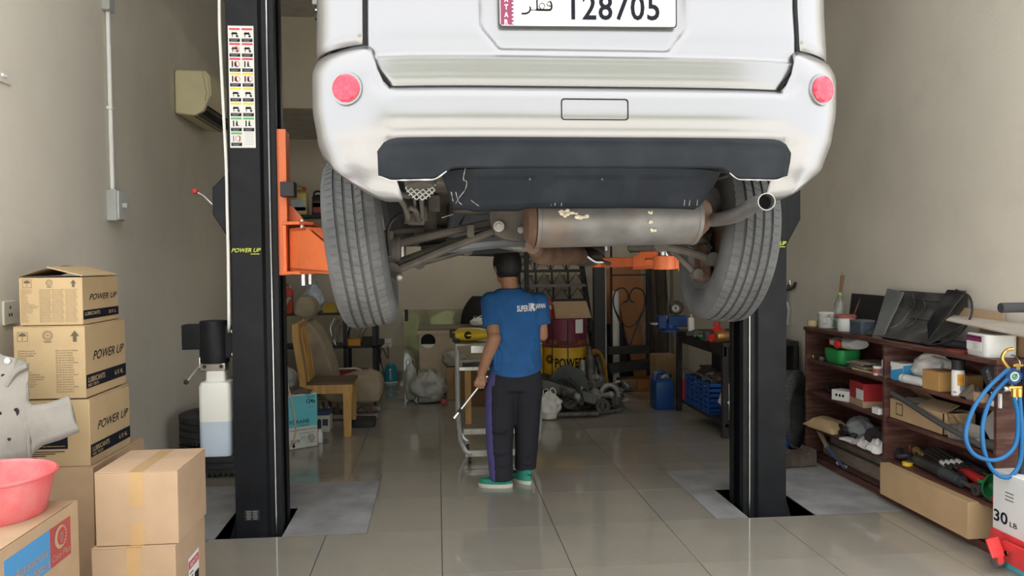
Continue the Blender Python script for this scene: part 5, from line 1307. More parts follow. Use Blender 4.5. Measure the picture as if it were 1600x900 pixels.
for i in range(2):
    for j in range(2):
        q = on(502+i*9.5, LV[3]+j*.112, 9.82)
        t = thing('filter_box', 'navy and white filter box, %s row, %s of its pair, beside the raised left tyre' % (('lower', 'upper')[j], ('left', 'right')[i]), 'box', q, 0, 'filter boxes on the rack')
        obj('body', MB().bx(-.036, .036, -.05, .05, 0, .108), BW_, t, bevel=.002)
        obj('white_panel', MB().add([(-.034, -.0515, .012), (.0, -.0515, .012), (.02, -.0515, .098), (-.034, -.0515, .098)], [(0, 1, 2, 3)]), PAPER, t, fix=False)
jerrycan('coolant_can', 'orange red jerrycan with grey spout on the rack behind the car seat', .16, .11, .36, on(446, LV[2], 9.82), 0, mat('orange_red_plastic', (.55, .07, .03), .5), GREYP)
obj_ = one('cable_duct', 'grey angled plastic duct leaning on the orange red jerrycan', 'duct', MB().tube([(0, 0, .08), (.07, 0, .09), (.13, 0, .18), (.15, 0, .19)], .022, 10), GREYP, on(433, LV[2], 9.74))
bag('white_blue_bag', 'white and blue plastic bag behind the headrest', (.24, .2, .34), on(488, LV[2]-.12+.12, 9.80), mat('white_blue_bag', (.50, .58, .66), .4, var=.3, scale=14), 9, handles=True)
t = carton('yellow_box', 'yellow box on the rack beside the left tyre', .17, .12, .115, on(515, LV[2], 9.84), 0, mat('dull_yellow_box', (.42, .30, .04), .7, var=.2)) 
t = carton('orange_box', 'small orange box on the rack under the left tyre', .15, .12, .085, on(552, LV[1], 9.82), 0, mat('orange_box', (.62, .28, .03), .6, var=.1))
rr = random.Random(12)
for i in range(9):
    px = 517+i*5.2; q = V(on(px, LV[1], 9.86+.02*(i % 2)))
    h = .24+.14*rr.random(); a = rr.uniform(-.3, .3)
    P = [q, q+V((a*.3, 0, h*.6)), q+V((a*.3+.05, .02, h))]
    rod_thing('chrome_strip', 'bent chrome trim strip in the bundle on the rack, %s from the left' % ORDN[i], 'trim', spline(P, 4), .011, STEEL if i % 2 else STEELD, 'chrome trim strips on the rack', 8)
for i, (px, w, h) in enumerate(((575, .16, .10), (590, .13, .07))):
    carton('dark_box', ('dark box with pale edge under the tyre on the rack', 'low dark box next to the rack upright')[i], w, .12, h, on(px, LV[1], 9.85), 0, mat('dark_box_card', (.05, .045, .04), .8))
# red cushion on the lowest shelf
a, b = at(513, 575, 9.5), at(583, 575, 9.5)
def cush(uu, v):
    x, y = uu*2-1, v*2-1; e = (1-x**6)*(1-y**6); return ((b.x-a.x)/2*x, .22*y, .02+.13*e**.6)
t = thing('red_cushion', 'worn red seat cushion with wooden edge on the bottom rack shelf', 'cushion', ((a.x+b.x)/2, 9.6, LV[0]))
obj('cushion', MB().surf(cush, 20, 14, (0, 0, -.03)), mat('dark_red_vinyl', (.22, .02, .025), .5, var=.15), t, ang=60); obj('edge_board', MB().bx(-(b.x-a.x)/2, (b.x-a.x)/2, -.235, -.22, 0, .035), WOODL, t)
rod_thing('white_pipe', 'short bent white pipe lying on the red cushion', 'pipe', spline([(at(530, 585, 9.55).x, 9.55, LV[0]+.155), (at(545, 581, 9.55).x, 9.5, LV[0]+.165), (at(557, 580, 9.55).x, 9.5, LV[0]+.165), (at(566, 588, 9.5).x, 9.45, LV[0]+.15)], 5), .012, WHITE)
# clutter along the left wall
bag('grey_sack', 'grey plastic sack on the pile by the left wall above the white box', (.30, .30, .36), (-1.78, 8.33, .372), mat('grey_sack', (.20, .195, .19), .6, var=.2), 21, handles=False)
obj_ = carton('dusty_carton', 'dusty brown carton under the grey sack', .38, .4, .37, (-1.80, 8.35, 0), 0, CARD3)
for k in range(5):
    P = [(-1.78+(.14+.01*k)*cos(a)*1.0, 7.85+.10*sin(a), .34+.028*k+.012*sin(3*a+k)) for a in [2*pi*i/20 for i in range(20)]]
    if k == 0: rp = thing('rope_coil', 'pale rope coiled on the dusty carton by the left wall', 'rope', (-1.78, 7.85, .32), world=True)
    obj('loop', MB().tube([V(p) for p in P], .012, 6, True), mat('pale_rope', (.30, .25, .17), .9, var=.2), rp)
obj_ = carton('low_carton', 'low carton holding the rope coil', .36, .36, .32, (-1.80, 7.85, 0), 0, CARD3)
bag('pale_bag', 'pale grey plastic bag with a red mark behind the white and teal box', (.34, .3, .32), (-1.47, 7.62, 0.297), BAGG, 14, handles=False)
carton('black_crate', 'black crate behind the white and teal box', .28, .30, .295, (-1.50, 7.65, 0), 0, BLK2)
# old car seat, turned to the right
SY0, SY1 = 7.95, 8.45
cs = thing('salvaged_car_chair', 'old beige car seat with headrest standing on the floor behind the wooden chair', 'seat', (at(540, 640, 8.1).x, 8.2, 0), world=True)
def prof(pts, Y=8.0): return [(p.x, p.z) for p in [at(x, y, Y) for x, y in pts]]
obj('backrest', MB().prism(prof([(467, 512), (472, 504), (482, 502), (492, 512), (500, 524), (510, 545), (519, 572), (524, 598), (523, 611), (505, 614), (478, 612), (470, 570)]), SY0, SY1, 'y'), BEIGE, cs, bevel=.035, seg=4, ang=50)
obj('headrest', MB().prism(prof([(457, 492), (460, 474), (466, 464), (478, 464), (488, 470), (491, 480), (488, 497), (470, 498)]), SY0+.08, SY1-.08, 'y'), BEIGE, cs, bevel=.03, seg=4, ang=50)
for y in (SY0+.16, SY1-.16): a, b = at(472, 510, 8.0), at(471, 490, 8.0); obj('headrest_rod', MB().cyl((a.x, y, a.z), (b.x, y, b.z), .007), STEEL, cs)
obj('seat_cushion', MB().prism(prof([(497, 618), (520, 598), (550, 588), (575, 585), (590, 590), (596, 602), (594, 626), (575, 629), (520, 629)]), SY0, SY1, 'y'), BEIGE, cs, bevel=.03, seg=4, ang=50)
zc = at(560, 628, 8.0).z
for y in (SY0+.05, SY1-.05):
    obj('seat_rail', MB().bx(at(500, 640, 8).x, at(590, 640, 8).x, y-.02, y+.02, .005, .05), STEELD, cs)
    for px in (508, 530, 582): obj('bracket', MB().beam((at(px, 640, 8).x, y, .05), (at(px-3, 640, 8).x, y, zc+.01), .03, .012), RUST, cs)
for i in range(4): a = at(515+i*20, 633, 8).x; obj('spring_wire', MB().tube(spline([(a, SY0+.06, .06), (a+.05, SY0+.10, .11), (a+.12, SY0+.08, .07), (a+.16, SY0+.12, .10)], 5), .006, 6), STEELD if i % 2 else RUST, cs)
one('black_tray', 'low black plastic tray on the floor beside the car seat', 'tray', MB().prism(rpoly(.22, .22, .04), 0, .07), BLK2, (at(570, 652, 7.75).x, 7.68, 0), bevel=.008)
# honey coloured wooden chair, seen from the side
WY0, WY1 = 7.2, 7.62
ch = thing('wooden_chair', 'light oak chair with curved back posts standing sideways before the beige car seat', 'chair', (at(510, 675, 7.3).x, 7.4, 0), world=True)
def pt(px, py, y, Y=7.25): p = at(px, py, Y); return V((p.x, y, max(p.z, 0)))
for y, nm in ((WY0, 'near'), (WY1, 'far')):
    dx = 0
    P = spline([pt(463, 506, y), pt(464, 530, y), pt(469, 560, y), pt(474, 590, y), pt(475, 615, y), pt(473, 650, y), pt(470, 678, y)], 5)
    mb = MB(); 
    for p, q in zip(P, P[1:]): pass
    rs = []
    for i, p in enumerate(P):
        t_ = (P[min(i+1, len(P)-1)]-P[max(0, i-1)]).normalized(); n_ = V((t_.z, 0, -t_.x)); w = .030
        rs.append([p+n_*w+V((0, -.014, 0)), p+n_*w+V((0, .014, 0)), p-n_*w+V((0, .014, 0)), p-n_*w+V((0, -.014, 0))])
    obj('back_post', mb.rings(rs), WOODL, ch, bevel=.004)
    a, b = pt(537, 612, y), pt(551, 612, y); a2, b2 = pt(538.5, 675, y), pt(550, 675, y)
    obj('leg', MB().add([(a.x, y-.02, a.z), (b.x, y-.02, a.z), (b.x, y+.02, a.z), (a.x, y+.02, a.z), (a2.x, y-.017, 0), (b2.x, y-.017, 0), (b2.x, y+.017, 0), (a2.x, y+.017, 0)], [(0,1,2,3),(7,6,5,4),(0,4,5,1),(1,5,6,2),(2,6,7,3),(3,7,4,0)]), WOODL, ch, bevel=.003)
    z0, z1 = at(510, 614, 7.25).z, at(510, 600, 7.25).z
    obj('side_rail', MB().bx(at(474, 605, 7.25).x, at(552, 605, 7.25).x, y-.012, y+.012, z0, z1), WOODL, ch, bevel=.003)
obj('seat', MB().bx(at(477, 605, 7.25).x, at(553, 605, 7.25).x, WY0-.01, WY1+.01, z1, z1+.022), mat('dark_brown_seat', (.10, .065, .035), .45, var=.15), ch, bevel=.005)
P = spline([pt(472, 512, 0), pt(474, 530, 0), pt(480, 560, 0), pt(484, 590, 0), pt(484, 600, 0)], 5)
for k in range(3):
    y = WY0+.08+.13*k; obj('back_slat', MB().tube([V((p.x-.02, y, p.z)) for p in P], .012, 6, sq=(1, 1.6)), WOODL, ch)
a = pt(464, 508, 0); obj('top_rail', MB().bx(a.x-.012, a.x+.018, WY0, WY1, a.z-.03, a.z+.02), WOODL, ch, bevel=.006)
# refrigerant carton, white below and teal above
bx_, by_ = at(463, 660, 6.88).x, 6.90; hF = .455
fb = thing('refrigerant_carton', 'white and teal refrigerant carton with torn dusty top on the floor beside the lift post', 'box', (bx_, by_, 0), rad(33))
WC = mat('dusty_white_carton', (.60, .59, .55), .8, var=.1, scale=7, dirt=(.36, .33, .28), dscale=5, damt=.5)
S_ = .262
obj('body', MB().bx(-S_/2, S_/2, -S_/2, S_/2, 0, hF), WC, fb, bevel=.012, seg=3)
obj('teal_panel', MB().prism([(x, z) for x, z in [(p[0], p[1]+hF*.69) for p in rpoly(S_*.97, hF*.58, .008)]], -S_/2-.0012, -S_/2+.002, 'y'), mat('teal_carton_print', (.12, .50, .56), .7, var=.08, dirt=(.30, .45, .45), dscale=5, damt=.4), fb, label='teal upper panel with black print')
fm = face_m((0, -S_/2-.0018, 0), (1, 0, 0), (0, 0, 1)); mb = MB()
write(mb, 'FORANE', S_*.66, hF*.07, fm @ M.Translation((-S_*.12, hF*.50, 0)), 0, .005); write(mb, '134a', S_*.30, hF*.085, fm @ M.Translation((S_*.27, hF*.86, 0)), 0, .02)
write(mb, 'FORANE', S_*.26, hF*.03, fm @ M.Translation((S_*.27, hF*.935, 0))); write(mb, '13,6 KG', S_*.2, hF*.022, fm @ M.Translation((S_*.28, hF*.75, 0)))
write(mb, 'refrigerant', S_*.40, hF*.03, fm @ M.Translation((0, hF*.43, 0))); sheet(mb, S_*.9, hF*.008, fm, 0, hF*.345)
write(mb, 'READ LABEL', S_*.3, hF*.025, fm @ M.Translation((-S_*.27, hF*.16, 0))); write(mb, 'BEFORE USE', S_*.3, hF*.025, fm @ M.Translation((-S_*.27, hF*.125, 0)))
up_arrow(mb, fm @ M.Rotation(pi, 4, 'Z') , S_*.33, -hF*.07, .04); seal(mb, fm, S_*.27, hF*.18, .055); sheet(mb, S_*.5, hF*.006, fm, S_*.1, hF*.28)
obj('lettering', mb, INK, fb, fix=False, ang=0, kind='stuff')
g_ = sheet(MB(), S_*.18, hF*.075, fm, 0, hF*.20); obj('green_label', g_, mat('mint_label', (.30, .55, .42), .7), fb, fix=False, ang=0)
cloth_lump('dusty_rag', 'dusty dark rag and scraps on top of the refrigerant carton', (.26, .22, .06), (bx_, by_, hF+.001), mat('dusty_dark_rag', (.10, .085, .07), .9, var=.3), 31)
# car battery and bottle beside it
p = fl(505, 676); bt = thing('battery', 'white car battery with blue lid on the floor under the wooden chair', 'battery', (at(506, 670, 7.45).x, 7.5, 0))
obj('case', MB().bx(-.06, .06, -.09, .09, 0, .155), WC, bt, bevel=.006); obj('lid', MB().bx(-.063, .063, -.093, .093, .155, .195), mat('navy_plastic', (.03, .05, .13), .5), bt, bevel=.006)
for s_ in (-1, 1): obj('terminal', MB().cyl((.035*s_, .05, .195), (.035*s_, .05, .215), .012, n=12), STEELD, bt)
obj('sticker', sheet(MB(), .05, .06, face_m((.02, -.0915, .09), (1, 0, 0), (0, 0, 1))), mat('navy_plastic', ()), bt, fix=False, ang=0)
lathe_thing('spray_bottle', 'small white bottle with black neck on the floor beside the refrigerant carton', 'bottle', [(0, 0), (.026, 0), (.028, .01), (.028, .08), (.012, .11), (.012, .13), (0, .13)], WHITE, (at(498, 682, 6.95).x, 7.0, 0), [('cap', [(.016, .12), (.016, .19), (.008, .20), (0, .20)], BLK2)], 16)
# beige hose hung in loops by the post and trailing over the carton
HO = mat('beige_hose', (.45, .34, .22), .6, var=.1)
hs = thing('air_hose', 'thin beige hose hanging in long loops by the post and trailing over the carton', 'hose', at(440, 600, 6.55), world=True)
for k, (a, w, z0, z1) in enumerate(((437, 5, 475, 560), (439, 5, 480, 585), (436, 4, 470, 545), (441, 4, 490, 560))):
    P = spline([at(a, z0, 6.5), at(a+w, (z0+z1)/2-15, 6.52), at(a+w*.6, z1, 6.54), at(a-w*.6, z1-4, 6.56), at(a-w, (z0+z1)/2, 6.56), at(a-2, z0, 6.55)], 6)
    obj('loop', MB().tube(P, .0075, 8), HO, hs)
P = spline([at(440, 480, 6.5), at(443, 540, 6.5), at(447, 590, 6.6), at(455, 625, 6.55), at(462, 670, 6.50), at(455, 697, 6.45), at(447, 702, 6.42), at(438, 695, 6.5), at(433, 682, 6.55)], 6)
P = [V((p.x, p.y, max(p.z, .009))) for p in P]
obj('trailing_end', MB().tube(P, .0075, 8), HO, hs)
hk = one('hook', 'small black hook on the back of the left post holding the beige hose', 'hook', MB().tube([(0, 0, 0), (0, .03, 0), (0, .035, .03)], .006, 6), BLK2, at(439, 478, 6.47))
# ------------------------------------------------------------------ back wall: kettle, socket, mirror, desk
kx = at(610.5, 590, 10.35); 
kt = thing('kettle', 'glossy turquoise electric kettle standing on the floor by the back wall', 'kettle', (kx.x, 10.35, 0))
TQ = mat('turquoise_gloss', (.03, .27, .36), .12, var=.05, coat=.8)
obj('base', MB().lathe([(0, 0), (.085, 0), (.088, .012), (.08, .022), (0, .022)], 28), mat('pale_grey_plastic', ()), kt)
obj('body', MB().lathe([(0, .022), (.080, .022), (.088, .06), (.086, .12), (.074, .19), (.055, .235), (.02, .255), (0, .257)], 32), TQ, kt)
obj('handle', MB().tube(spline([(.0, .07, .235), (.0, .125, .20), (.0, .13, .12), (.0, .085, .06)], 6), .013, 10), BLK2, kt)
obj('spout', MB().tube([(-.01, -.055, .20), (-.015, -.09, .235)], [.022, .014], 12), TQ, kt); obj('water_window', MB().bx(-.008, .008, -.091, -.080, .06, .17), GREYP, kt)
sx_ = at(600, 536, YB); ws = thing('double_socket', 'white double wall socket with black plug on the back wall above the kettle', 'socket', (sx_.x, YB, sx_.z-.06))
obj('plate', MB().bx(-.10, .10, -.012, 0, 0, .12), WHITE, ws, bevel=.003); obj('rocker', MB().bx(-.07, -.05, -.018, -.012, .07, .10), WHITE, ws)
obj('plug', MB().bx(-.075, -.020, -.05, -.012, .02, .085), BLK2, ws, bevel=.006)
for a in (.02, .045, .07): obj('slot', MB().bx(a, a+.008, -.0135, -.0115, .04, .06), GAP, ws)
P = [V((sx_.x-.05, YB-.055, sx_.z-.03)), V((sx_.x-.06, YB-.06, sx_.z-.25)), V((sx_.x-.07, YB-.08, .35)), V((sx_.x+.0, YB-.1, .08)), V((kx.x-.08, 10.35, .012))]
rod_thing('power_cable', 'black cord hanging from the socket to the kettle', 'cord', spline(P, 6), .006, BLK2)
P = [V((sx_.x+.05, YB-.02, sx_.z-.03)), V((sx_.x+.05, YB-.05, sx_.z-.2)), V((sx_.x-.02, YB-.06, .42)), V((sx_.x-.05, YB-.07, .30))]
rod_thing('phone_charger', 'black charger lead dangling from the socket', 'cord', spline(P, 6), .005, BLK2, tips=[('plug', P[3], P[3]+V((0, 0, -.08)), .016, BLK2)])
# leaning mirror
a, b = at(630, 484, 10.5), at(800, 592, 10.5)
mr = thing('glass_sheet', 'large greenish glass pane leaning on the back wall behind the desk, reflecting daylight', 'glass', ((a.x+b.x)/2, 10.48, .0), rot=(rad(-4.6), 0, 0)); w_ = b.x-a.x; h_ = a.z
obj('glass', MB().bx(-w_/2, w_/2, 0, .008, .005, h_), MIRR, mr, bevel=.002)
obj('clip', MB().bx(-w_/2+.015, -w_/2+.06, -.004, .022, h_-.15, h_-.0), BLK2, mr, bevel=.003)
# desk
DY = 9.25; a, b = at(652, 514, DY), at(800, 514, DY); zt = a.z
dk = thing('desk', 'pale wood desk with a round cable hole in its front panel by the back wall', 'desk', ((a.x+b.x)/2, DY+.3, 0), world=True)
DW = mat('pale_maple_laminate', (.50, .41, .30), .5, var=.08, scale=3, stretch=(1, 1, 6)); DT = mat('dark_walnut_laminate', (.13, .10, .07), .35, var=.1)
obj('desk_top', MB().bx(a.x, b.x, DY, DY+.62, zt-.03, zt), DT, dk, bevel=.002); obj('top_edging', MB().bx(a.x, b.x, DY-.004, DY, zt-.055, zt-.022), DW, dk)
obj('front_panel', MB().bx(a.x+.02, b.x-.02, DY+.02, DY+.04, .04, zt-.03), DW, dk)
for x in (a.x+.02, b.x-.045): obj('side_panel', MB().bx(x, x+.025, DY+.03, DY+.6, 0, zt-.03), DW, dk)
g = at(669, 533, DY+.02); gr = obj('cable_hole', MB().cyl((g.x, DY+.012, g.z), (g.x, DY+.022, g.z), .085, n=28), GAP, dk, label='round black cable hole')
obj('rim', MB().lathe([(.085, -.004), (.095, -.004), (.095, .006), (.085, .006)], 28, (g.x, DY+.016, g.z), (0, -1, 0), closed=True), DW, gr); obj('cover', MB().prism([(.083*cos(t), .083*sin(t)) for t in [rad(205+130*i/12) for i in range(13)]], -.001, .003).xf(M.Translation((g.x, DY+.010, g.z)) @ M.Rotation(rad(90), 4, 'X')), WHITE, gr)
bag('tissue_bag', 'scrunched white plastic bag on the desk beside the black chair', (.20, .16, .11), (at(748, 514, DY+.2).x, DY+.2, zt), BAGW, 17)
# black office chair behind it
cx_ = at(757, 500, 10.05).x; oc = thing('office_chair', 'black office chair with a wide rounded back between the desk and the mirror', 'chair', (cx_, 10.05, 0))
def dome(uu, v):
    a_ = uu*2-1; z = .50+v*(at(757, 463, 10.0).z-.50); h = v
    w = .30*(1-max(0, (h-.35)/.65)**2.6*.52)*(.8+.2*smooth(0, .2, h)); return (a_*w, -.02+.10*a_*a_-.03*sin(pi*h), z)
obj('backrest', MB().surf(dome, 20, 18, (0, .07, 0)), mat('black_leather', (.012, .012, .013), .6, var=.2), oc, ang=60, bevel=.01)
obj('seat', MB().prism(rpoly(.50, .44, .1, cy=-.20), .44, .52), mat('black_leather', ()), oc, bevel=.02, seg=3)
obj('gas_column', MB().cyl((0, -.2, .08), (0, -.2, .44), .028), BLK2, oc)
for k in range(5):
    q = rad(72*k+18); e = V((.27*cos(q), -.2+.27*sin(q), .07)); obj('base_arm', MB().beam((0, -.2, .10), e, .05, .03), BLK2, oc); obj('castor', MB().cyl(e+V((-.02, 0, -.04)), e+V((.02, 0, -.04)), .03, n=12), BLK2, oc)
# floor in front of the desk
bag('shopping_bag', 'large pale plastic bag slumped on the floor before the desk, black marks on it', (.40, .34, .34), (at(670, 625, 8.75).x, 8.85, 0), BAGG, 5, rz=.2, lump=.30)
bag('shopping_bag', 'tall pale plastic bag with open loop leaning left of the slumped bag', (.17, .2, .42), (at(642, 620, 9.0).x, 9.0, 0), BAGG, 11, lump=.25)
one('bottle_stopper', 'red and white plastic cap lying at the mouth of the slumped bag', 'cap', MB().lathe([(0, 0), (.035, 0), (.035, .02), (.028, .03), (0, .034)], 18, (0, 0, .045), (.2, -1, .3)), mat('dusty_red_cap', (.34, .05, .06), .6), (at(693, 614, 8.6).x, 8.58, 0))
carton('brown_carton', 'brown carton on the floor below the desk, left of the steel trolley', .22, .22, .37, (at(713, 600, 9.0).x, 9.05, 0), 0, CARD3)
one('timber_offcut', 'upright honey coloured board behind the left leg of the trolley', 'board', MB().bx(-.03, .03, -.02, .02, 0, .52), WOODL, (at(731, 600, 7.6).x, 7.6, 0), bevel=.003)
t = carton('dark_carton', 'dark brown carton on the floor behind the steel trolley', .42, .3, .40, (at(757, 600, 8.6).x, 8.7, 0), 0, mat('dark_brown_carton', (.16, .085, .04), .85, var=.12))
fm = face_m((.0, -.152, .22), (1, 0, 0), (0, 0, 1)); obj('lettering', write(MB(), 'CO', .16, .12, fm, 0, .03), INK, t, fix=False, kind='stuff')
bag('grey_bag', 'crumpled grey bag lying on the brown carton before the desk', (.28, .2, .18), (at(709, 578, 9.0).x, 9.02, .371), mat('smoky_bag', (.33, .31, .28), .5, var=.15), 25, handles=False)
# ------------------------------------------------------------------ steel trolley behind the mechanic
TX0, TX1, TY0, TY1 = at(717, 700, 6.15).x, at(843, 700, 6.15).x, 6.12, 6.55
tr = thing('steel_trolley', 'bare steel tube trolley on castors standing just beyond the mechanic', 'trolley', ((TX0+TX1)/2, 6.33, 0), world=True)
ztp, zsh = at(740, 545, 6.15).z, at(740, 575, 6.15).z; zb1, zb2 = .14, .075
GAL = mat('galvanised_tube', (.50, .50, .48), .38, .7, var=.2, scale=14)
for x, sg in ((TX0, 1), (TX1, -1)):
    for y in (TY0, TY1):
        obj('upright', MB().tube([(x, y, ztp), (x, y, .28)], .016, 8), GAL, tr)
        obj('bent_foot', MB().tube([(x, y, .33), (x+sg*.01, y, .18), (x+sg*.045, y, .10), (x+sg*.08, y, .065)], .020, 8), GAL, tr)
        obj('castor', MB().cyl((x+sg*.08-.012, y-.02, .028), (x+sg*.08+.012, y-.02, .028), .028, n=14), BLK2, tr); obj('castor_fork', MB().bx(x+sg*.08-.018, x+sg*.08+.018, y-.03, y+.02, .05, .075), STEELD, tr)
for y, z in ((TY1, .15), (TY0, .072)): obj('cross_bar', MB().bx(TX0+.05, TX1-.05, y-.012, y+.012, z-.022, z+.022), GAL, tr)
for z in (zsh,):
    for y in (TY0, TY1): obj('shelf_rail', MB().bx(TX0, TX1, y-.012, y+.012, z-.012, z+.012), GAL, tr)
    obj('shelf_plate', MB().bx(TX0, TX1, TY0, TY1, z-.016, z-.012), STEELD, tr)
obj('top_plate', MB().bx(TX0+.1, TX1, TY0-.01, TY0+.01, ztp-.03, ztp+.028), STEEL, tr, bevel=.002); obj('top_tray', MB().bx(TX0-.02, TX1+.02, TY0, TY1, ztp+.028, ztp+.04), STEELD, tr)
yk = thing('yellow_case', 'yellow plastic tool case with black round hole lying on the trolley', 'case', (at(737, 535, 6.3).x, 6.33, ztp+.041))
obj('shell', MB().surf(lambda a_, v: (lambda t_: ((-.13+.26*a_), .09*cos(t_)*(.55+.45*sin(pi*min(1, .15+.8*a_))), .055+.055*sin(t_)*(.6+.4*sin(pi*min(1, .15+.8*a_)))))(2*pi*v), 16, 20), YEL, yk, ang=60)
obj('end_cap', MB().cyl((-.15, 0, .05), (-.128, 0, .05), .045, n=14).cyl((.128, 0, .055), (.14, 0, .055), .05, n=14), YEL, yk); obj('hole', MB().cyl((-.03, -.088, .055), (-.03, -.075, .055), .030, n=16), GAP, yk)
one('black_bracket', 'black metal bracket at the left end of the trolley top', 'bracket', MB().bx(-.03, .03, -.05, .05, 0, .07).bx(-.05, .02, -.02, .02, .03, .10), BLK2, (at(713, 545, 6.3).x, 6.32, ztp+.041), bevel=.006)
lathe_thing('white_cup', 'small white cup at the right end of the trolley behind the mechanic', 'cup', [(0, 0), (.03, 0), (.038, .085), (.034, .085), (.028, .006), (0, .006)], WHITE, (at(846, 550, 6.3).x, 6.3, ztp+.041), n=18)
for i in range(3): one('oily_tool', 'oily dark tool on the middle shelf of the trolley, %s' % ('a flat bar', 'a round flange', 'a short block')[i], 'tool', (MB().bx(-.12, .12, -.03, .03, 0, .03), MB().lathe([(0, 0), (.06, 0), (.06, .04), (.03, .05), (0, .05)], 18), MB().bx(-.05, .05, -.05, .05, 0, .07))[i], OILY, (TX0+.16+.17*i, 6.33, zsh-.0119), bevel=.004)
# ------------------------------------------------------------------ back right: steel stair
BST = mat('black_stair_steel', (.016, .016, .018), .5, var=.2)
stx0, stx1 = at(820, 430, 9.3).x, at(936, 430, 8.95).x
st = thing('steel_stair', 'black steel stair with scrolled ironwork between its treads at the back', 'stairs', ((stx0+stx1)/2, 9.2, 0), world=True)
NT = 12; sy = lambda k: 8.95+.115*k
for k in range(1, NT+1):
    obj('tread', MB().bx(stx0, stx1, sy(k), sy(k)+.16, .18*k-.035, .18*k), BST if k != 7 else mat('grey_worn_tread', (.16, .15, .15), .5), st, bevel=.003)
    if 4 <= k < 10:
        z0, z1 = .18*k, .18*(k+1)-.035; y = sy(k)+.14; n = 4; w = (stx1-stx0)/n
        for i in range(n+1): obj('baluster', MB().cyl((stx0+w*i, y, z0), (stx0+w*i, y, z1), .012, n=6), BST, st)
        for i in range(n):
            x = stx0+w*(i+.5)
            obj('scroll', MB().tube([(x-w*.45, y, z0), (x, y, z1-.01), (x+w*.45, y, z0)], .006, 6).tube([V((x+.045+.022*cos(a)*(1-a/12), y, z1-.05+.022*sin(a)*(1-a/12))) for a in [.5*i_ for i_ in range(15)]], .005, 5), BST, st)
for x in (stx0-.02, stx1+.02):
    obj('stringer', MB().prism([(8.93, 0), (9.20, 0), (sy(NT)+.3, .18*NT-.1), (sy(NT)+.3, .18*NT+.05), (9.0, .12)], x-.02, x+.02, 'x'), BST, st)
px0, px1 = at(928, 450, 8.85).x, at(945, 450, 8.85).x
obj('newel_post', MB().bx(px0, px1, 8.85, 8.93, 0, 2.2), BST, st, bevel=.006)
obj('newel_post', MB().bx(stx0-.05, stx0+.0, 8.87, 8.93, 0, 2.2), BST, st, bevel=.006)
obj('newel_edge', MB().cyl((px1+.012, 8.86, 0), (px1+.012, 8.86, 2.2), .008, n=8), GREYP, st)
# leaning boards and an iron gate panel right of the stair
def board(label, P, Y, th, m, lean=.12, cat='board'):
    Q = [at(x, y, Y) for x, y in P]; zs = [q.z for q in Q]; z0 = min(zs)
    t = one('leaning_board', label, cat, MB().prism([(q.x, max(q.z, 0)) for q in Q], 0, th, 'y'), m, (0, Y, 0), bevel=.003); return t
board('broad reddish plywood board leaning on the back wall right of the stair', [(946, 420), (1000, 415), (1008, 470), (1000, 560), (996, 597), (946, 597)], 10.35, .02, PLY)
board('narrow reddish board leaning diagonally in front of the broad plywood one', [(968, 478), (988, 462), (1004, 520), (1012, 604), (992, 604)], 10.15, .025, mat('brown_board', (.33, .15, .065), .7, var=.12))
board('black sheet standing behind the foot of the diagonal board', [(948, 506), (985, 504), (1000, 599), (950, 599)], 10.28, .015, BLK2)
ir = thing('iron_gate', 'thin black wrought iron panel with a heart shaped scroll beside the stair', 'gate', (at(980, 560, 9.75).x, 9.75, 0), world=True)
gx = lambda px, py: at(px, py, 9.75)
for px in (955, 1013):
    a = gx(px, 420); obj('bar', MB().cyl((a.x, 9.75, .0), (a.x, 9.75, 2.1), .014 if px < 1000 else .032, n=10), BST, ir)
for s_ in (-1, 1):
    P = [(983, 545), (983+s_*12, 510), (983+s_*24, 478), (983+s_*22, 456), (983+s_*10, 450), (983+s_*2, 458), (983+s_*2, 470), (983+s_*8, 472)]
    obj('scroll', MB().tube(spline([gx(*p) for p in P], 6), .009, 6), BST, ir)
    P = [(983+s_*24, 480), (983+s_*10, 505), (983, 512)]; obj('scroll', MB().tube(spline([gx(*p) for p in P], 6), .007, 6), BST, ir)
for py in (548, 430): a, b = gx(955, py), gx(1013, py); obj('cross_bar', MB().bx(a.x, b.x, 9.74, 9.76, a.z-.01, a.z+.01), BST, ir)
one('white_drainpipe', 'white plastic pipe standing behind the newel post of the stair', 'pipe', MB().cyl((0, 0, 0), (0, 0, 1.15), .055, n=16), WHITE, (at(957, 500, 10.2).x, 10.05, 0))
def beam_thing(label, a, b, w, h, m): 
    o = V(a); return one('steel_beam', label, 'beam', MB().beam((0, 0, 0), V(b)-o, w, h), m, a, bevel=.004)
zz = at(980, 574, 9.35); beam_thing('black steel channel lying across boxes beside the stair foot, upper of two', (at(948, 548, 9.5).x, 9.5, at(948, 548, 9.5).z), (at(1013, 542, 9.5).x, 9.5, at(1013, 545, 9.5).z), .2, .08, BST)
beam_thing('black steel channel lying across boxes beside the stair foot, lower of two', (at(950, 578, 9.3).x, 9.3, at(950, 576, 9.3).z), (at(1050, 562, 9.3).x, 9.3, at(1050, 564, 9.3).z), .2, .10, BST)
zl = at(970, 590, 9.3).z
carton('orange_carton', 'flat orange brown carton under the steel channels, right one', at(1022, 590, 9.3).x-at(992, 590, 9.3).x, .3, .14, (at(1008, 590, 9.3).x, 9.35, 0), 0, mat('orange_brown_carton', (.42, .16, .05), .8, var=.1))
carton('white_carton', 'small pale carton under the steel channels, left one', .20, .2, .14, (at(980, 590, 9.3).x, 9.35, 0), 0, CARD3)
lathe_thing('grey_bottle', 'grey bottle lying under the steel channels by the stair foot', 'bottle', [(0, 0), (.045, 0), (.045, .17), (.02, .2), (.02, .23), (0, .23)], mat('slate_bottle', (.10, .12, .15), .4), (at(958, 594, 9.2).x, 9.2, .046), n=14, rot=(0, rad(90), 0))
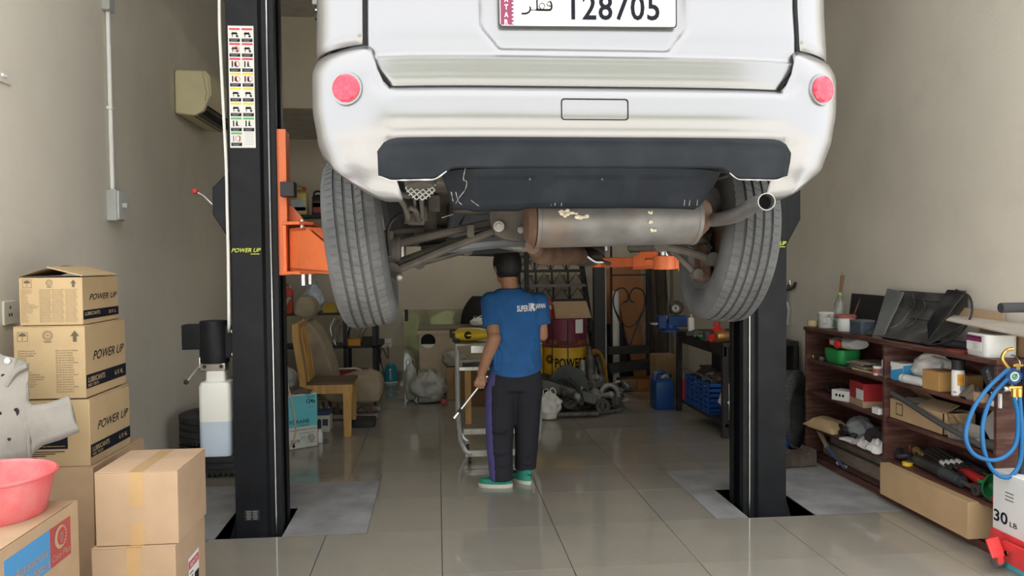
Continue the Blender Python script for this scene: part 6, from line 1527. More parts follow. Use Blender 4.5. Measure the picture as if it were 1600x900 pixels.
carton('old_carton', 'old brown carton standing behind the workbench end', .24, .26, .46, (at(1036, 600, 9.0).x, 9.0, 0), 0, CARD3)
one('hanging_tarp', 'dark brown tarp hanging on the back wall in the right corner', 'tarp', MB().surf(lambda a, v: (-.14+.28*a+.02*sin(v*6), .03*sin(a*14), 2.0*v), 24, 10, (0, .01, 0)), mat('dark_brown_tarp', (.085, .068, .05), .8, var=.2), (at(1030, 500, 10.4).x, 10.45, .0))
# drum with cone and carton
dc = V((at(884, 560, 8.35).x, 8.45, 0)); RD = .245; HD = at(880, 497, 8.3).z
dr = thing('oil_drum', 'maroon and yellow oil drum with black lettering behind the scrap heap', 'drum', dc)
MRN = mat('maroon_drum', (.16, .022, .05), .45, var=.12); YLD = mat('yellow_drum', (.60, .36, .02), .45, var=.12, dirt=(.35, .2, .03), dscale=5, damt=.4)
z1_ = at(880, 532, 8.2).z
def rib(z): return [(RD, z-.02), (RD+.012, z-.006), (RD+.012, z+.006), (RD, z+.02)]
obj('yellow_body', MB().lathe([(0, 0), (RD-.01, 0), (RD, .012)]+rib(HD*.33)+[(RD, z1_)], 40, caps=False), YLD, dr, label='yellow lower body')
obj('maroon_body', MB().lathe([(RD, z1_)]+rib(HD*.70)+[(RD, HD-.015), (RD+.008, HD-.01), (RD+.008, HD), (RD-.012, HD), (RD-.02, HD-.02), (0, HD-.02)], 40, caps=False), MRN, dr, label='maroon upper body')
lt = MB(); vs, fs, asp = glyphs('POWEROL', 0, .02); a0 = math.atan2(-1, -.05)
lt.add([((RD+.0035)*cos(a0+.02+(x-.30)*1.75), (RD+.0035)*sin(a0+.02+(x-.30)*1.75), z1_*.60+y*.10) for x, y in vs], fs)
obj('lettering', lt, INK, dr, fix=False, ang=0, kind='stuff', label='black lettering round the drum')
em = MB()
for i in range(12):
    q = 2*pi*i/12; c0 = a0-.78; em.tube([((RD+.003)*cos(c0+.02*cos(q)/RD), (RD+.003)*sin(c0+.02*cos(q)/RD), z1_*.72+.02*sin(q)), ((RD+.003)*cos(c0+.05*cos(q)/RD), (RD+.003)*sin(c0+.05*cos(q)/RD), z1_*.72+.05*sin(q))], .006, 4)
obj('emblem', em, INK, dr, ang=0, kind='stuff'); 
for da in (-.62, .05): obj('strap', MB().tube([((RD+.004)*cos(a0+da), (RD+.004)*sin(a0+da), .02), ((RD+.014)*cos(a0+da), (RD+.014)*sin(a0+da), HD*.33), ((RD+.004)*cos(a0+da), (RD+.004)*sin(a0+da), HD-.02)], .005, 5), BLK2, dr)
q = rad(-62); obj('paper_label', MB().surf(lambda a, v: ((RD+.004)*cos(q-.15+.42*a), (RD+.004)*sin(q-.15+.42*a), z1_+.07+.15*v), 6, 1), PAPER, dr, fix=False)
ca, cb = at(864, 473, 8.3), at(922, 500, 8.3)
ct = thing('open_carton', 'brown carton with one flap hanging open on top of the drum', 'box', (dc.x+.05, dc.y, HD+.001)); w_ = .34
obj('body', MB().bx(-w_/2, w_/2, -.12, .16, 0, .14), CARD3, ct, bevel=.003)
obj('open_flap', MB().add([(-w_/2-.01, -.12, .17), (w_/2, -.12, .17), (w_/2+.04, -.20, .0), (-w_/2+.0, -.20, .0), (-w_/2-.01, -.115, .173), (w_/2, -.115, .173), (w_/2+.04, -.195, .003), (-w_/2, -.195, .003)], [(0,1,2,3),(7,6,5,4),(0,4,5,1),(1,5,6,2),(2,6,7,3),(3,7,4,0)]), CARD, ct)
cn = thing('traffic_cone', 'small red and white traffic cone on the drum left of the open carton', 'cone', (dc.x-.155, dc.y-.02, HD+.001))
obj('base', MB().bx(-.05, .05, -.05, .05, 0, .012), RED, cn, bevel=.003); obj('cone', MB().lathe([(.045, .012), (.03, .09)], 20, caps=False), RED, cn); obj('white_band', MB().lathe([(.03, .09), (.023, .13)], 20, caps=False), PAPER, cn); obj('tip', MB().lathe([(.023, .13), (.010, .20), (0, .202)], 20), RED, cn)
one('yellow_jug', 'yellow jug half hidden behind the mechanic beside the drum', 'jug', MB().prism(rpoly(.18, .2, .03), 0, .3), YEL, (at(848, 570, 8.4).x-.10, 8.4, .36), bevel=.01)
one('low_crate', 'dark crate on the floor behind the mechanic carrying the yellow jug', 'crate', MB().bx(-.15, .15, -.15, .15, 0, .359), BLK2, (at(848, 570, 8.4).x-.10, 8.4, 0), bevel=.004)
# yellow steel hoop standing against the drum
p = at(934, 558, 8.35); tq = thing('steel_hoop', 'yellow ochre steel hoop leaning upright between the drum and the scrap', 'hoop', (p.x, 8.45, .30))
ax = V((.85, -.5, .12)).normalized()
obj('hoop', MB().lathe([(.25, -.03), (.29, -.035), (.30, 0), (.29, .035), (.25, .03)], 36, (0, 0, 0), ax, closed=True), mat('ochre_hoop', (.45, .22, .03), .5, var=.2), tq)
for k in range(3): q = ax.orthogonal().normalized(); q = M.Rotation(2.1*k+.4, 3, ax) @ q; obj('spoke', MB().cyl((0, 0, 0), q*.26, .012, n=8), STEELD, tq)
one('pedestal_block', 'block under the ochre hoop', 'block', MB().bx(-.12, .12, -.09, .09, 0, .02), OILY, (p.x, 8.45, 0))
# ------------------------------------------------------------------ scrap heap: one thing each
hg = 'scrap car parts in the heap'
def sp(px, py, Y): q = at(px, py, Y); return (q.x, Y, max(q.z, .0))
ps = one('bumper_cover', 'broad dark grey plastic cover standing in the scrap heap before the drum', 'panel', MB().prism([(-.20, 0), (.18, -.02), (.24, .10), (.16, .26), (.0, .33), (-.10, .28), (-.22, .12)], 0, .03, 'y'), mat('slate_plastic', (.075, .085, .085), .55, var=.15), sp(886, 590, 8.1), -.25, bevel=.01); ps.location.z = .16
ps = one('bumper_strip', 'long grey plastic strip slanting across the front of the scrap heap', 'panel', MB().beam((-.38, 0, .30), (.34, -.05, .08), .05, .10, (0, 0, 1)), mat('grey_dusty_plastic', (.13, .125, .115), .7, var=.25), (at(880, 610, 7.95).x, 7.95, .06), bevel=.015)
one('black_guard', 'black plastic guard at the top left of the scrap heap', 'panel', MB().surf(lambda a, v: (-.22+.44*a, .14*(v-.5), .16-.20*a+.05*sin(pi*v)), 10, 8, (0, 0, -.01)), BLK2, (at(858, 572, 8.05).x, 8.0, .24))
def knuckle(label, loc, s, seed, m, cat='part'):
    rr = random.Random(seed); t = thing('steering_knuckle', label, cat, loc, rr.uniform(0, 6), hg)
    obj('hub', MB().lathe([(.02, 0), (.06, 0), (.065, .02), (.045, .05), (.02, .05)], 18, (0, 0, .06), (rr.uniform(-.6, .6), -1, rr.uniform(-.2, .5)), closed=True).xf(M.Scale(s, 4)), STEELD, t)
    for k in range(4):
        a = 2*pi*k/4+rr.uniform(-.4, .4); e = V((.15*cos(a), .06*sin(a)+.02, .07+.10*sin(a)+.04))
        e.z = max(e.z, .02); obj('arm', MB().tube([(0, 0, .07), e*.6+V((0, 0, .02)), e], [.032, .022, .026], 8).ball(e, .03, 10, 7).xf(M.Scale(s, 4)), m, t)
    return t
knuckle('cast steering knuckle in the middle front of the scrap heap', sp(900, 632, 7.9), 1.15, 1, OILY); knuckle('pale alloy knuckle to the right of the scrap heap centre', (at(930, 610, 8.0).x, 8.0, .10), 1.2, 2, ALLOY)
knuckle('dark knuckle low at the left of the scrap heap by the white bag', sp(886, 628, 7.95), .9, 3, OILY); knuckle('bright bracketed knuckle high in the scrap heap', (at(936, 592, 8.15).x, 8.15, .24), 1.0, 4, ALLOY); knuckle('small knuckle on the right edge of the scrap heap', (at(962, 612, 8.1).x, 8.1, .05), .8, 5, ALLOY)
def rotor(label, loc, r, ax, m): 
    t = thing('brake_disc', label, 'disc', loc, 0, hg); obj('disc', MB().lathe([(r*.35, 0), (r, 0), (r, .022), (r*.55, .022), (r*.55, .06), (r*.35, .06)], 26, (0, 0, 0), ax, closed=True), m, t); obj('bore', MB().lathe([(0, .01), (r*.2, .01), (r*.2, .03), (0, .03)], 16, (0, 0, 0), ax), RUST, t); return t
rotor('brake disc lying front right in the scrap heap', (at(941, 626, 7.85).x, 7.85, .09), .075, (.2, -1, .15), OILY); rotor('rusty disc leaning at the left in the scrap heap', (at(892, 618, 7.9).x, 7.95, .13), .08, (-.3, -1, .4), OILY)
rod_thing('strut', 'thick dark strut leaning against the drum from the heap', 'strut', [(at(924, 600, 8.1).x, 8.1, .12), (at(922, 555, 8.15).x, 8.15, .50), (at(920, 530, 8.18).x, 8.18, .66)], [.05, .05, .025], OILY, hg, 12)
rod_thing('strut', 'shorter strut standing left of the thick one in the heap', 'strut', [(at(908, 590, 8.1).x, 8.08, .14), (at(910, 545, 8.15).x, 8.15, .52)], [.045, .03], ALLOY, hg, 12)
rod_thing('drive_shaft', 'dark drive shaft leaning right of the strut in the heap', 'shaft', [(at(946, 602, 8.2).x, 8.2, .15), (at(938, 560, 8.25).x, 8.25, .42), (at(932, 548, 8.25).x, 8.25, .54)], [.035, .03, .04], OILY, hg, 12)
P = [(at(936+14*cos(a), 610-9*sin(a), 8.0).x+.10, 7.98, .16+.12*sin(a)) for a in [pi*i/10 for i in range(11)]]
rod_thing('rubber_hose', 'curved pale rubber hose arching at the right of the scrap heap', 'hose', P, .026, ALLOY, hg, 10)
rod_thing('rubber_hose', 'black rubber hose curling over the left of the scrap heap', 'hose', spline([(at(868, 600, 8.0).x, 7.95, .30), (at(880, 590, 8.0).x, 7.92, .36), (at(898, 596, 8.0).x, 7.88, .28), (at(906, 612, 8.0).x, 7.85, .14)], 5), .022, BLK2, hg, 10)
rod_thing('control_arm', 'flat dark control arm lying along the floor before the heap', 'arm', [(at(872, 634, 7.75).x, 7.76, .03), (at(905, 633, 7.75).x, 7.74, .035), (at(935, 636, 7.75).x, 7.76, .03)], [.03, .022, .03], OILY, hg, 10)
rod_thing('control_arm', 'thin rod lying right of the heap on the floor', 'arm', [(at(945, 634, 7.85).x, 7.86, .025), (at(975, 622, 8.0).x, 8.05, .02)], [.018, .014], STEELD, hg, 8)
rr = random.Random(40); scr = sorted((rr.uniform(868, 972), rr.uniform(590, 628)) for _ in range(16)); w16 = ['%s small piece from the left' % q for q in ORDN]
for i in range(16):
    px, py = scr[i]; Y = 8.02+rr.uniform(0, .25); z = max(.01, at(px, py, Y).z*.8)
    s = rr.uniform(.04, .085); k = i % 4
    mb = (MB().bx(-s, s, -s*.6, s*.6, 0, s*.8), MB().lathe([(s*.3, 0), (s, 0), (s, s*.5), (s*.6, s*.5), (s*.6, s*.9), (s*.3, s*.9)], 14, closed=True), MB().tube(spline([(-s*1.6, 0, 0), (-s*.5, 0, s), (s*.6, s*.4, s*.8), (s*1.6, 0, s*.1)], 4), s*.3, 7), MB().prism([(-s*1.5, 0), (s*1.2, -.01), (s*1.5, s*.5), (s*.2, s*1.3), (-s, s)], 0, s*.35, 'y'))[k]
    o = one('scrap_piece', ('oily block of scrap metal', 'oily ring of scrap metal', 'bent piece of scrap pipe', 'oily cut plate of scrap')[k]+' in the heap, %s' % w16[i], 'scrap', mb, rr.choice([OILY, OILY, ALLOY, STEELD, BLK2]), (at(px, py, Y).x, Y, z), rr.uniform(0, 6), hg+(' as blocks', ' as rings', ' as bent pipes', ' as plates')[k], bevel=.004)
for i, (px, Y) in enumerate(((885, 8.2), (915, 8.28), (945, 8.32))):
    o = cloth_lump('oily_rubble', ('oily dark lump of scrap at the left under the heap', 'oily dark lump of scrap in the middle under the heap', 'oily dark lump of scrap at the right under the heap')[i], (.38, .3, (.26, .30, .20)[i]), (at(px, 600, Y).x, Y, 0), OILY, 60+i, 'scrap')
bag('carrier_bag', 'white plastic carrier bag standing on the floor right of the mechanic', (.22, .2, .27), (at(858, 640, 7.75).x, 7.72, 0), BAGW, 8, lump=.3)
bag('carrier_bag', 'flat scrap of clear plastic bag on the floor right of the heap', (.18, .14, .05), (at(972, 600, 8.5).x, 8.55, 0), BAGG, 33, handles=False)
# ------------------------------------------------------------------ workbench on the right
wbx0, wbx1, wby0, wby1, wbz = 2.44, 3.12, 6.66, 8.02, .83
WB = mat('black_oily_bench', (.022, .02, .019), .55, var=.35, dirt=(.06, .05, .04), dscale=6, damt=.4)
wb = thing('workbench', 'black oily steel workbench with lower shelf along the right wall', 'workbench', ((wbx0+wbx1)/2, (wby0+wby1)/2, 0), world=True)
obj('bench_top', MB().bx(wbx0, wbx1, wby0, wby1, wbz-.04, wbz), WB, wb, bevel=.004); obj('apron', MB().bx(wbx0+.01, wbx0+.03, wby0, wby1, wbz-.12, wbz-.04), WB, wb)
obj('lower_shelf', MB().bx(wbx0+.02, wbx1, wby0, wby1, .10, .125), WB, wb); obj('middle_shelf', MB().bx(wbx0+.25, wbx1, wby0, wby1, .44, .46), WB, wb); obj('back_board', MB().bx(wbx1-.01, wbx1, wby0, wby1, .12, wbz-.04), WB, wb)
for x in (wbx0, wbx1-.05):
    for y in (wby0, wby1-.05): obj('leg', MB().bx(x, x+.05, y, y+.05, 0, wbz-.04), WB, wb)
def wbp(px, py, Y): return (at(px, py, Y).x, Y, wbz+.0005)
vz = thing('bench_vice', 'blue bench vice with steel jaws at the far end of the workbench', 'vice', (at(1047, 515, 7.8).x, 7.8, wbz)); BV = mat('blue_vice_paint', (.015, .055, .20), .45, var=.2)
obj('base', MB().lathe([(.10, 0), (.10, .02), (.06, .04), (.05, .08), (0, .08)], 20), BV, vz); obj('body', MB().bx(-.03, .16, -.05, .05, .05, .16), BV, vz, bevel=.012); obj('front_jaw', MB().bx(-.13, -.045, -.05, .05, .03, .165), BV, vz, bevel=.012)
obj('jaw_plate', MB().bx(-.05, -.043, -.05, .05, .12, .168), STEELD, vz); obj('screw', MB().cyl((-.19, 0, .08), (0, 0, .08), .014, n=12), STEEL, vz); obj('handle', MB().cyl((-.175, -.08, .08), (-.175, .08, .08), .007, n=8).ball((-.175, -.08, .08), .011).ball((-.175, .08, .08), .011), STEEL, vz)
al = thing('alternator', 'oily round alternator resting on the blue vice', 'motor', (at(1056, 480, 7.82).x, 7.8, wbz+.168)); obj('case', MB().lathe([(0, -.06), (.06, -.06), (.07, -.04), (.07, .05), (.05, .07), (0, .07)], 22, (0, 0, .07), (-.4, -1, 0)), OILY, al); obj('pulley', MB().lathe([(.012, .07), (.035, .07), (.03, .08), (.035, .09), (.012, .09)], 18, (0, 0, .07), (-.4, -1, 0), closed=True), STEELD, al); obj('bracket', MB().bx(-.10, -.05, -.02, .02, .0, .14), OILY, al, bevel=.005)
lathe_thing('spray_can', 'pale spray can standing on the workbench beside the vice', 'can', [(0, 0), (.03, 0), (.03, .15), (.02, .165), (0, .165)], PAPER, wbp(1080, 515, 7.45), [('cap', [(.02, .16), (.02, .2), (0, .2)], STEELD)], 16)
rod_thing('ring_spanner', 'green handled tool lying on the workbench', 'tool', [wbp(1092, 516, 7.1)[0:2]+(wbz+.02,), wbp(1120, 516, 7.0)[0:2]+(wbz+.03,)], .012, GREEN)
lathe_thing('red_flask', 'red rounded flask on the workbench under the right tyre', 'bottle', [(0, 0), (.05, 0), (.06, .03), (.055, .09), (.025, .12), (.025, .15), (0, .15)], RED, wbp(1120, 515, 7.0), n=18)
lathe_thing('oil_filter', 'small red filter lying on the workbench front', 'filter', [(0, -.05), (.035, -.05), (.035, .05), (0, .05)], RED, (wbp(1118, 522, 6.75)[0], 6.75, wbz+.0365), n=18, rot=(0, rad(90), .4))
lathe_thing('copper_cylinder', 'copper coloured cylinder lying on the near end of the workbench', 'cylinder', [(0, -.11), (.045, -.11), (.05, -.10), (.05, .08), (.03, .11), (0, .11)], mat('copper', (.42, .22, .07), .4, .8, var=.2), (wbp(1136, 520, 6.7)[0], 6.7, wbz+.051), n=20, rot=(0, rad(90), .15))
rod_thing('screwdriver', 'bright screwdriver on the workbench edge', 'tool', [(wbp(1096, 525, 6.9)[0], 6.9, wbz+.012), (wbp(1114, 520, 6.95)[0], 6.95, wbz+.012)], .008, STEEL)
rr = random.Random(77)
for i in range(10):
    px = 1078+i*7; Y = 7.2+rr.uniform(-.35, .3); s = rr.uniform(.03, .06); k = i % 3
    mb = (MB().bx(-s, s, -s, s, 0, s), MB().lathe([(0, 0), (s*.8, 0), (s*.8, s*1.4), (0, s*1.5)], 12), MB().tube(spline([(-s*2, 0, s*.3), (0, s*.5, s), (s*2, 0, s*.4)], 4), s*.25, 7))[k]
    one('bench_oddment', ('small oily block', 'small oily pot', 'bent oily pipe')[k]+' in the clutter on the workbench, %s oddment from the left' % ORDN[i], 'part', mb, [OILY, RUST, ALLOY, STEELD][i % 4], (min(at(px, 515, Y).x, 3.0), Y, wbz+.0005), rr.uniform(0, 6), 'oddments on the workbench '+'abc'[k], bevel=.003)
# under the bench
crx = thing('plastic_crate', 'blue slatted plastic crate on the lower bench shelf', 'crate', (wbx0+.24, 7.42, .1255), world=True); cy0, cy1, cx0, cx1, cz = 7.10, 7.80, wbx0+.03, wbx0+.45, .125
BCR = mat('blue_crate', (.012, .075, .30), .45, var=.15)
obj('crate_floor', MB().bx(cx0, cx1, cy0, cy1, cz, cz+.012), BCR, crx)
for i in range(6): z = cz+.02+i*.046; obj('slat', MB().bx(cx0, cx0+.008, cy0, cy1, z, z+.03), BCR, crx); obj('slat', MB().bx(cx1-.008, cx1, cy0, cy1, z, z+.03), BCR, crx)
for i in range(6):
    z = cz+.02+i*.046
    for y in (cy0, cy1-.008): obj('slat', MB().bx(cx0, cx1, y, y+.008, z, z+.03), BCR, crx)
for i in range(6): y = cy0+(cy1-cy0-.03)*i/5; obj('rib', MB().bx(cx0-.006, cx0, y, y+.03, cz, cz+.29), BCR, crx)
lathe_thing('red_tin', 'red tin lying at the far end of the blue crate', 'tin', [(0, 0), (.05, 0), (.05, .2), (0, .2)], RED, (wbx0+.08, 7.9, .1255), n=18)
rod_thing('long_bar', 'long pale bar lying across the blue crate', 'bar', [(wbx0+.05, 7.95, .45), (wbx0+.10, 7.2, .42)], .01, STEEL)
for i in range(5): one('engine_part', 'oily engine part in the blue crate under the bench, %s from the near end' % ORDN[i], 'part', MB().tube(spline([(-.10, 0, 0), (-.03, .03, .06), (.04, -.02, .05), (.1, 0, .0)], 4), .03+.004*i, 8), [OILY, RUST, ALLOY][i % 3], (wbx0+.20, 7.2+i*.13, .37+.02*(i % 2)), i*1.3, 'engine parts in the blue crate')
bag('rubble_sack', 'white woven sack slumped on the lower bench shelf before the crate', (.30, .42, .34), (wbx0+.19, 6.82, .1255), BAGW, 19, handles=False, lump=.3)
lathe_thing('brass_wheel', 'brass coloured wheel on the shelf under the workbench', 'wheel', [(.03, 0), (.08, 0), (.09, .02), (.08, .04), (.03, .04)], BRASS, (wbx0+.34, 6.85, .551), n=24, rot=(rad(80), 0, .5))
carton('dark_battery', 'black battery case on the middle shelf of the workbench', .24, .4, .26, (wbx0+.42, 7.6, .461), 0, BLK2); carton('yellow_pack', 'dull yellow pack beside the black case under the workbench', .08, .12, .24, (wbx0+.36, 7.15, .461), 0, mat('dull_yellow_pack', (.30, .22, .04), .7))
jb = thing('washer_bottle', 'silver open handled container on the floor at the far end of the bench', 'container', (at(1036, 645, 8.1).x, 8.12, 0)); obj('body', MB().tube(spline([(-.04, 0, .02), (-.05, 0, .18), (.0, 0, .32), (.06, 0, .33), (.03, 0, .20), (.06, 0, .03)], 6), .022, 10), ALLOY, jb); obj('foot', MB().bx(-.07, .08, -.05, .05, 0, .06), ALLOY, jb, bevel=.01)
jerrycan('blue_jerrycan', 'blue jerrycan on the floor against the far leg of the workbench', .20, .24, .38, (2.33, 8.15, 0), 0, mat('deep_blue_can', (.012, .06, .22), .4), BLK2)
# worn tyre, blue tubs and the block between bench and shelf
tyre_thing('worn_tyre', 'grey worn tyre standing upright by the wall between bench and shelf', (2.85, 6.31, .318), .315, .20, (.75, -.66, 0))
lathe_thing('blue_tub', 'blue tub with oddments on the floor beside the maroon shelf', 'tub', [(0, 0), (.085, 0), (.10, .12), (.092, .12), (.08, .008), (0, .008)], BLUE, (2.68, 6.12, 0), n=24)
one('wood_block', 'dark oily wooden block with a notched top on the concrete patch', 'block', MB().prism([(-.13, 0), (.13, 0), (.13, .12), (.09, .135), (.06, .10), (-.05, .105), (-.08, .135), (-.13, .12)], -.07, .07, 'y'), mat('oily_wood', (.075, .055, .042), .8, var=.35, bump=.2, dirt=(.15, .12, .10), dscale=6), (fl(1257, 736).x+.01, 5.72, .004), .1, bevel=.008)
tb_ = thing('blue_tray', 'blue tray with a yellow tool on the near end of the workbench', 'tray', (2.78, 6.68, wbz+.0005)); obj('tray', MB().lathe([(0, 0), (.14, 0), (.16, .11), (.15, .11), (.13, .01), (0, .01)], 4, ax=(0, 0, 1)), BLUE, tb_, bevel=.004); obj('yellow_handle', MB().cyl((-.05, 0, .10), (.12, -.02, .13), .02, n=10), YEL, tb_)
# tool hanging on the right wall
p = wx(1236, 470, XR); tk = thing('sealant_gun', 'grey skeleton gun hanging on the right wall beside the right post', 'tool', (XR, p.y, p.z)); zt = wx(1244, 445, XR).z-p.z
obj('frame', MB().tube([(-.02, 0, zt), (-.02, .03, zt-.04), (-.02, .06, -.2)], .012, 8), STEELD, tk); obj('handle', MB().tube([(-.02, .03, zt-.05), (-.02, -.10, zt-.02), (-.02, -.13, zt+.02)], .014, 8), OILY, tk); obj('hook', MB().tube([(0, -.05, zt), (-.03, -.05, zt), (-.035, -.05, zt+.04)], .006, 6), STEEL, tk); obj('trigger', MB().tube([(-.02, .05, -.0), (-.02, 0.0, -.08), (-.02, .03, -.22)], .012, 8), GREYP, tk)
# trees across the street, seen only as a reflection
LEAF = mat('sunlit_leaves', (.20, .235, .10), .6, var=.4, scale=3); BARK = mat('bark', (.12, .09, .06), .9)
for i, (x, y, h) in enumerate(((-7.5, -14.2, 4.6), (-3.4, -13.6, 4.0), (.6, -14.0, 4.8), (4.6, -13.5, 4.2), (8.6, -14.2, 4.6))):
    t = thing('street_tree', ('bushy green tree across the forecourt, first from the left', 'bushy green tree across the forecourt, second from the left', 'bushy green tree across the forecourt, in the middle', 'bushy green tree across the forecourt, second from the right', 'bushy green tree across the forecourt, first from the right')[i], 'tree', (x, y, -.02))
    obj('trunk', MB().cyl((0, 0, 0), (.1, 0, h*.5), .14, .09, 10), BARK, t)
    def crown(a, v): 
        q = 2*pi*a; ph = pi*(.03+.94*v); p = V((sin(ph)*cos(q), sin(ph)*sin(q), -cos(ph))); k = 1+.3*noise.noise(p*2.5+V((i*3, 0, 0)))+.18*noise.noise(p*8); return (p.x*2.0*k, p.y*1.6*k, h*.58+p.z*h*.46*k)
    obj('crown', MB().surf(crown, 48, 32), LEAF, t, ang=0)
# ------------------------------------------------------------------ maroon shelf unit on the right
SX0, SX1, SYN, SYF, SH = 2.85, 3.15, 3.83, 5.98, 1.02
YD = 4.875
SL = [.045, .262, .525, .772]
sh_ = thing('shelf_unit', 'worn maroon wooden shelf unit crammed with parts along the right wall', 'shelf', ((SX0+SX1)/2, (SYN+SYF)/2, 0), world=True)
obj('top_board', MB().bx(SX0-.01, SX1, SYN-.01, SYF+.01, SH-.028, SH), WOODM, sh_, bevel=.003)
for y in (SYN, SYF-.024): obj('end_panel', MB().bx(SX0, SX1, y, y+.024, 0, SH-.028), WOODM, sh_, bevel=.002)
obj('divider', MB().bx(SX0, SX1, YD-.014, YD+.014, 0, SH-.028), WOODM, sh_, bevel=.002)
obj('back_panel', MB().bx(SX1-.008, SX1, SYN+.02, SYF-.02, .02, SH-.028), WOODM, sh_)
for (a, b) in ((SYN+.024, YD-.014), (YD+.014, SYF-.024)):
    for z in SL: obj('shelf_board', MB().bx(SX0+.004, SX1-.008, a, b, z-.022, z), WOODM, sh_, bevel=.002)
    obj('plinth', MB().bx(SX0, SX0+.02, a, b, 0, .045), WOODM, sh_)
LEDGE = mat('dusty_edge', (.20, .155, .13), .8, var=.3, scale=14)
def sy_of(px, py, X=SX0+.02): return wx(px, py, X).y
def on_shelf(px, lvl, X=2.93, py=600):
    """spot on a shelf level seen at column px, on the line x = X"""
    return (X, wx(px, py, X).y, (SL+[SH])[lvl]+.0006)
def W(p0, p1, X=2.90, py=600): return abs(wx(p1, py, X).y-wx(p0, py, X).y)
# --- on the top board
def top(px, X=2.95, py=520): return (X, wx(px, py, X).y, SH+.0006)
lathe_thing('yellow_lid_disc', 'flat yellowish plastic puck at the far end of the shelf top', 'disc', [(0, 0), (.045, 0), (.05, .012), (.047, .045), (0, .048)], mat('cream_yellow', (.62, .52, .28), .5), top(1271, 2.92), n=20)
lathe_thing('paint_pot', 'white paint spattered pot near the far end of the shelf top', 'pot', [(0, 0), (.062, 0), (.066, .115), (.06, .115), (.057, .01), (0, .01)], mat('spattered_pot', (.60, .59, .55), .6, var=.1, dirt=(.08, .07, .06), dscale=22, damt=.9), top(1292, 2.96), [('rim', [(.066, .108), (.069, .110), (.069, .118), (.060, .118)], PAPER)], 24)
lathe_thing('tub', 'white tub with a dusty red lid on the shelf top', 'tub', [(0, 0), (.058, 0), (.064, .095), (0, .095)], WHITE, top(1322, 2.95), [('red_lid', [(0, .096), (.070, .095), (.070, .115), (.06, .12), (0, .12)], mat('dusty_red', (.38, .10, .09), .6, var=.15))], 24)
bt = lathe_thing('water_bottle', 'clear plastic bottle with a brush stuck in its neck on the shelf top', 'bottle', [(0, .0), (.038, 0), (.040, .02), (.037, .06), (.040, .08), (.037, .11), (.040, .13), (.040, .18), (.016, .245), (.016, .27)], GLASSY, top(1312, 3.02), [('green_label', [(.0405, .02), (.0405, .06)], mat('green_liquid', (.10, .30, .14), .3)), ('neck_ring', [(.018, .25), (.019, .262), (.017, .268)], mat('lime_plastic', (.30, .50, .10), .4))], 24)
obj('brush_stick', MB().tube([(.0, 0, .20), (.005, -.01, .31), (.012, -.02, .40)], [.010, .012, .014], 10), mat('brown_stick', (.20, .11, .05), .6), bt); obj('loop', MB().tube([V((.012, -.02+.013*cos(a), .413+.013*sin(a))) for a in [2*pi*i/12 for i in range(12)]], .003, 6, True), STEELD, bt)
rod_thing('thin_stick', 'thin brown stick leaning on the wall behind the white pot', 'stick', [(3.10, top(1300)[1]+.03, SH+.006), (3.155, top(1306)[1], SH+.26)], .006, mat('brown_stick', ()))
one('black_board', 'flat black board leaning on the wall behind the bottle', 'board', MB().bx(0, .012, -.0, .50, 0, .26).xf(M.Rotation(rad(7), 4, 'Y')), mat('matt_black_board', (.018, .016, .018), .8, var=.2), (3.115, wx(1378, 490, 3.1).y, SH+.001), bevel=.002)
t = thing('carton', 'small dark blue patterned box beside the black plastic undertray', 'box', top(1347, 2.93), .15); obj('body', MB().bx(-.055, .055, -.06, .06, 0, .085), mat('blue_grey_box', (.05, .065, .085), .6, var=.3, scale=30), t, bevel=.003); obj('lid', MB().bx(-.057, .057, -.062, .062, .085, .10), mat('grey_box_lid', (.10, .11, .12), .6), t, bevel=.003)
# moulded undertray: curved shell leaning on the wall with two dark side arms
UTm = mat('dusty_black_moulding', (.045, .045, .043), .5, var=.25, scale=5, dirt=(.18, .165, .14), dscale=4, damt=.55)
yA, yB = wx(1362, 530, 2.92).y, wx(1458, 530, 2.92).y
ut = thing('undertray', 'large dusty black plastic undertray standing on the shelf top against the wall', 'panel', (2.98, (yA+yB)/2, SH+.001), world=True)
hU = wx(1400, 455, 3.13).z-SH
def utf(a, v):
    y = yA+.03+(yB-yA-.03)*a; s_ = v
    x = 2.89+.24*(smooth(0, .75, s_))+.012*sin(a*9)*s_; z = SH+.012+hU*(s_**1.5)*.98+.008*sin(a*17)*s_*(1-s_)
    return (x, y, z)
obj('shell', MB().surf(utf, 26, 22, (.008, 0, -.003)), UTm, ut, ang=60)
for k, (a, v0, v1) in enumerate(((.22, .3, .95), (.42, .35, .9), (.72, .3, .95))): obj('pressed_rib', MB().tube([V(utf(a+.03*sin(i), v0+(v1-v0)*i/10))+V((-.004, 0, .003)) for i in range(11)], .006, 6), UTm, ut)
for v in (.55, .88): obj('pressed_rib', MB().tube([V(utf(.25+.45*i/10, v))+V((-.004, 0, .003)) for i in range(11)], .005, 6), UTm, ut)
def flap(P0, P1, P2, P3, th=.012): 
    q = [V(p) for p in (P0, P1, P2, P3)]; n = (q[1]-q[0]).cross(q[3]-q[0]).normalized()*th
    return MB().add(q+[p+n for p in q], [(0,3,2,1),(4,5,6,7),(0,1,5,4),(1,2,6,5),(2,3,7,6),(3,0,4,7)])
GL = mat('glossy_black_panel', (.012, .012, .013), .3, var=.2, dirt=(.10, .095, .09), dscale=6, damt=.3)
obj('side_arm', flap(wx(1362, 527, 2.88), wx(1386, 450, 3.10), wx(1412, 456, 3.10), wx(1376, 532, 2.88)), mat('dusty_side', (.10, .105, .105), .5, var=.25, scale=5), ut, bevel=.004)
obj('side_arm', flap(wx(1450, 534, 2.88), wx(1448, 505, 2.90), wx(1480, 452, 3.08), wx(1510, 454, 3.08)), GL, ut, bevel=.004)
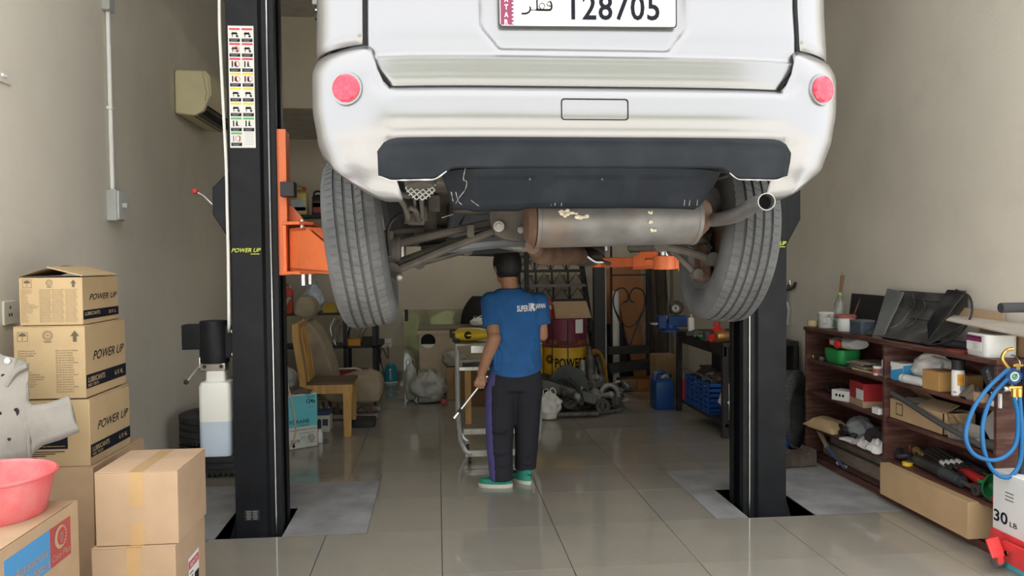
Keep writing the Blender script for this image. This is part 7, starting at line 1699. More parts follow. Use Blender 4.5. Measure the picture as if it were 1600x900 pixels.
P = spline([wx(1494, 453, 3.08), wx(1515, 464, 3.06), wx(1518, 490, 3.02), wx(1505, 515, 2.98), wx(1480, 533, 2.93), wx(1455, 539, 2.90), wx(1440, 534, 2.89)], 6)
P = [V((p.x, p.y, max(p.z, SH+.007))) for p in P]; rod_thing('rubber_seal', 'black rubber seal strip looping from the undertray down to the shelf top', 'strip', P, .0065, BLK2)
P = [(2.97, wx(1475+i*1.6, 533, 2.97).y, SH+.026) for i in range(31)]; rod_thing('ribbed_hose', 'black ribbed hose lying on the shelf top behind the red disc', 'hose', P, [.024 if i % 2 else .019 for i in range(31)], BLK2, n=12)
lathe_thing('red_disc', 'flat dull red disc lying on the shelf top beside the square tub', 'disc', [(0, 0), (.07, 0), (.072, .008), (0, .010)], mat('dull_red_disc', (.22, .04, .035), .6), top(1500, 2.905, 545), n=28)
# square white tub with maroon label
st_ = thing('square_tub', 'square white plastic tub with maroon label on the near end of the shelf top', 'tub', (2.945, wx(1549, 540, 2.945).y, SH+.0006), -.12)
obj('body', MB().rings([[(p[0], p[1], z) for p in rpoly(.17*s, .20*s, .03, 5)] for z, s in ((0, .96), (.01, 1), (.115, 1.0), (.118, .97))]), mat('matt_white_tub', (.66, .66, .63), .5, var=.05), st_)
def lbl(z0, z1, m, nm): obj(nm, MB().bx(-.0865, -.085, -.04, .075, z0, z1).bx(-.05, .05, -.1015, -.1, z0, z1) if 0 else MB().bx(-.0865, -.084, -.06, .082, z0, z1), m, st_)
lbl(.078, .108, mat('maroon_label', (.24, .03, .10), .5), 'maroon_band'); lbl(.095, .106, mat('blue_label', (.06, .12, .34), .5), 'blue_band'); lbl(.03, .076, PAPER, 'white_label')
mb = MB(); [sheet(mb, .05-.01*(i % 2), .004, face_m((-.0872, .0, .066-.009*i), (0, -1, 0), (0, 0, 1))) for i in range(4)]; obj('print', mb, GREYP, st_, fix=False, kind='stuff', ang=0)
# folded carton flaps lying over the tub
fc = thing('folded_carton', 'flattened brown carton lying over the near end of the shelf top', 'carton', (3.0, wx(1550, 520, 3.0).y, SH+.125), world=True)
q = [wx(1472, 509, 2.88), wx(1500, 520, 2.92), wx(1600, 528, 2.92), wx(1600, 512, 3.12), wx(1500, 506, 3.12)]
k = [V((2.90, wx(1478, 512, 2.90).y, SH+.165)), V((2.87, SYN-.16, SH+.13)), V((3.14, SYN-.16, SH+.155)), V((3.12, wx(1490, 510, 3.12).y, SH+.17))]
obj('flat_sheet', flap(k[0], k[1], k[2], k[3], .008), mat('grey_card_side', (.40, .36, .30), .85, var=.1), fc); obj('raised_flap', flap(k[3]+V((0, -.05, .0)), V((3.13, 4.15, SH+.165)), V((3.145, 4.18, SH+.215)), k[3]+V((.02, -.08, .055)), .006), CARD, fc)
carton('support_carton', 'low carton under the flattened one at the wall side of the shelf top', .10, .40, .128, (3.085, 4.03, SH+.0006), 0, CARD3)
# --- first level (z .77), far bay
Lv = 3
t = thing('oil_jug', 'white oil jug with a red cap lying on the green tub, far bay top level', 'jug', (2.98, wx(1325, 545, 2.98).y, SL[3]+.115), rad(0))
Lj = .30
obj('body', MB().rings([[(x*.10*s, -Lj/2+Lj*i/5, .045+z*.045*s) for x, z in [(cos(a), sin(a)) for a in [2*pi*k/20 for k in range(20)]]] for i, s in enumerate((.75, 1, 1, 1, .95, .6))]), WHITE, t, ang=60); obj('grip_recess', MB().bx(-.06, .0, -.02, .10, .082, .092), BLK2, t, bevel=.006); obj('cap', MB().lathe([(0, 0), (.030, 0), (.030, .035), (.025, .04), (0, .04)], 20, (-.09, -.06, .045), (-1, -.3, -.1)), RED, t); obj('red_base', MB().bx(-.07, .07, Lj/2-.02, Lj/2+.0, .01, .07), RED, t, bevel=.006)
t = thing('green_tub', 'bright green cut open jug under the white oil jug, far bay top level', 'tub', on_shelf(1316, Lv, 2.96, 565)); obj('body', MB().rings([[(p[0], p[1], z) for p in rpoly(.17*s, .26*s, .04, 5)] for z, s in ((0, .8), (.02, .92), (.075, 1.0), (.11, .98))]+[[(p[0], p[1], z) for p in rpoly(.15, .24, .035, 5)] for z in (.108,)]), GREEN, t, ang=60)
for i, (px, z, w) in enumerate(((1350, 0, .24), (1354, .018, .22), (1348, .036, .20), (1356, .05, .18))): one('wood_offcut', ('old grey slat, lowest in the stack beside the green tub', 'old grey slat, second lowest beside the green tub', 'old grey slat, second highest beside the green tub', 'old grey slat, topmost beside the green tub')[i], 'offcut', MB().bx(-.10, .10, -w/2, w/2, 0, .014), WOODG, (2.98, on_shelf(px, Lv, 2.95)[1], SL[3]+.001+z), .1*i-.15, bevel=.002)
rod_thing('yellow_rule', 'pale wooden rule lying at the shelf edge before the slats', 'ruler', [(2.87, on_shelf(1332, Lv, 2.87)[1], SL[3]+.009), (2.89, on_shelf(1376, Lv, 2.89)[1], SL[3]+.009)], .008, mat('pale_rule', (.45, .33, .17), .6))
lathe_thing('small_pot', 'small white pot with red print beside the divider, far bay top level', 'pot', [(0, 0), (.030, 0), (.034, .06), (0, .062)], WHITE, on_shelf(1372, Lv, 2.90), [('red_print', [(.0345, .015), (.0352, .045)], mat('dusty_red', ()))], 18)
for i in range(2): one('fuse_holder', ('small brass fitting at the far end of the top level', 'small grey fitting beside the brass one on the top level')[i], 'fitting', MB().bx(-.018, .018, -.015, .015, 0, .03), (BRASS, STEELD)[i], on_shelf(1272+i*12, Lv, 2.90), bevel=.004)
# far bay, level z .525
lathe_thing('silver_bottle', 'crumpled silver plastic bottle at the back of the second level, far bay', 'bottle', [(0, 0), (.04, 0), (.042, .12), (.018, .16), (.018, .19), (0, .19)], mat('silver_foil', (.45, .45, .45), .25, .8, var=.2), on_shelf(1300, 2, 3.08), n=20)
t = carton('white_box', 'small white printed box at the edge of the second level, far bay', .10, .15, .075, on_shelf(1320, 2, 2.91, 625), .35, WHITE); mb = MB()
for i in range(3): mb.cyl((-.051, -.03+.03*i, .04), (-.0515, -.03+.03*i, .04), .010, n=14)
obj('print', mb, INK, t, kind='stuff')
t = thing('red_box', 'red box with white end beside the divider on the second level', 'box', on_shelf(1356, 2, 2.97, 610), -.1); obj('body', MB().bx(-.08, .08, -.115, .115, .045, .165), mat('red_carton', (.36, .02, .025), .6, var=.1), t, bevel=.004); obj('white_end', MB().bx(-.0815, -.08, -.11, .0, .05, .12), PAPER, t); obj('carton_below', MB().bx(-.085, .08, -.12, .10, 0, .045), CARD, t, bevel=.003)
one('white_block', 'small white box with print at the shelf edge under the red box', 'box', MB().bx(-.02, .02, -.04, .04, 0, .04), PAPER, (2.868, on_shelf(1372, 2, 2.868)[1], SL[2]+.0006), bevel=.002)
one('black_bag_lump', 'crumpled black sheet at the far end of the second level', 'sheet', MB().surf(lambda a, v: (2.94+.18*a-.0, 5.55+.35*v, .03+.05*abs(noise.noise(V((a*4, v*4, 2))))), 14, 14, (0, 0, -.01)).xf(M.Translation((-2.94, -5.55, 0))), BLK2, (2.93, 5.50, SL[2]), ang=60)
# far bay, level z .262
def pouch(a, v): x = a*2-1; y = v*2-1; e = (1-abs(x)**3)*(1-abs(y)**3); return (.10*x, .19*y, .012+.07*max(0, e)**.7+.01*noise.noise(V((x*3, y*3, 0))))
one('leather_pouch', 'tan leather pouch on the third level, far bay', 'pouch', MB().surf(pouch, 20, 24, (0, 0, -.012)), mat('tan_leather', (.50, .36, .19), .6, var=.12), on_shelf(1295, 1, 2.93, 655), .1, ang=60)
bag('grey_film', 'grey crumpled plastic film beside the tan pouch', (.18, .22, .16), on_shelf(1345, 1, 3.0, 665), mat('grey_film', (.30, .31, .31), .35, var=.2), 41, handles=False)
one('white_card', 'white folded card lying at the edge before the grey film', 'card', MB().bx(-.04, .04, -.07, .07, 0, .012), PAPER, (2.885, on_shelf(1330, 1, 2.885)[1], SL[1]+.002), .3)
sp_ = thing('cable_spool', 'black spool wound with copper wire standing at the divider', 'spool', (2.95, on_shelf(1370, 1, 2.95, 675)[1], SL[1]+.072)); obj('flange', MB().lathe([(.02, -.035), (.07, -.035), (.07, -.028), (.02, -.028)], 24, ax=(-1, -.5, 0), closed=True), BLK2, sp_); obj('flange', MB().lathe([(.02, .035), (.07, .035), (.07, .028), (.02, .028)], 24, ax=(-1, -.5, 0), closed=True), BLK2, sp_); obj('winding', MB().lathe([(.02, -.028), (.055, -.028), (.055, .028), (.02, .028)], 24, ax=(-1, -.5, 0), closed=True), mat('copper_winding', (.40, .19, .05), .45, .4, var=.15), sp_)
for i in range(4): one('black_fitting', 'black hose fitting on the third level beside the pouch, %s from the left' % ORDN[i], 'fitting', MB().tube(spline([(-.04, 0, 0), (0, .02, .03), (.04, 0, .0)], 4), .02, 8), BLK2, (2.93+.03*(i % 2), on_shelf(1300+i*11, 1, 2.93)[1], SL[1]+.02), i*1.1, 'black fittings on the third level')
cloth_lump('white_rag', 'white rag with red print hanging over the shelf edge by the divider', (.16, .24, .09), (2.92, on_shelf(1352, 1, 2.92, 690)[1]-.02, SL[1]+.001), mat('white_rag_red', (.60, .56, .54), .9, var=.2, dirt=(.45, .06, .06), dscale=9, damt=.8), 51)
cloth_lump('white_rag', 'plain white rag crumpled at the divider on the third level', (.14, .20, .11), (2.90, on_shelf(1372, 1, 2.90, 690)[1]+.01, SL[1]+.004), mat('white_rag', (.66, .65, .62), .9, var=.1), 52)
# far bay, floor level: timbers, brush
for i in range(3): one('timber', ('old grey timber at the back of the bottom level', 'old grey timber in the middle of the bottom level', 'old grey timber at the front of the bottom level')[i], 'timber', MB().bx(-.02, .02, -.47, .47, 0, .17-.04*i), WOODG, (3.08-.055*i, 5.41, SL[0]+.001), 0, bevel=.003)
br = rod_thing('paint_brush', 'brush with pale handle and blue shaft at the far end of the bottom level', 'brush', [(2.87, on_shelf(1318, 0, 2.87, 730)[1], SL[0]+.01), (2.90, on_shelf(1292, 0, 2.9, 705)[1], SL[0]+.09)], .008, mat('blue_shaft', (.05, .12, .30), .5)); d_ = V((2.93, 5.90, SL[0]+.165))-V(br.location); obj('wooden_handle', MB().tube([V((2.90, on_shelf(1292, 0, 2.9, 705)[1], SL[0]+.09))-V(br.location), d_], [.017, .021], 10), mat('worn_handle', (.42, .34, .25), .7), br)
for i in range(2): one('clear_cube', ('small clear block on the bottom level, further one', 'small clear block on the bottom level, nearer one')[i], 'block', MB().bx(-.015, .015, -.015, .015, 0, .02), GLASSY, on_shelf(1311+i*9, 0, 2.89), bevel=.003)
# --- near bay, top level
for i, (px, z) in enumerate(((1397, 0), (1413, 0))):
    t = thing('glove_box', ('blue and white box at the divider on the top level, left one', 'blue and white box on the top level, right one')[i], 'box', on_shelf(px, 3, 2.935, 585), .1); m0 = mat('sky_blue_box', (.06, .32, .58), .5, var=.06)
    obj('body', MB().bx(-.05, .05, -.055, .055, 0, .11), m0, t, bevel=.003); obj('white_swoosh', MB().add([(-.051, -.055, .115*.9), (-.051, .055, .10), (-.051, .055, .06), (-.051, -.055, .085)], [(0, 1, 2, 3)]), PAPER, t, fix=False); obj('white_lid', MB().bx(-.0505, .0505, -.0555, .0555, .1, .112), PAPER, t, bevel=.002)
lathe_thing('drink_bottle', 'clear blue bottle lying at the back of the top level, near bay', 'bottle', [(0, -.12), (.045, -.12), (.048, -.10), (.048, .06), (.02, .12), (.02, .14), (0, .14)], mat('clear_blue', (.25, .42, .60), .15, trans=.6, var=.05), (3.06, on_shelf(1420, 3, 3.06)[1], SL[3]+.049+.04), [('label', [(.0485, -.06), (.0485, .02)], mat('navy_label', (.03, .08, .25), .5))], 20, rot=(rad(90), 0, .4))
one('dark_box_low', 'low dark box at the back under the clear blue bottle', 'box', MB().bx(-.05, .05, -.13, .13, 0, .04), BLK2, (3.06, on_shelf(1420, 3, 3.06)[1], SL[3]+.0006))
lathe_thing('sealant_cartridge', 'white sealant cartridge lying along the edge of the top level', 'cartridge', [(0, -.11), (.026, -.11), (.028, -.10), (.028, .09), (.026, .10), (.01, .105), (.006, .12), (0, .12)], mat('white_cartridge', (.60, .60, .58), .4), (2.885, on_shelf(1429, 3, 2.885, 600)[1], SL[3]+.0285), [('cap_ring', [(.0285, -.085), (.0285, -.07)], GREYP)], 20, rot=(rad(90), 0, .12))
bag('white_bag', 'stuffed white plastic bag at the back of the top level, near bay', (.20, .34, .20), on_shelf(1458, 3, 3.02, 575), BAGW, 55, handles=False, lump=.3)
carton('brown_box', 'brown box on the top level left of the spray can', .14, .15, .115, on_shelf(1471, 3, 2.935, 600), .05, mat('ochre_carton', (.43, .24, .08), .8, var=.08))
sc = lathe_thing('spray_can', 'white spray can with black cap and orange picture on the top level', 'can', [(0, 0), (.0325, 0), (.034, .006), (.034, .135), (.030, .145), (0, .145)], WHITE, on_shelf(1497, 3, 2.90, 600), [('cap', [(.033, .146), (.033, .20), (.030, .204), (0, .204)], BLK2)], 28)
obj('orange_picture', MB().surf(lambda a, v: (.0345*cos(rad(228)+1.1*a), .0345*sin(rad(228)+1.1*a), .06+.065*v), 10, 1), mat('orange_gradient', (.75, .33, .03), .4, var=.35, scale=14), sc, fix=False); obj('red_text', MB().surf(lambda a, v: (.0345*cos(rad(190)+.6*a), .0345*sin(rad(190)+.6*a), .02+.006*v), 6, 1), RED, sc, fix=False); obj('dark_picture', MB().surf(lambda a, v: (.0347*cos(rad(250)+.8*a), .0347*sin(rad(250)+.8*a), .03+.03*v), 8, 1), mat('grey_picture', (.25, .25, .28), .5), sc, fix=False)
carton('brown_box', 'brown box half hidden behind the spray can on the top level', .10, .11, .10, on_shelf(1514, 3, 3.05, 600), 0, mat('ochre_carton', ()))
cloth_lump('brown_paper', 'crumpled brown paper on the top level right of the spray can', (.12, .14, .10), on_shelf(1520, 3, 2.93, 610), mat('brown_paper', (.17, .135, .10), .9, var=.2), 66, cat='paper')
one('tan_block', 'small tan box right of the crumpled brown paper', 'box', MB().bx(-.02, .02, -.035, .035, 0, .05), mat('tan_small_box', (.48, .30, .14), .7), on_shelf(1533, 3, 2.885, 620), bevel=.003)
rb_ = thing('radiator_box', 'dark grey box lettered RADIATOR tilted at the near end of the top level', 'box', (3.0, SYN+.14, SL[3]+.001), rot=(rad(-32), 0, 0)); obj('body', MB().bx(-.03, .10, -.055, .055, .03, .215), mat('charcoal_box', (.045, .05, .055), .6, var=.15), rb_, bevel=.003)
obj('lettering', write(MB(), 'RADIATOR', .15, .028, face_m((-.0312, .0, .12), (0, 0, 1), (0, 1, 0)), 0, .01), GREYP, rb_, fix=False, ang=0, kind='stuff')
sk = thing('socket_plate', 'loose white socket plate standing at the edge of the top level', 'socket', (2.862, on_shelf(1558, 3, 2.862, 625)[1]+.005, SL[3]+.001)); obj('plate', MB().bx(-.006, .006, -.036, .036, 0, .075), WHITE, sk, bevel=.003)
for q in (-.014, .0, .014): obj('slot', MB().bx(-.0068, -.0058, q-.003, q+.003, .03, .045), GAP, sk)
# near bay, level z .525
oc_ = thing('open_carton', 'tan carton with open flaps on the second level, near bay', 'box', (2.98, (wx(1390, 650, 2.88).y+wx(1474, 650, 2.88).y)/2, SL[2]+.0006), .0, world=False); m0 = mat('tan_open_carton', (.48, .33, .18), .8, var=.08, scale=8); Lc = wx(1390, 650, 2.88).y-wx(1474, 650, 2.88).y
obj('body', MB().bx(-.10, -.095, -Lc/2, Lc/2, 0, .125).bx(.095, .10, -Lc/2, Lc/2, 0, .125).bx(-.10, .10, -Lc/2, -Lc/2+.005, 0, .125).bx(-.10, .10, Lc/2-.005, Lc/2, 0, .125).bx(-.10, .10, -Lc/2, Lc/2, 0, .004), m0, oc_); obj('flap', flap((-.10, -Lc/2, .125), (-.10, .0, .125), (.02, .02, .165), (.02, -Lc/2+.03, .165), .004), CARD, oc_); obj('flap', flap((.10, .05, .125), (.10, Lc/2, .125), (.02, Lc/2-.02, .185), (.02, .08, .185), .004), CARD3, oc_); obj('grey_paper', MB().surf(lambda a, v: (-.06+.12*a, -Lc*.4+Lc*.8*v, .128+.02*noise.noise(V((a*4, v*5, 1)))), 10, 14, (0, 0, .004)), mat('grey_card_side', ()), oc_, ang=60)
mb = MB(); fm = face_m((-.1012, Lc*.3, .07), (0, -1, 0), (0, 0, 1)); sheet(mb, .075, .075, fm); obj('square_print', mb, mat('print_brown', (.10, .06, .03), .8), oc_, fix=False, ang=0); mb = MB(); sheet(mb, .06, .06, face_m((-.1018, Lc*.3, .07), (0, -1, 0), (0, 0, 1))); obj('print_inside', mb, m0, oc_, fix=False, ang=0); mb = MB(); sheet(mb, .05, .012, face_m((-.1018, -.03, .11), (0, -1, 0), (0, 0, 1))); obj('hand_slot', mb, GAP, oc_, fix=False, ang=0)
P = spline([(2.86, on_shelf(1392, 2, 2.86)[1]-.01, SL[2]+.165), (2.855, on_shelf(1420, 2, 2.855)[1], SL[2]+.135), (2.85, on_shelf(1470, 2, 2.85)[1], SL[2]+.075), (2.87, on_shelf(1535, 2, 2.87)[1], SL[2]+.02)], 6); rod_thing('black_hose', 'long grey black hose slung across the tan open carton', 'hose', P, .017, mat('grey_black_hose', (.06, .06, .06), .7, var=.2))
bk = lathe_thing('wicker_basket', 'small pale wire wound basket on the second level beside the tan carton', 'basket', [(0, 0), (.05, 0), (.062, .07), (.058, .07), (.045, .008), (0, .008)], mat('dull_wicker', (.22, .19, .16), .7, var=.3, scale=30), (2.925, wx(1474, 650, 2.88).y-.075, SL[2]+.001), n=24)
for k in range(24): a = 2*pi*k/24; obj('wire_strand', MB().tube([(.051*cos(a), .051*sin(a), 0), (.064*cos(a+.1), .064*sin(a+.1), .072)], .0028, 5), STEELD, bk)
for i in range(3): rod_thing('thin_wire', 'thin curled wire sticking up beside the basket, %s from the left' % ORDN[i], 'wire', spline([(2.90+.02*i, on_shelf(1470+i*9, 2, 2.9)[1], SL[2]+.07), (2.89, on_shelf(1475+i*9, 2, 2.9)[1], SL[2]+.14), (2.92, on_shelf(1482+i*8, 2, 2.9)[1], SL[2]+.10)], 5), .0018, mat('copper', ()), 'curled wires at the basket', 5)
one('grey_leaflet', 'grey printed leaflet propped at the near end of the second level', 'leaflet', MB().bx(-.003, .003, -.09, .09, 0, .17).xf(M.Rotation(rad(12), 4, 'Y') @ M.Rotation(rad(38), 4, 'X')), mat('grey_leaflet_paper', (.36, .345, .31), .8, var=.15, scale=9), (2.94, on_shelf(1537, 2, 2.94, 675)[1]-.04, SL[2]+.06), ang=0)
one('grey_card', 'plain grey card standing on the second level behind the glass bulb', 'card', MB().bx(-.003, .003, -.07, .07, 0, .10).xf(M.Rotation(rad(10), 4, 'Y')), mat('grey_card_side', ()), (2.93, on_shelf(1517, 2, 2.93, 675)[1], SL[2]+.001), ang=0)
lathe_thing('glass_bulb', 'clear glass bulb lying at the edge of the second level', 'bulb', [(0, -.03), (.015, -.03), (.018, 0), (.03, .03), (.022, .055), (0, .06)], GLASSY, (2.89, on_shelf(1527, 2, 2.89, 690)[1], SL[2]+.031), n=18, rot=(rad(90), 0, 0))
one('leaf_print', 'dark folded cloth at the near end of the second level', 'cloth', MB().bx(-.04, .04, -.06, .06, 0, .05), mat('dark_cloth', (.10, .095, .09), .9, var=.2), (2.93, SYN+.11, SL[2]+.001), bevel=.02)
# near bay, level z .262: dampers, boots and rods
lathe_thing('orange_filter', 'rusty orange filter cartridge at the divider on the third level', 'filter', [(0, -.09), (.05, -.09), (.055, -.08), (.055, .08), (.05, .09), (0, .09)], mat('rusty_orange_filter', (.28, .085, .03), .6, var=.2), (3.02, on_shelf(1408, 1, 3.02)[1], SL[1]+.056), n=22, rot=(rad(90), 0, .5))
dm = mat('dark_damper', (.05, .048, .045), .5, .3, var=.3, dirt=(.14, .12, .10), dscale=8)
def damper(label, y0, y1, x0, x1, r, z):
    a, b = V((x0, y0, z)), V((x1, y1, z)); t = thing('shock_absorber', label, 'damper', a, 0, None); d = b-a
    obj('tube', MB().tube([d*0, d*.5], r, 14), dm, t); obj('rod', MB().tube([d*.5, d*1.0], r*.38, 10), STEEL, t); obj('eye', MB().lathe([(r*.4, -r*.6), (r, -r*.6), (r, r*.6), (r*.4, r*.6)], 14, d*1.02, (1, 0, .0), closed=True), dm, t)
    n_ = 15; bo = [d*(.48+.30*i/n_) for i in range(n_+1)]; obj('ribbed_boot', MB().tube(bo, [r*(1.25 if i % 2 else .95)*(1-.25*i/n_) for i in range(n_+1)], 14), BLK2, t); return t
ys_ = lambda px, X: wx(px, 690, X).y
damper('thick black damper with ribbed boot lying along the shelf edge, third level', on_shelf(1430, 1, 2.93, 715)[1], on_shelf(1528, 1, 2.89, 765)[1], 2.94, 2.885, .034, SL[1]+.036)
damper('second damper lying behind the thick one on the third level', on_shelf(1428, 1, 3.0, 700)[1], on_shelf(1500, 1, 2.96, 720)[1], 3.04, 2.965, .03, SL[1]+.036)
damper('slim damper lying across the others on the third level', on_shelf(1450, 1, 3.0, 700)[1], on_shelf(1542, 1, 2.93, 745)[1], 3.09, 2.99, .022, SL[1]+.085)
for i in range(4): rod_thing('wiper_arm', 'grey rod with pale end piece, %s from the back in the bundle, third level' % ORDN[3-i], 'rod', [(3.02+.012*i, on_shelf(1440+6*i, 1, 3.02)[1], SL[1]+.075+.012*i), (2.93+.014*i, on_shelf(1492+5*i, 1, 2.95)[1], SL[1]+.075+.008*i)], .010, dm, 'rods on the third level', 8, [('pale_end', (2.958+.013*i, on_shelf(1475+5*i, 1, 2.97)[1], SL[1]+.075+.010*i), (2.945+.013*i, on_shelf(1482+5*i, 1, 2.96)[1], SL[1]+.075+.009*i), .0135, PAPER)])
rt_ = rod_thing('red_tube', 'red and black sealant tube lying behind the dampers', 'tube', [(3.02, on_shelf(1500, 1, 3.02, 720)[1], SL[1]+.06), (2.96, on_shelf(1535, 1, 2.96, 740)[1], SL[1]+.06)], .028, RED, None, 18); 
rod_thing('yellow_glove', 'yellowish tube at the back by the divider on the third level', 'tube', [(3.07, on_shelf(1430, 1, 3.07)[1], SL[1]+.04), (3.02, on_shelf(1448, 1, 3.02)[1], SL[1]+.05)], .028, mat('dull_yellow_glove', (.35, .25, .07), .8), None, 12)
fn = lathe_thing('funnel', 'green plastic funnel lying at the near end of the third level', 'funnel', [(.012, 0), (.016, .06), (.075, .12), (.078, .135), (.072, .13), (.012, .06), (.009, 0)], mat('dark_green_funnel', (.02, .20, .06), .4), (2.90, on_shelf(1534, 1, 2.90, 765)[1]+.02, SL[1]+.079), n=24, rot=(rad(90), 0, 0))
rod_thing('red_pipe', 'red plastic pipe lying at the near end of the third level', 'pipe', [(2.96, on_shelf(1520, 1, 2.96, 760)[1], SL[1]+.016), (2.875, on_shelf(1562, 1, 2.875, 780)[1], SL[1]+.016)], .015, RED, None, 12)
one('spark_lead', 'black curled lead lying in front by the divider on the third level', 'lead', MB().tube(spline([(-.02, -.12, .02), (.03, -.05, .04), (-.02, .0, .03), (.03, .06, .05), (.0, .12, .02)], 5), .018, 8), BLK2, (2.91, on_shelf(1408, 1, 2.91, 710)[1], SL[1]+.001))
lathe_thing('spark_plug_box', 'small black and yellow reel near the divider on the third level', 'reel', [(0, 0), (.03, 0), (.032, .02), (0, .022)], YEL, (2.885, on_shelf(1418, 1, 2.885, 725)[1], SL[1]+.001), n=18)
# near bay, bottom: long carton poking out over the plinth
ya, yb = wx(1376, 760, 2.80).y, wx(1514, 820, 2.80).y
lc = carton('long_carton', 'long flat brown carton pushed into the bottom of the shelf and sticking out', .30, ya-yb, .20, (2.945, (ya+yb)/2, SL[0]+.001), 0, mat('plain_brown_carton', (.48, .32, .17), .85, var=.06, scale=8))
obj('end_flap', MB().bx(-.155, -.151, -(ya-yb)/2, -(ya-yb)/2+.02, .005, .195), MATS['plain_brown_carton'], lc); 
# --- things at the near end of the shelf
pg = (wx(1588, 590, 2.86)); gm = thing('manifold_gauge', 'blue refrigerant gauge set hooked on the near end of the shelf with looped blue hoses', 'gauge', at(1583, 588, SYN-.06), world=True)
gc = V(gm.location); GB = mat('blue_gauge_shell', (.02, .07, .22), .4, var=.15)
def gauge(c, nm): 
    g_ = obj(nm, MB().lathe([(0, .03), (.036, .03), (.040, .015), (.040, -.005), (.034, -.012), (.030, -.010), (0, -.010)], 28, c, (0, 1, 0)), GB, gm)
    tb2 = MB(); 
    for k in range(20): a = 2*pi*k/20; tb2.cyl(c+V((.041*cos(a), .022, .041*sin(a))), c+V((.041*cos(a), -.006, .041*sin(a))), .004, n=5)
    obj('rim_rib', tb2, GB, g_, kind='stuff'); obj('dial', MB().lathe([(0, .0), (.024, .0), (.024, .001), (0, .001)], 24, c+V((0, -.0105, 0)), (0, -1, 0)), PAPER, g_); obj('green_zone', MB().lathe([(.006, 0), (.017, 0), (.017, .001), (.006, .001)], 20, c+V((0, -.0118, 0)), (0, -1, 0), closed=True), mat('dial_green', (.05, .30, .18), .5), g_); obj('needle', MB().box(c+V((.004, -.0132, .004)), (.003, .001, .026), M.Rotation(.7, 4, 'Y')), INK, g_)
gauge(gc+V((0, 0, 0)), 'low_gauge'); gauge(gc+V((.095, .01, 0)), 'high_gauge')
obj('manifold_body', MB().box(gc+V((.045, .0, -.062)), (.15, .025, .028)), BRASS, gm, bevel=.005)
for dx in (0, .095): obj('stem', MB().cyl(gc+V((dx, .01, -.055)), gc+V((dx, .01, -.035)), .008, n=10), BRASS, gm)
for dx in (.012, .045, .08): obj('hose_nipple', MB().cyl(gc+V((dx, -.005, -.075)), gc+V((dx, -.005, -.12)), .010, n=6), BRASS, gm)
obj('valve_knob', MB().lathe([(0, -.015), (.016, -.012), (.018, 0), (.016, .012), (0, .015)], 14, gc+V((-.045, 0, -.062)), (1, 0, 0)), STEEL, gm); obj('hook', MB().tube(spline([gc+V((.04, .01, .03)), gc+V((.035, .0, .07)), gc+V((.03, .03, .10)), gc+V((.03, .055, .10))], 5), .003, 6), STEEL, gm); obj('top_tee', MB().cyl(gc+V((.02, 0, .035)), gc+V((.02, 0, .065)), .010, n=10).cyl(gc+V((-.005, 0, .055)), gc+V((.05, 0, .055)), .008, n=10), BRASS, gm)
HB = mat('blue_charging_hose', (.008, .115, .30), .4, var=.06); Yh_ = SYN-.085
def hp(*P): return spline([at(x, y, Yh_-.012*k) for k, (x, y) in enumerate(P)], 7)
for nm, P in (('blue_hose', ((1576, 576), (1545, 605), (1520, 640), (1509, 680), (1520, 708), (1548, 719), (1572, 712), (1588, 690), (1590, 650), (1584, 620))), ('blue_hose', ((1574, 592), (1550, 620), (1536, 660), (1537, 700), (1548, 730), (1565, 745), (1582, 742), (1594, 720), (1597, 680), (1593, 620)))):
    Q = hp(*P); Q = [V((q.x, min(q.y, SYN-.02), q.z)) for q in Q]; ho_ = obj(nm, MB().tube(Q, .0105, 10), HB, gm); obj('ferrule', MB().tube([Q[-1], Q[-1]+V((0, 0, .04))], .012, 8), BRASS, ho_)
obj('brass_elbow', MB().tube(spline([at(1576, 576, Yh_), at(1566, 560, Yh_), at(1572, 548, Yh_), at(1583, 545, Yh_)], 5), .009, 8), BRASS, gm)
P = [at(1591, 760, SYN-.07), at(1589, 790, SYN-.07), at(1587, 803, SYN-.07)]; obj('short_lead', MB().tube(P, .006, 8), HB, gm); obj('quick_coupling', MB().cyl(P[2], P[2]+V((-.012, -.01, -.03)), .012, n=8), BRASS, gm)
# white refrigerant box stood on end
q0, q1 = at(1568, 880, SYN-.02), at(1592, 880, SYN-.02)
wbx_ = thing('refrigerant_box', 'tall white refrigerant carton with black 30 and teal base at the near shelf end', 'box', (2.94, SYN-.15, 0)); x0_ = -.13
obj('body', MB().bx(x0_, x0_+.26, -.12, .12, 0, .47), mat('white_carton', (.66, .66, .64), .7, var=.05), wbx_, bevel=.004); obj('teal_base', MB().bx(x0_-.001, x0_+.26, -.121, .121, .0, .07), TEAL, wbx_); mb = MB(); fm = face_m((x0_-.0015, .0, .24), (0, -1, 0), (0, 0, 1)); write(mb, '30', .10, .06, fm @ M.Translation((-.06, 0, 0)), 0, .02); write(mb, 'LB', .05, .025, fm @ M.Translation((.03, -.015, 0)), 0, .01)
for i in range(5): sheet(mb, .06, .004, fm, .0, .10+.018*i if i < 3 else -.06-.015*i)
obj('lettering', mb, INK, wbx_, fix=False, ang=0, kind='stuff')
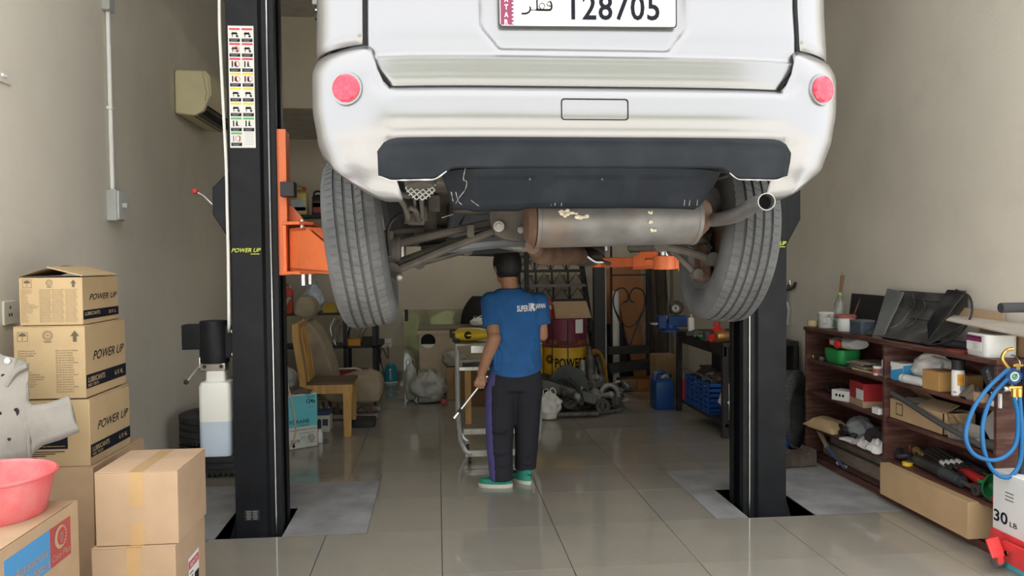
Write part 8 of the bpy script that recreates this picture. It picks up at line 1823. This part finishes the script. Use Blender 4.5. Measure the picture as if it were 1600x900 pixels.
# red trolley jack with a long black T handle
J0 = fl(1585, 905); jk = thing('floor_jack', 'red trolley jack with tall black T handle at the near right corner', 'jack', (J0.x, J0.y, 0), world=True)
zp = at(1562, 860, 3.72)
jx, jy = at(1575, 880, 3.7).x, 3.7
for s_ in (-1, 1): obj('side_plate', MB().prism([(3.25, .03), (3.76, .05), (3.76, .10), (3.66, .15), (3.5, .15), (3.25, .10)], jx+.04+s_*.085-.006, jx+.04+s_*.085+.006, 'x'), REDP, jk, bevel=.003)
obj('cross_tube', MB().cyl((jx-.04, 3.70, .09), (jx+.12, 3.70, .09), .03, n=14), REDP, jk); obj('lift_arm', MB().prism([(3.82, .10), (3.35, .13), (3.3, .17), (3.80, .17)], jx-.02, jx+.06, 'x'), REDP, jk, bevel=.004)
hx = at(1590, 850, 3.72).x
obj('handle_socket', MB().cyl((hx, 3.72, .14), (hx+.004, 3.715, .27), .036, n=18), REDP, jk, bevel=.004)
a = V((hx+.004, 3.715, .25)); b = at(1603, 640, 3.66); c = V(b+(b-a)*.85)
obj('handle', MB().tube([a, b, c], .021, 14), BLK2, jk)
zt_ = at(1580, 481, 3.55); g0 = at(1563, 481, 3.55); obj('grip', MB().cyl(g0, V((g0.x+.30, g0.y, g0.z)), .024, n=18), mat('black_foam', (.03, .03, .031), .9, bump=.2), jk, bevel=.004)
obj('handle', MB().tube([c, V((g0.x+.15, g0.y, g0.z))], .021, 12), BLK2, jk)
# foot pedal and front castor
P = [at(1541, 842, 3.66), at(1560, 838, 3.70), at(1572, 868, 3.62), at(1552, 872, 3.58)]
obj('foot_pedal', flap(P[0], P[1], P[2], P[3], .01), REDP, jk, bevel=.003); e = (P[2]+P[3])/2
obj('pedal_arm', MB().beam((e.x+.0, e.y, e.z), (jx-.02, 3.74, .12), .03, .012).beam((e.x, e.y+.0, e.z), (e.x+.005, e.y, .06), .03, .012), REDP, jk)
for s_ in (-1, 1): obj('wheel', MB().cyl((jx+.02+s_*.10-.015, 3.30, .04), (jx+.02+s_*.10+.015, 3.30, .04), .04, n=18), STEELD, jk); obj('wheel', MB().cyl((jx+.04+s_*.10-.012, 3.70, .03), (jx+.04+s_*.10+.012, 3.70, .03), .03, n=16), STEELD, jk)
for x, y in ((1568, 888), (1582, 890)): q = at(x, y, 3.6); obj('bolt', MB().cyl((jx-.075, q.y+.02, .10), (jx-.066, q.y+.02, .10), .012, n=10), STEEL, jk)
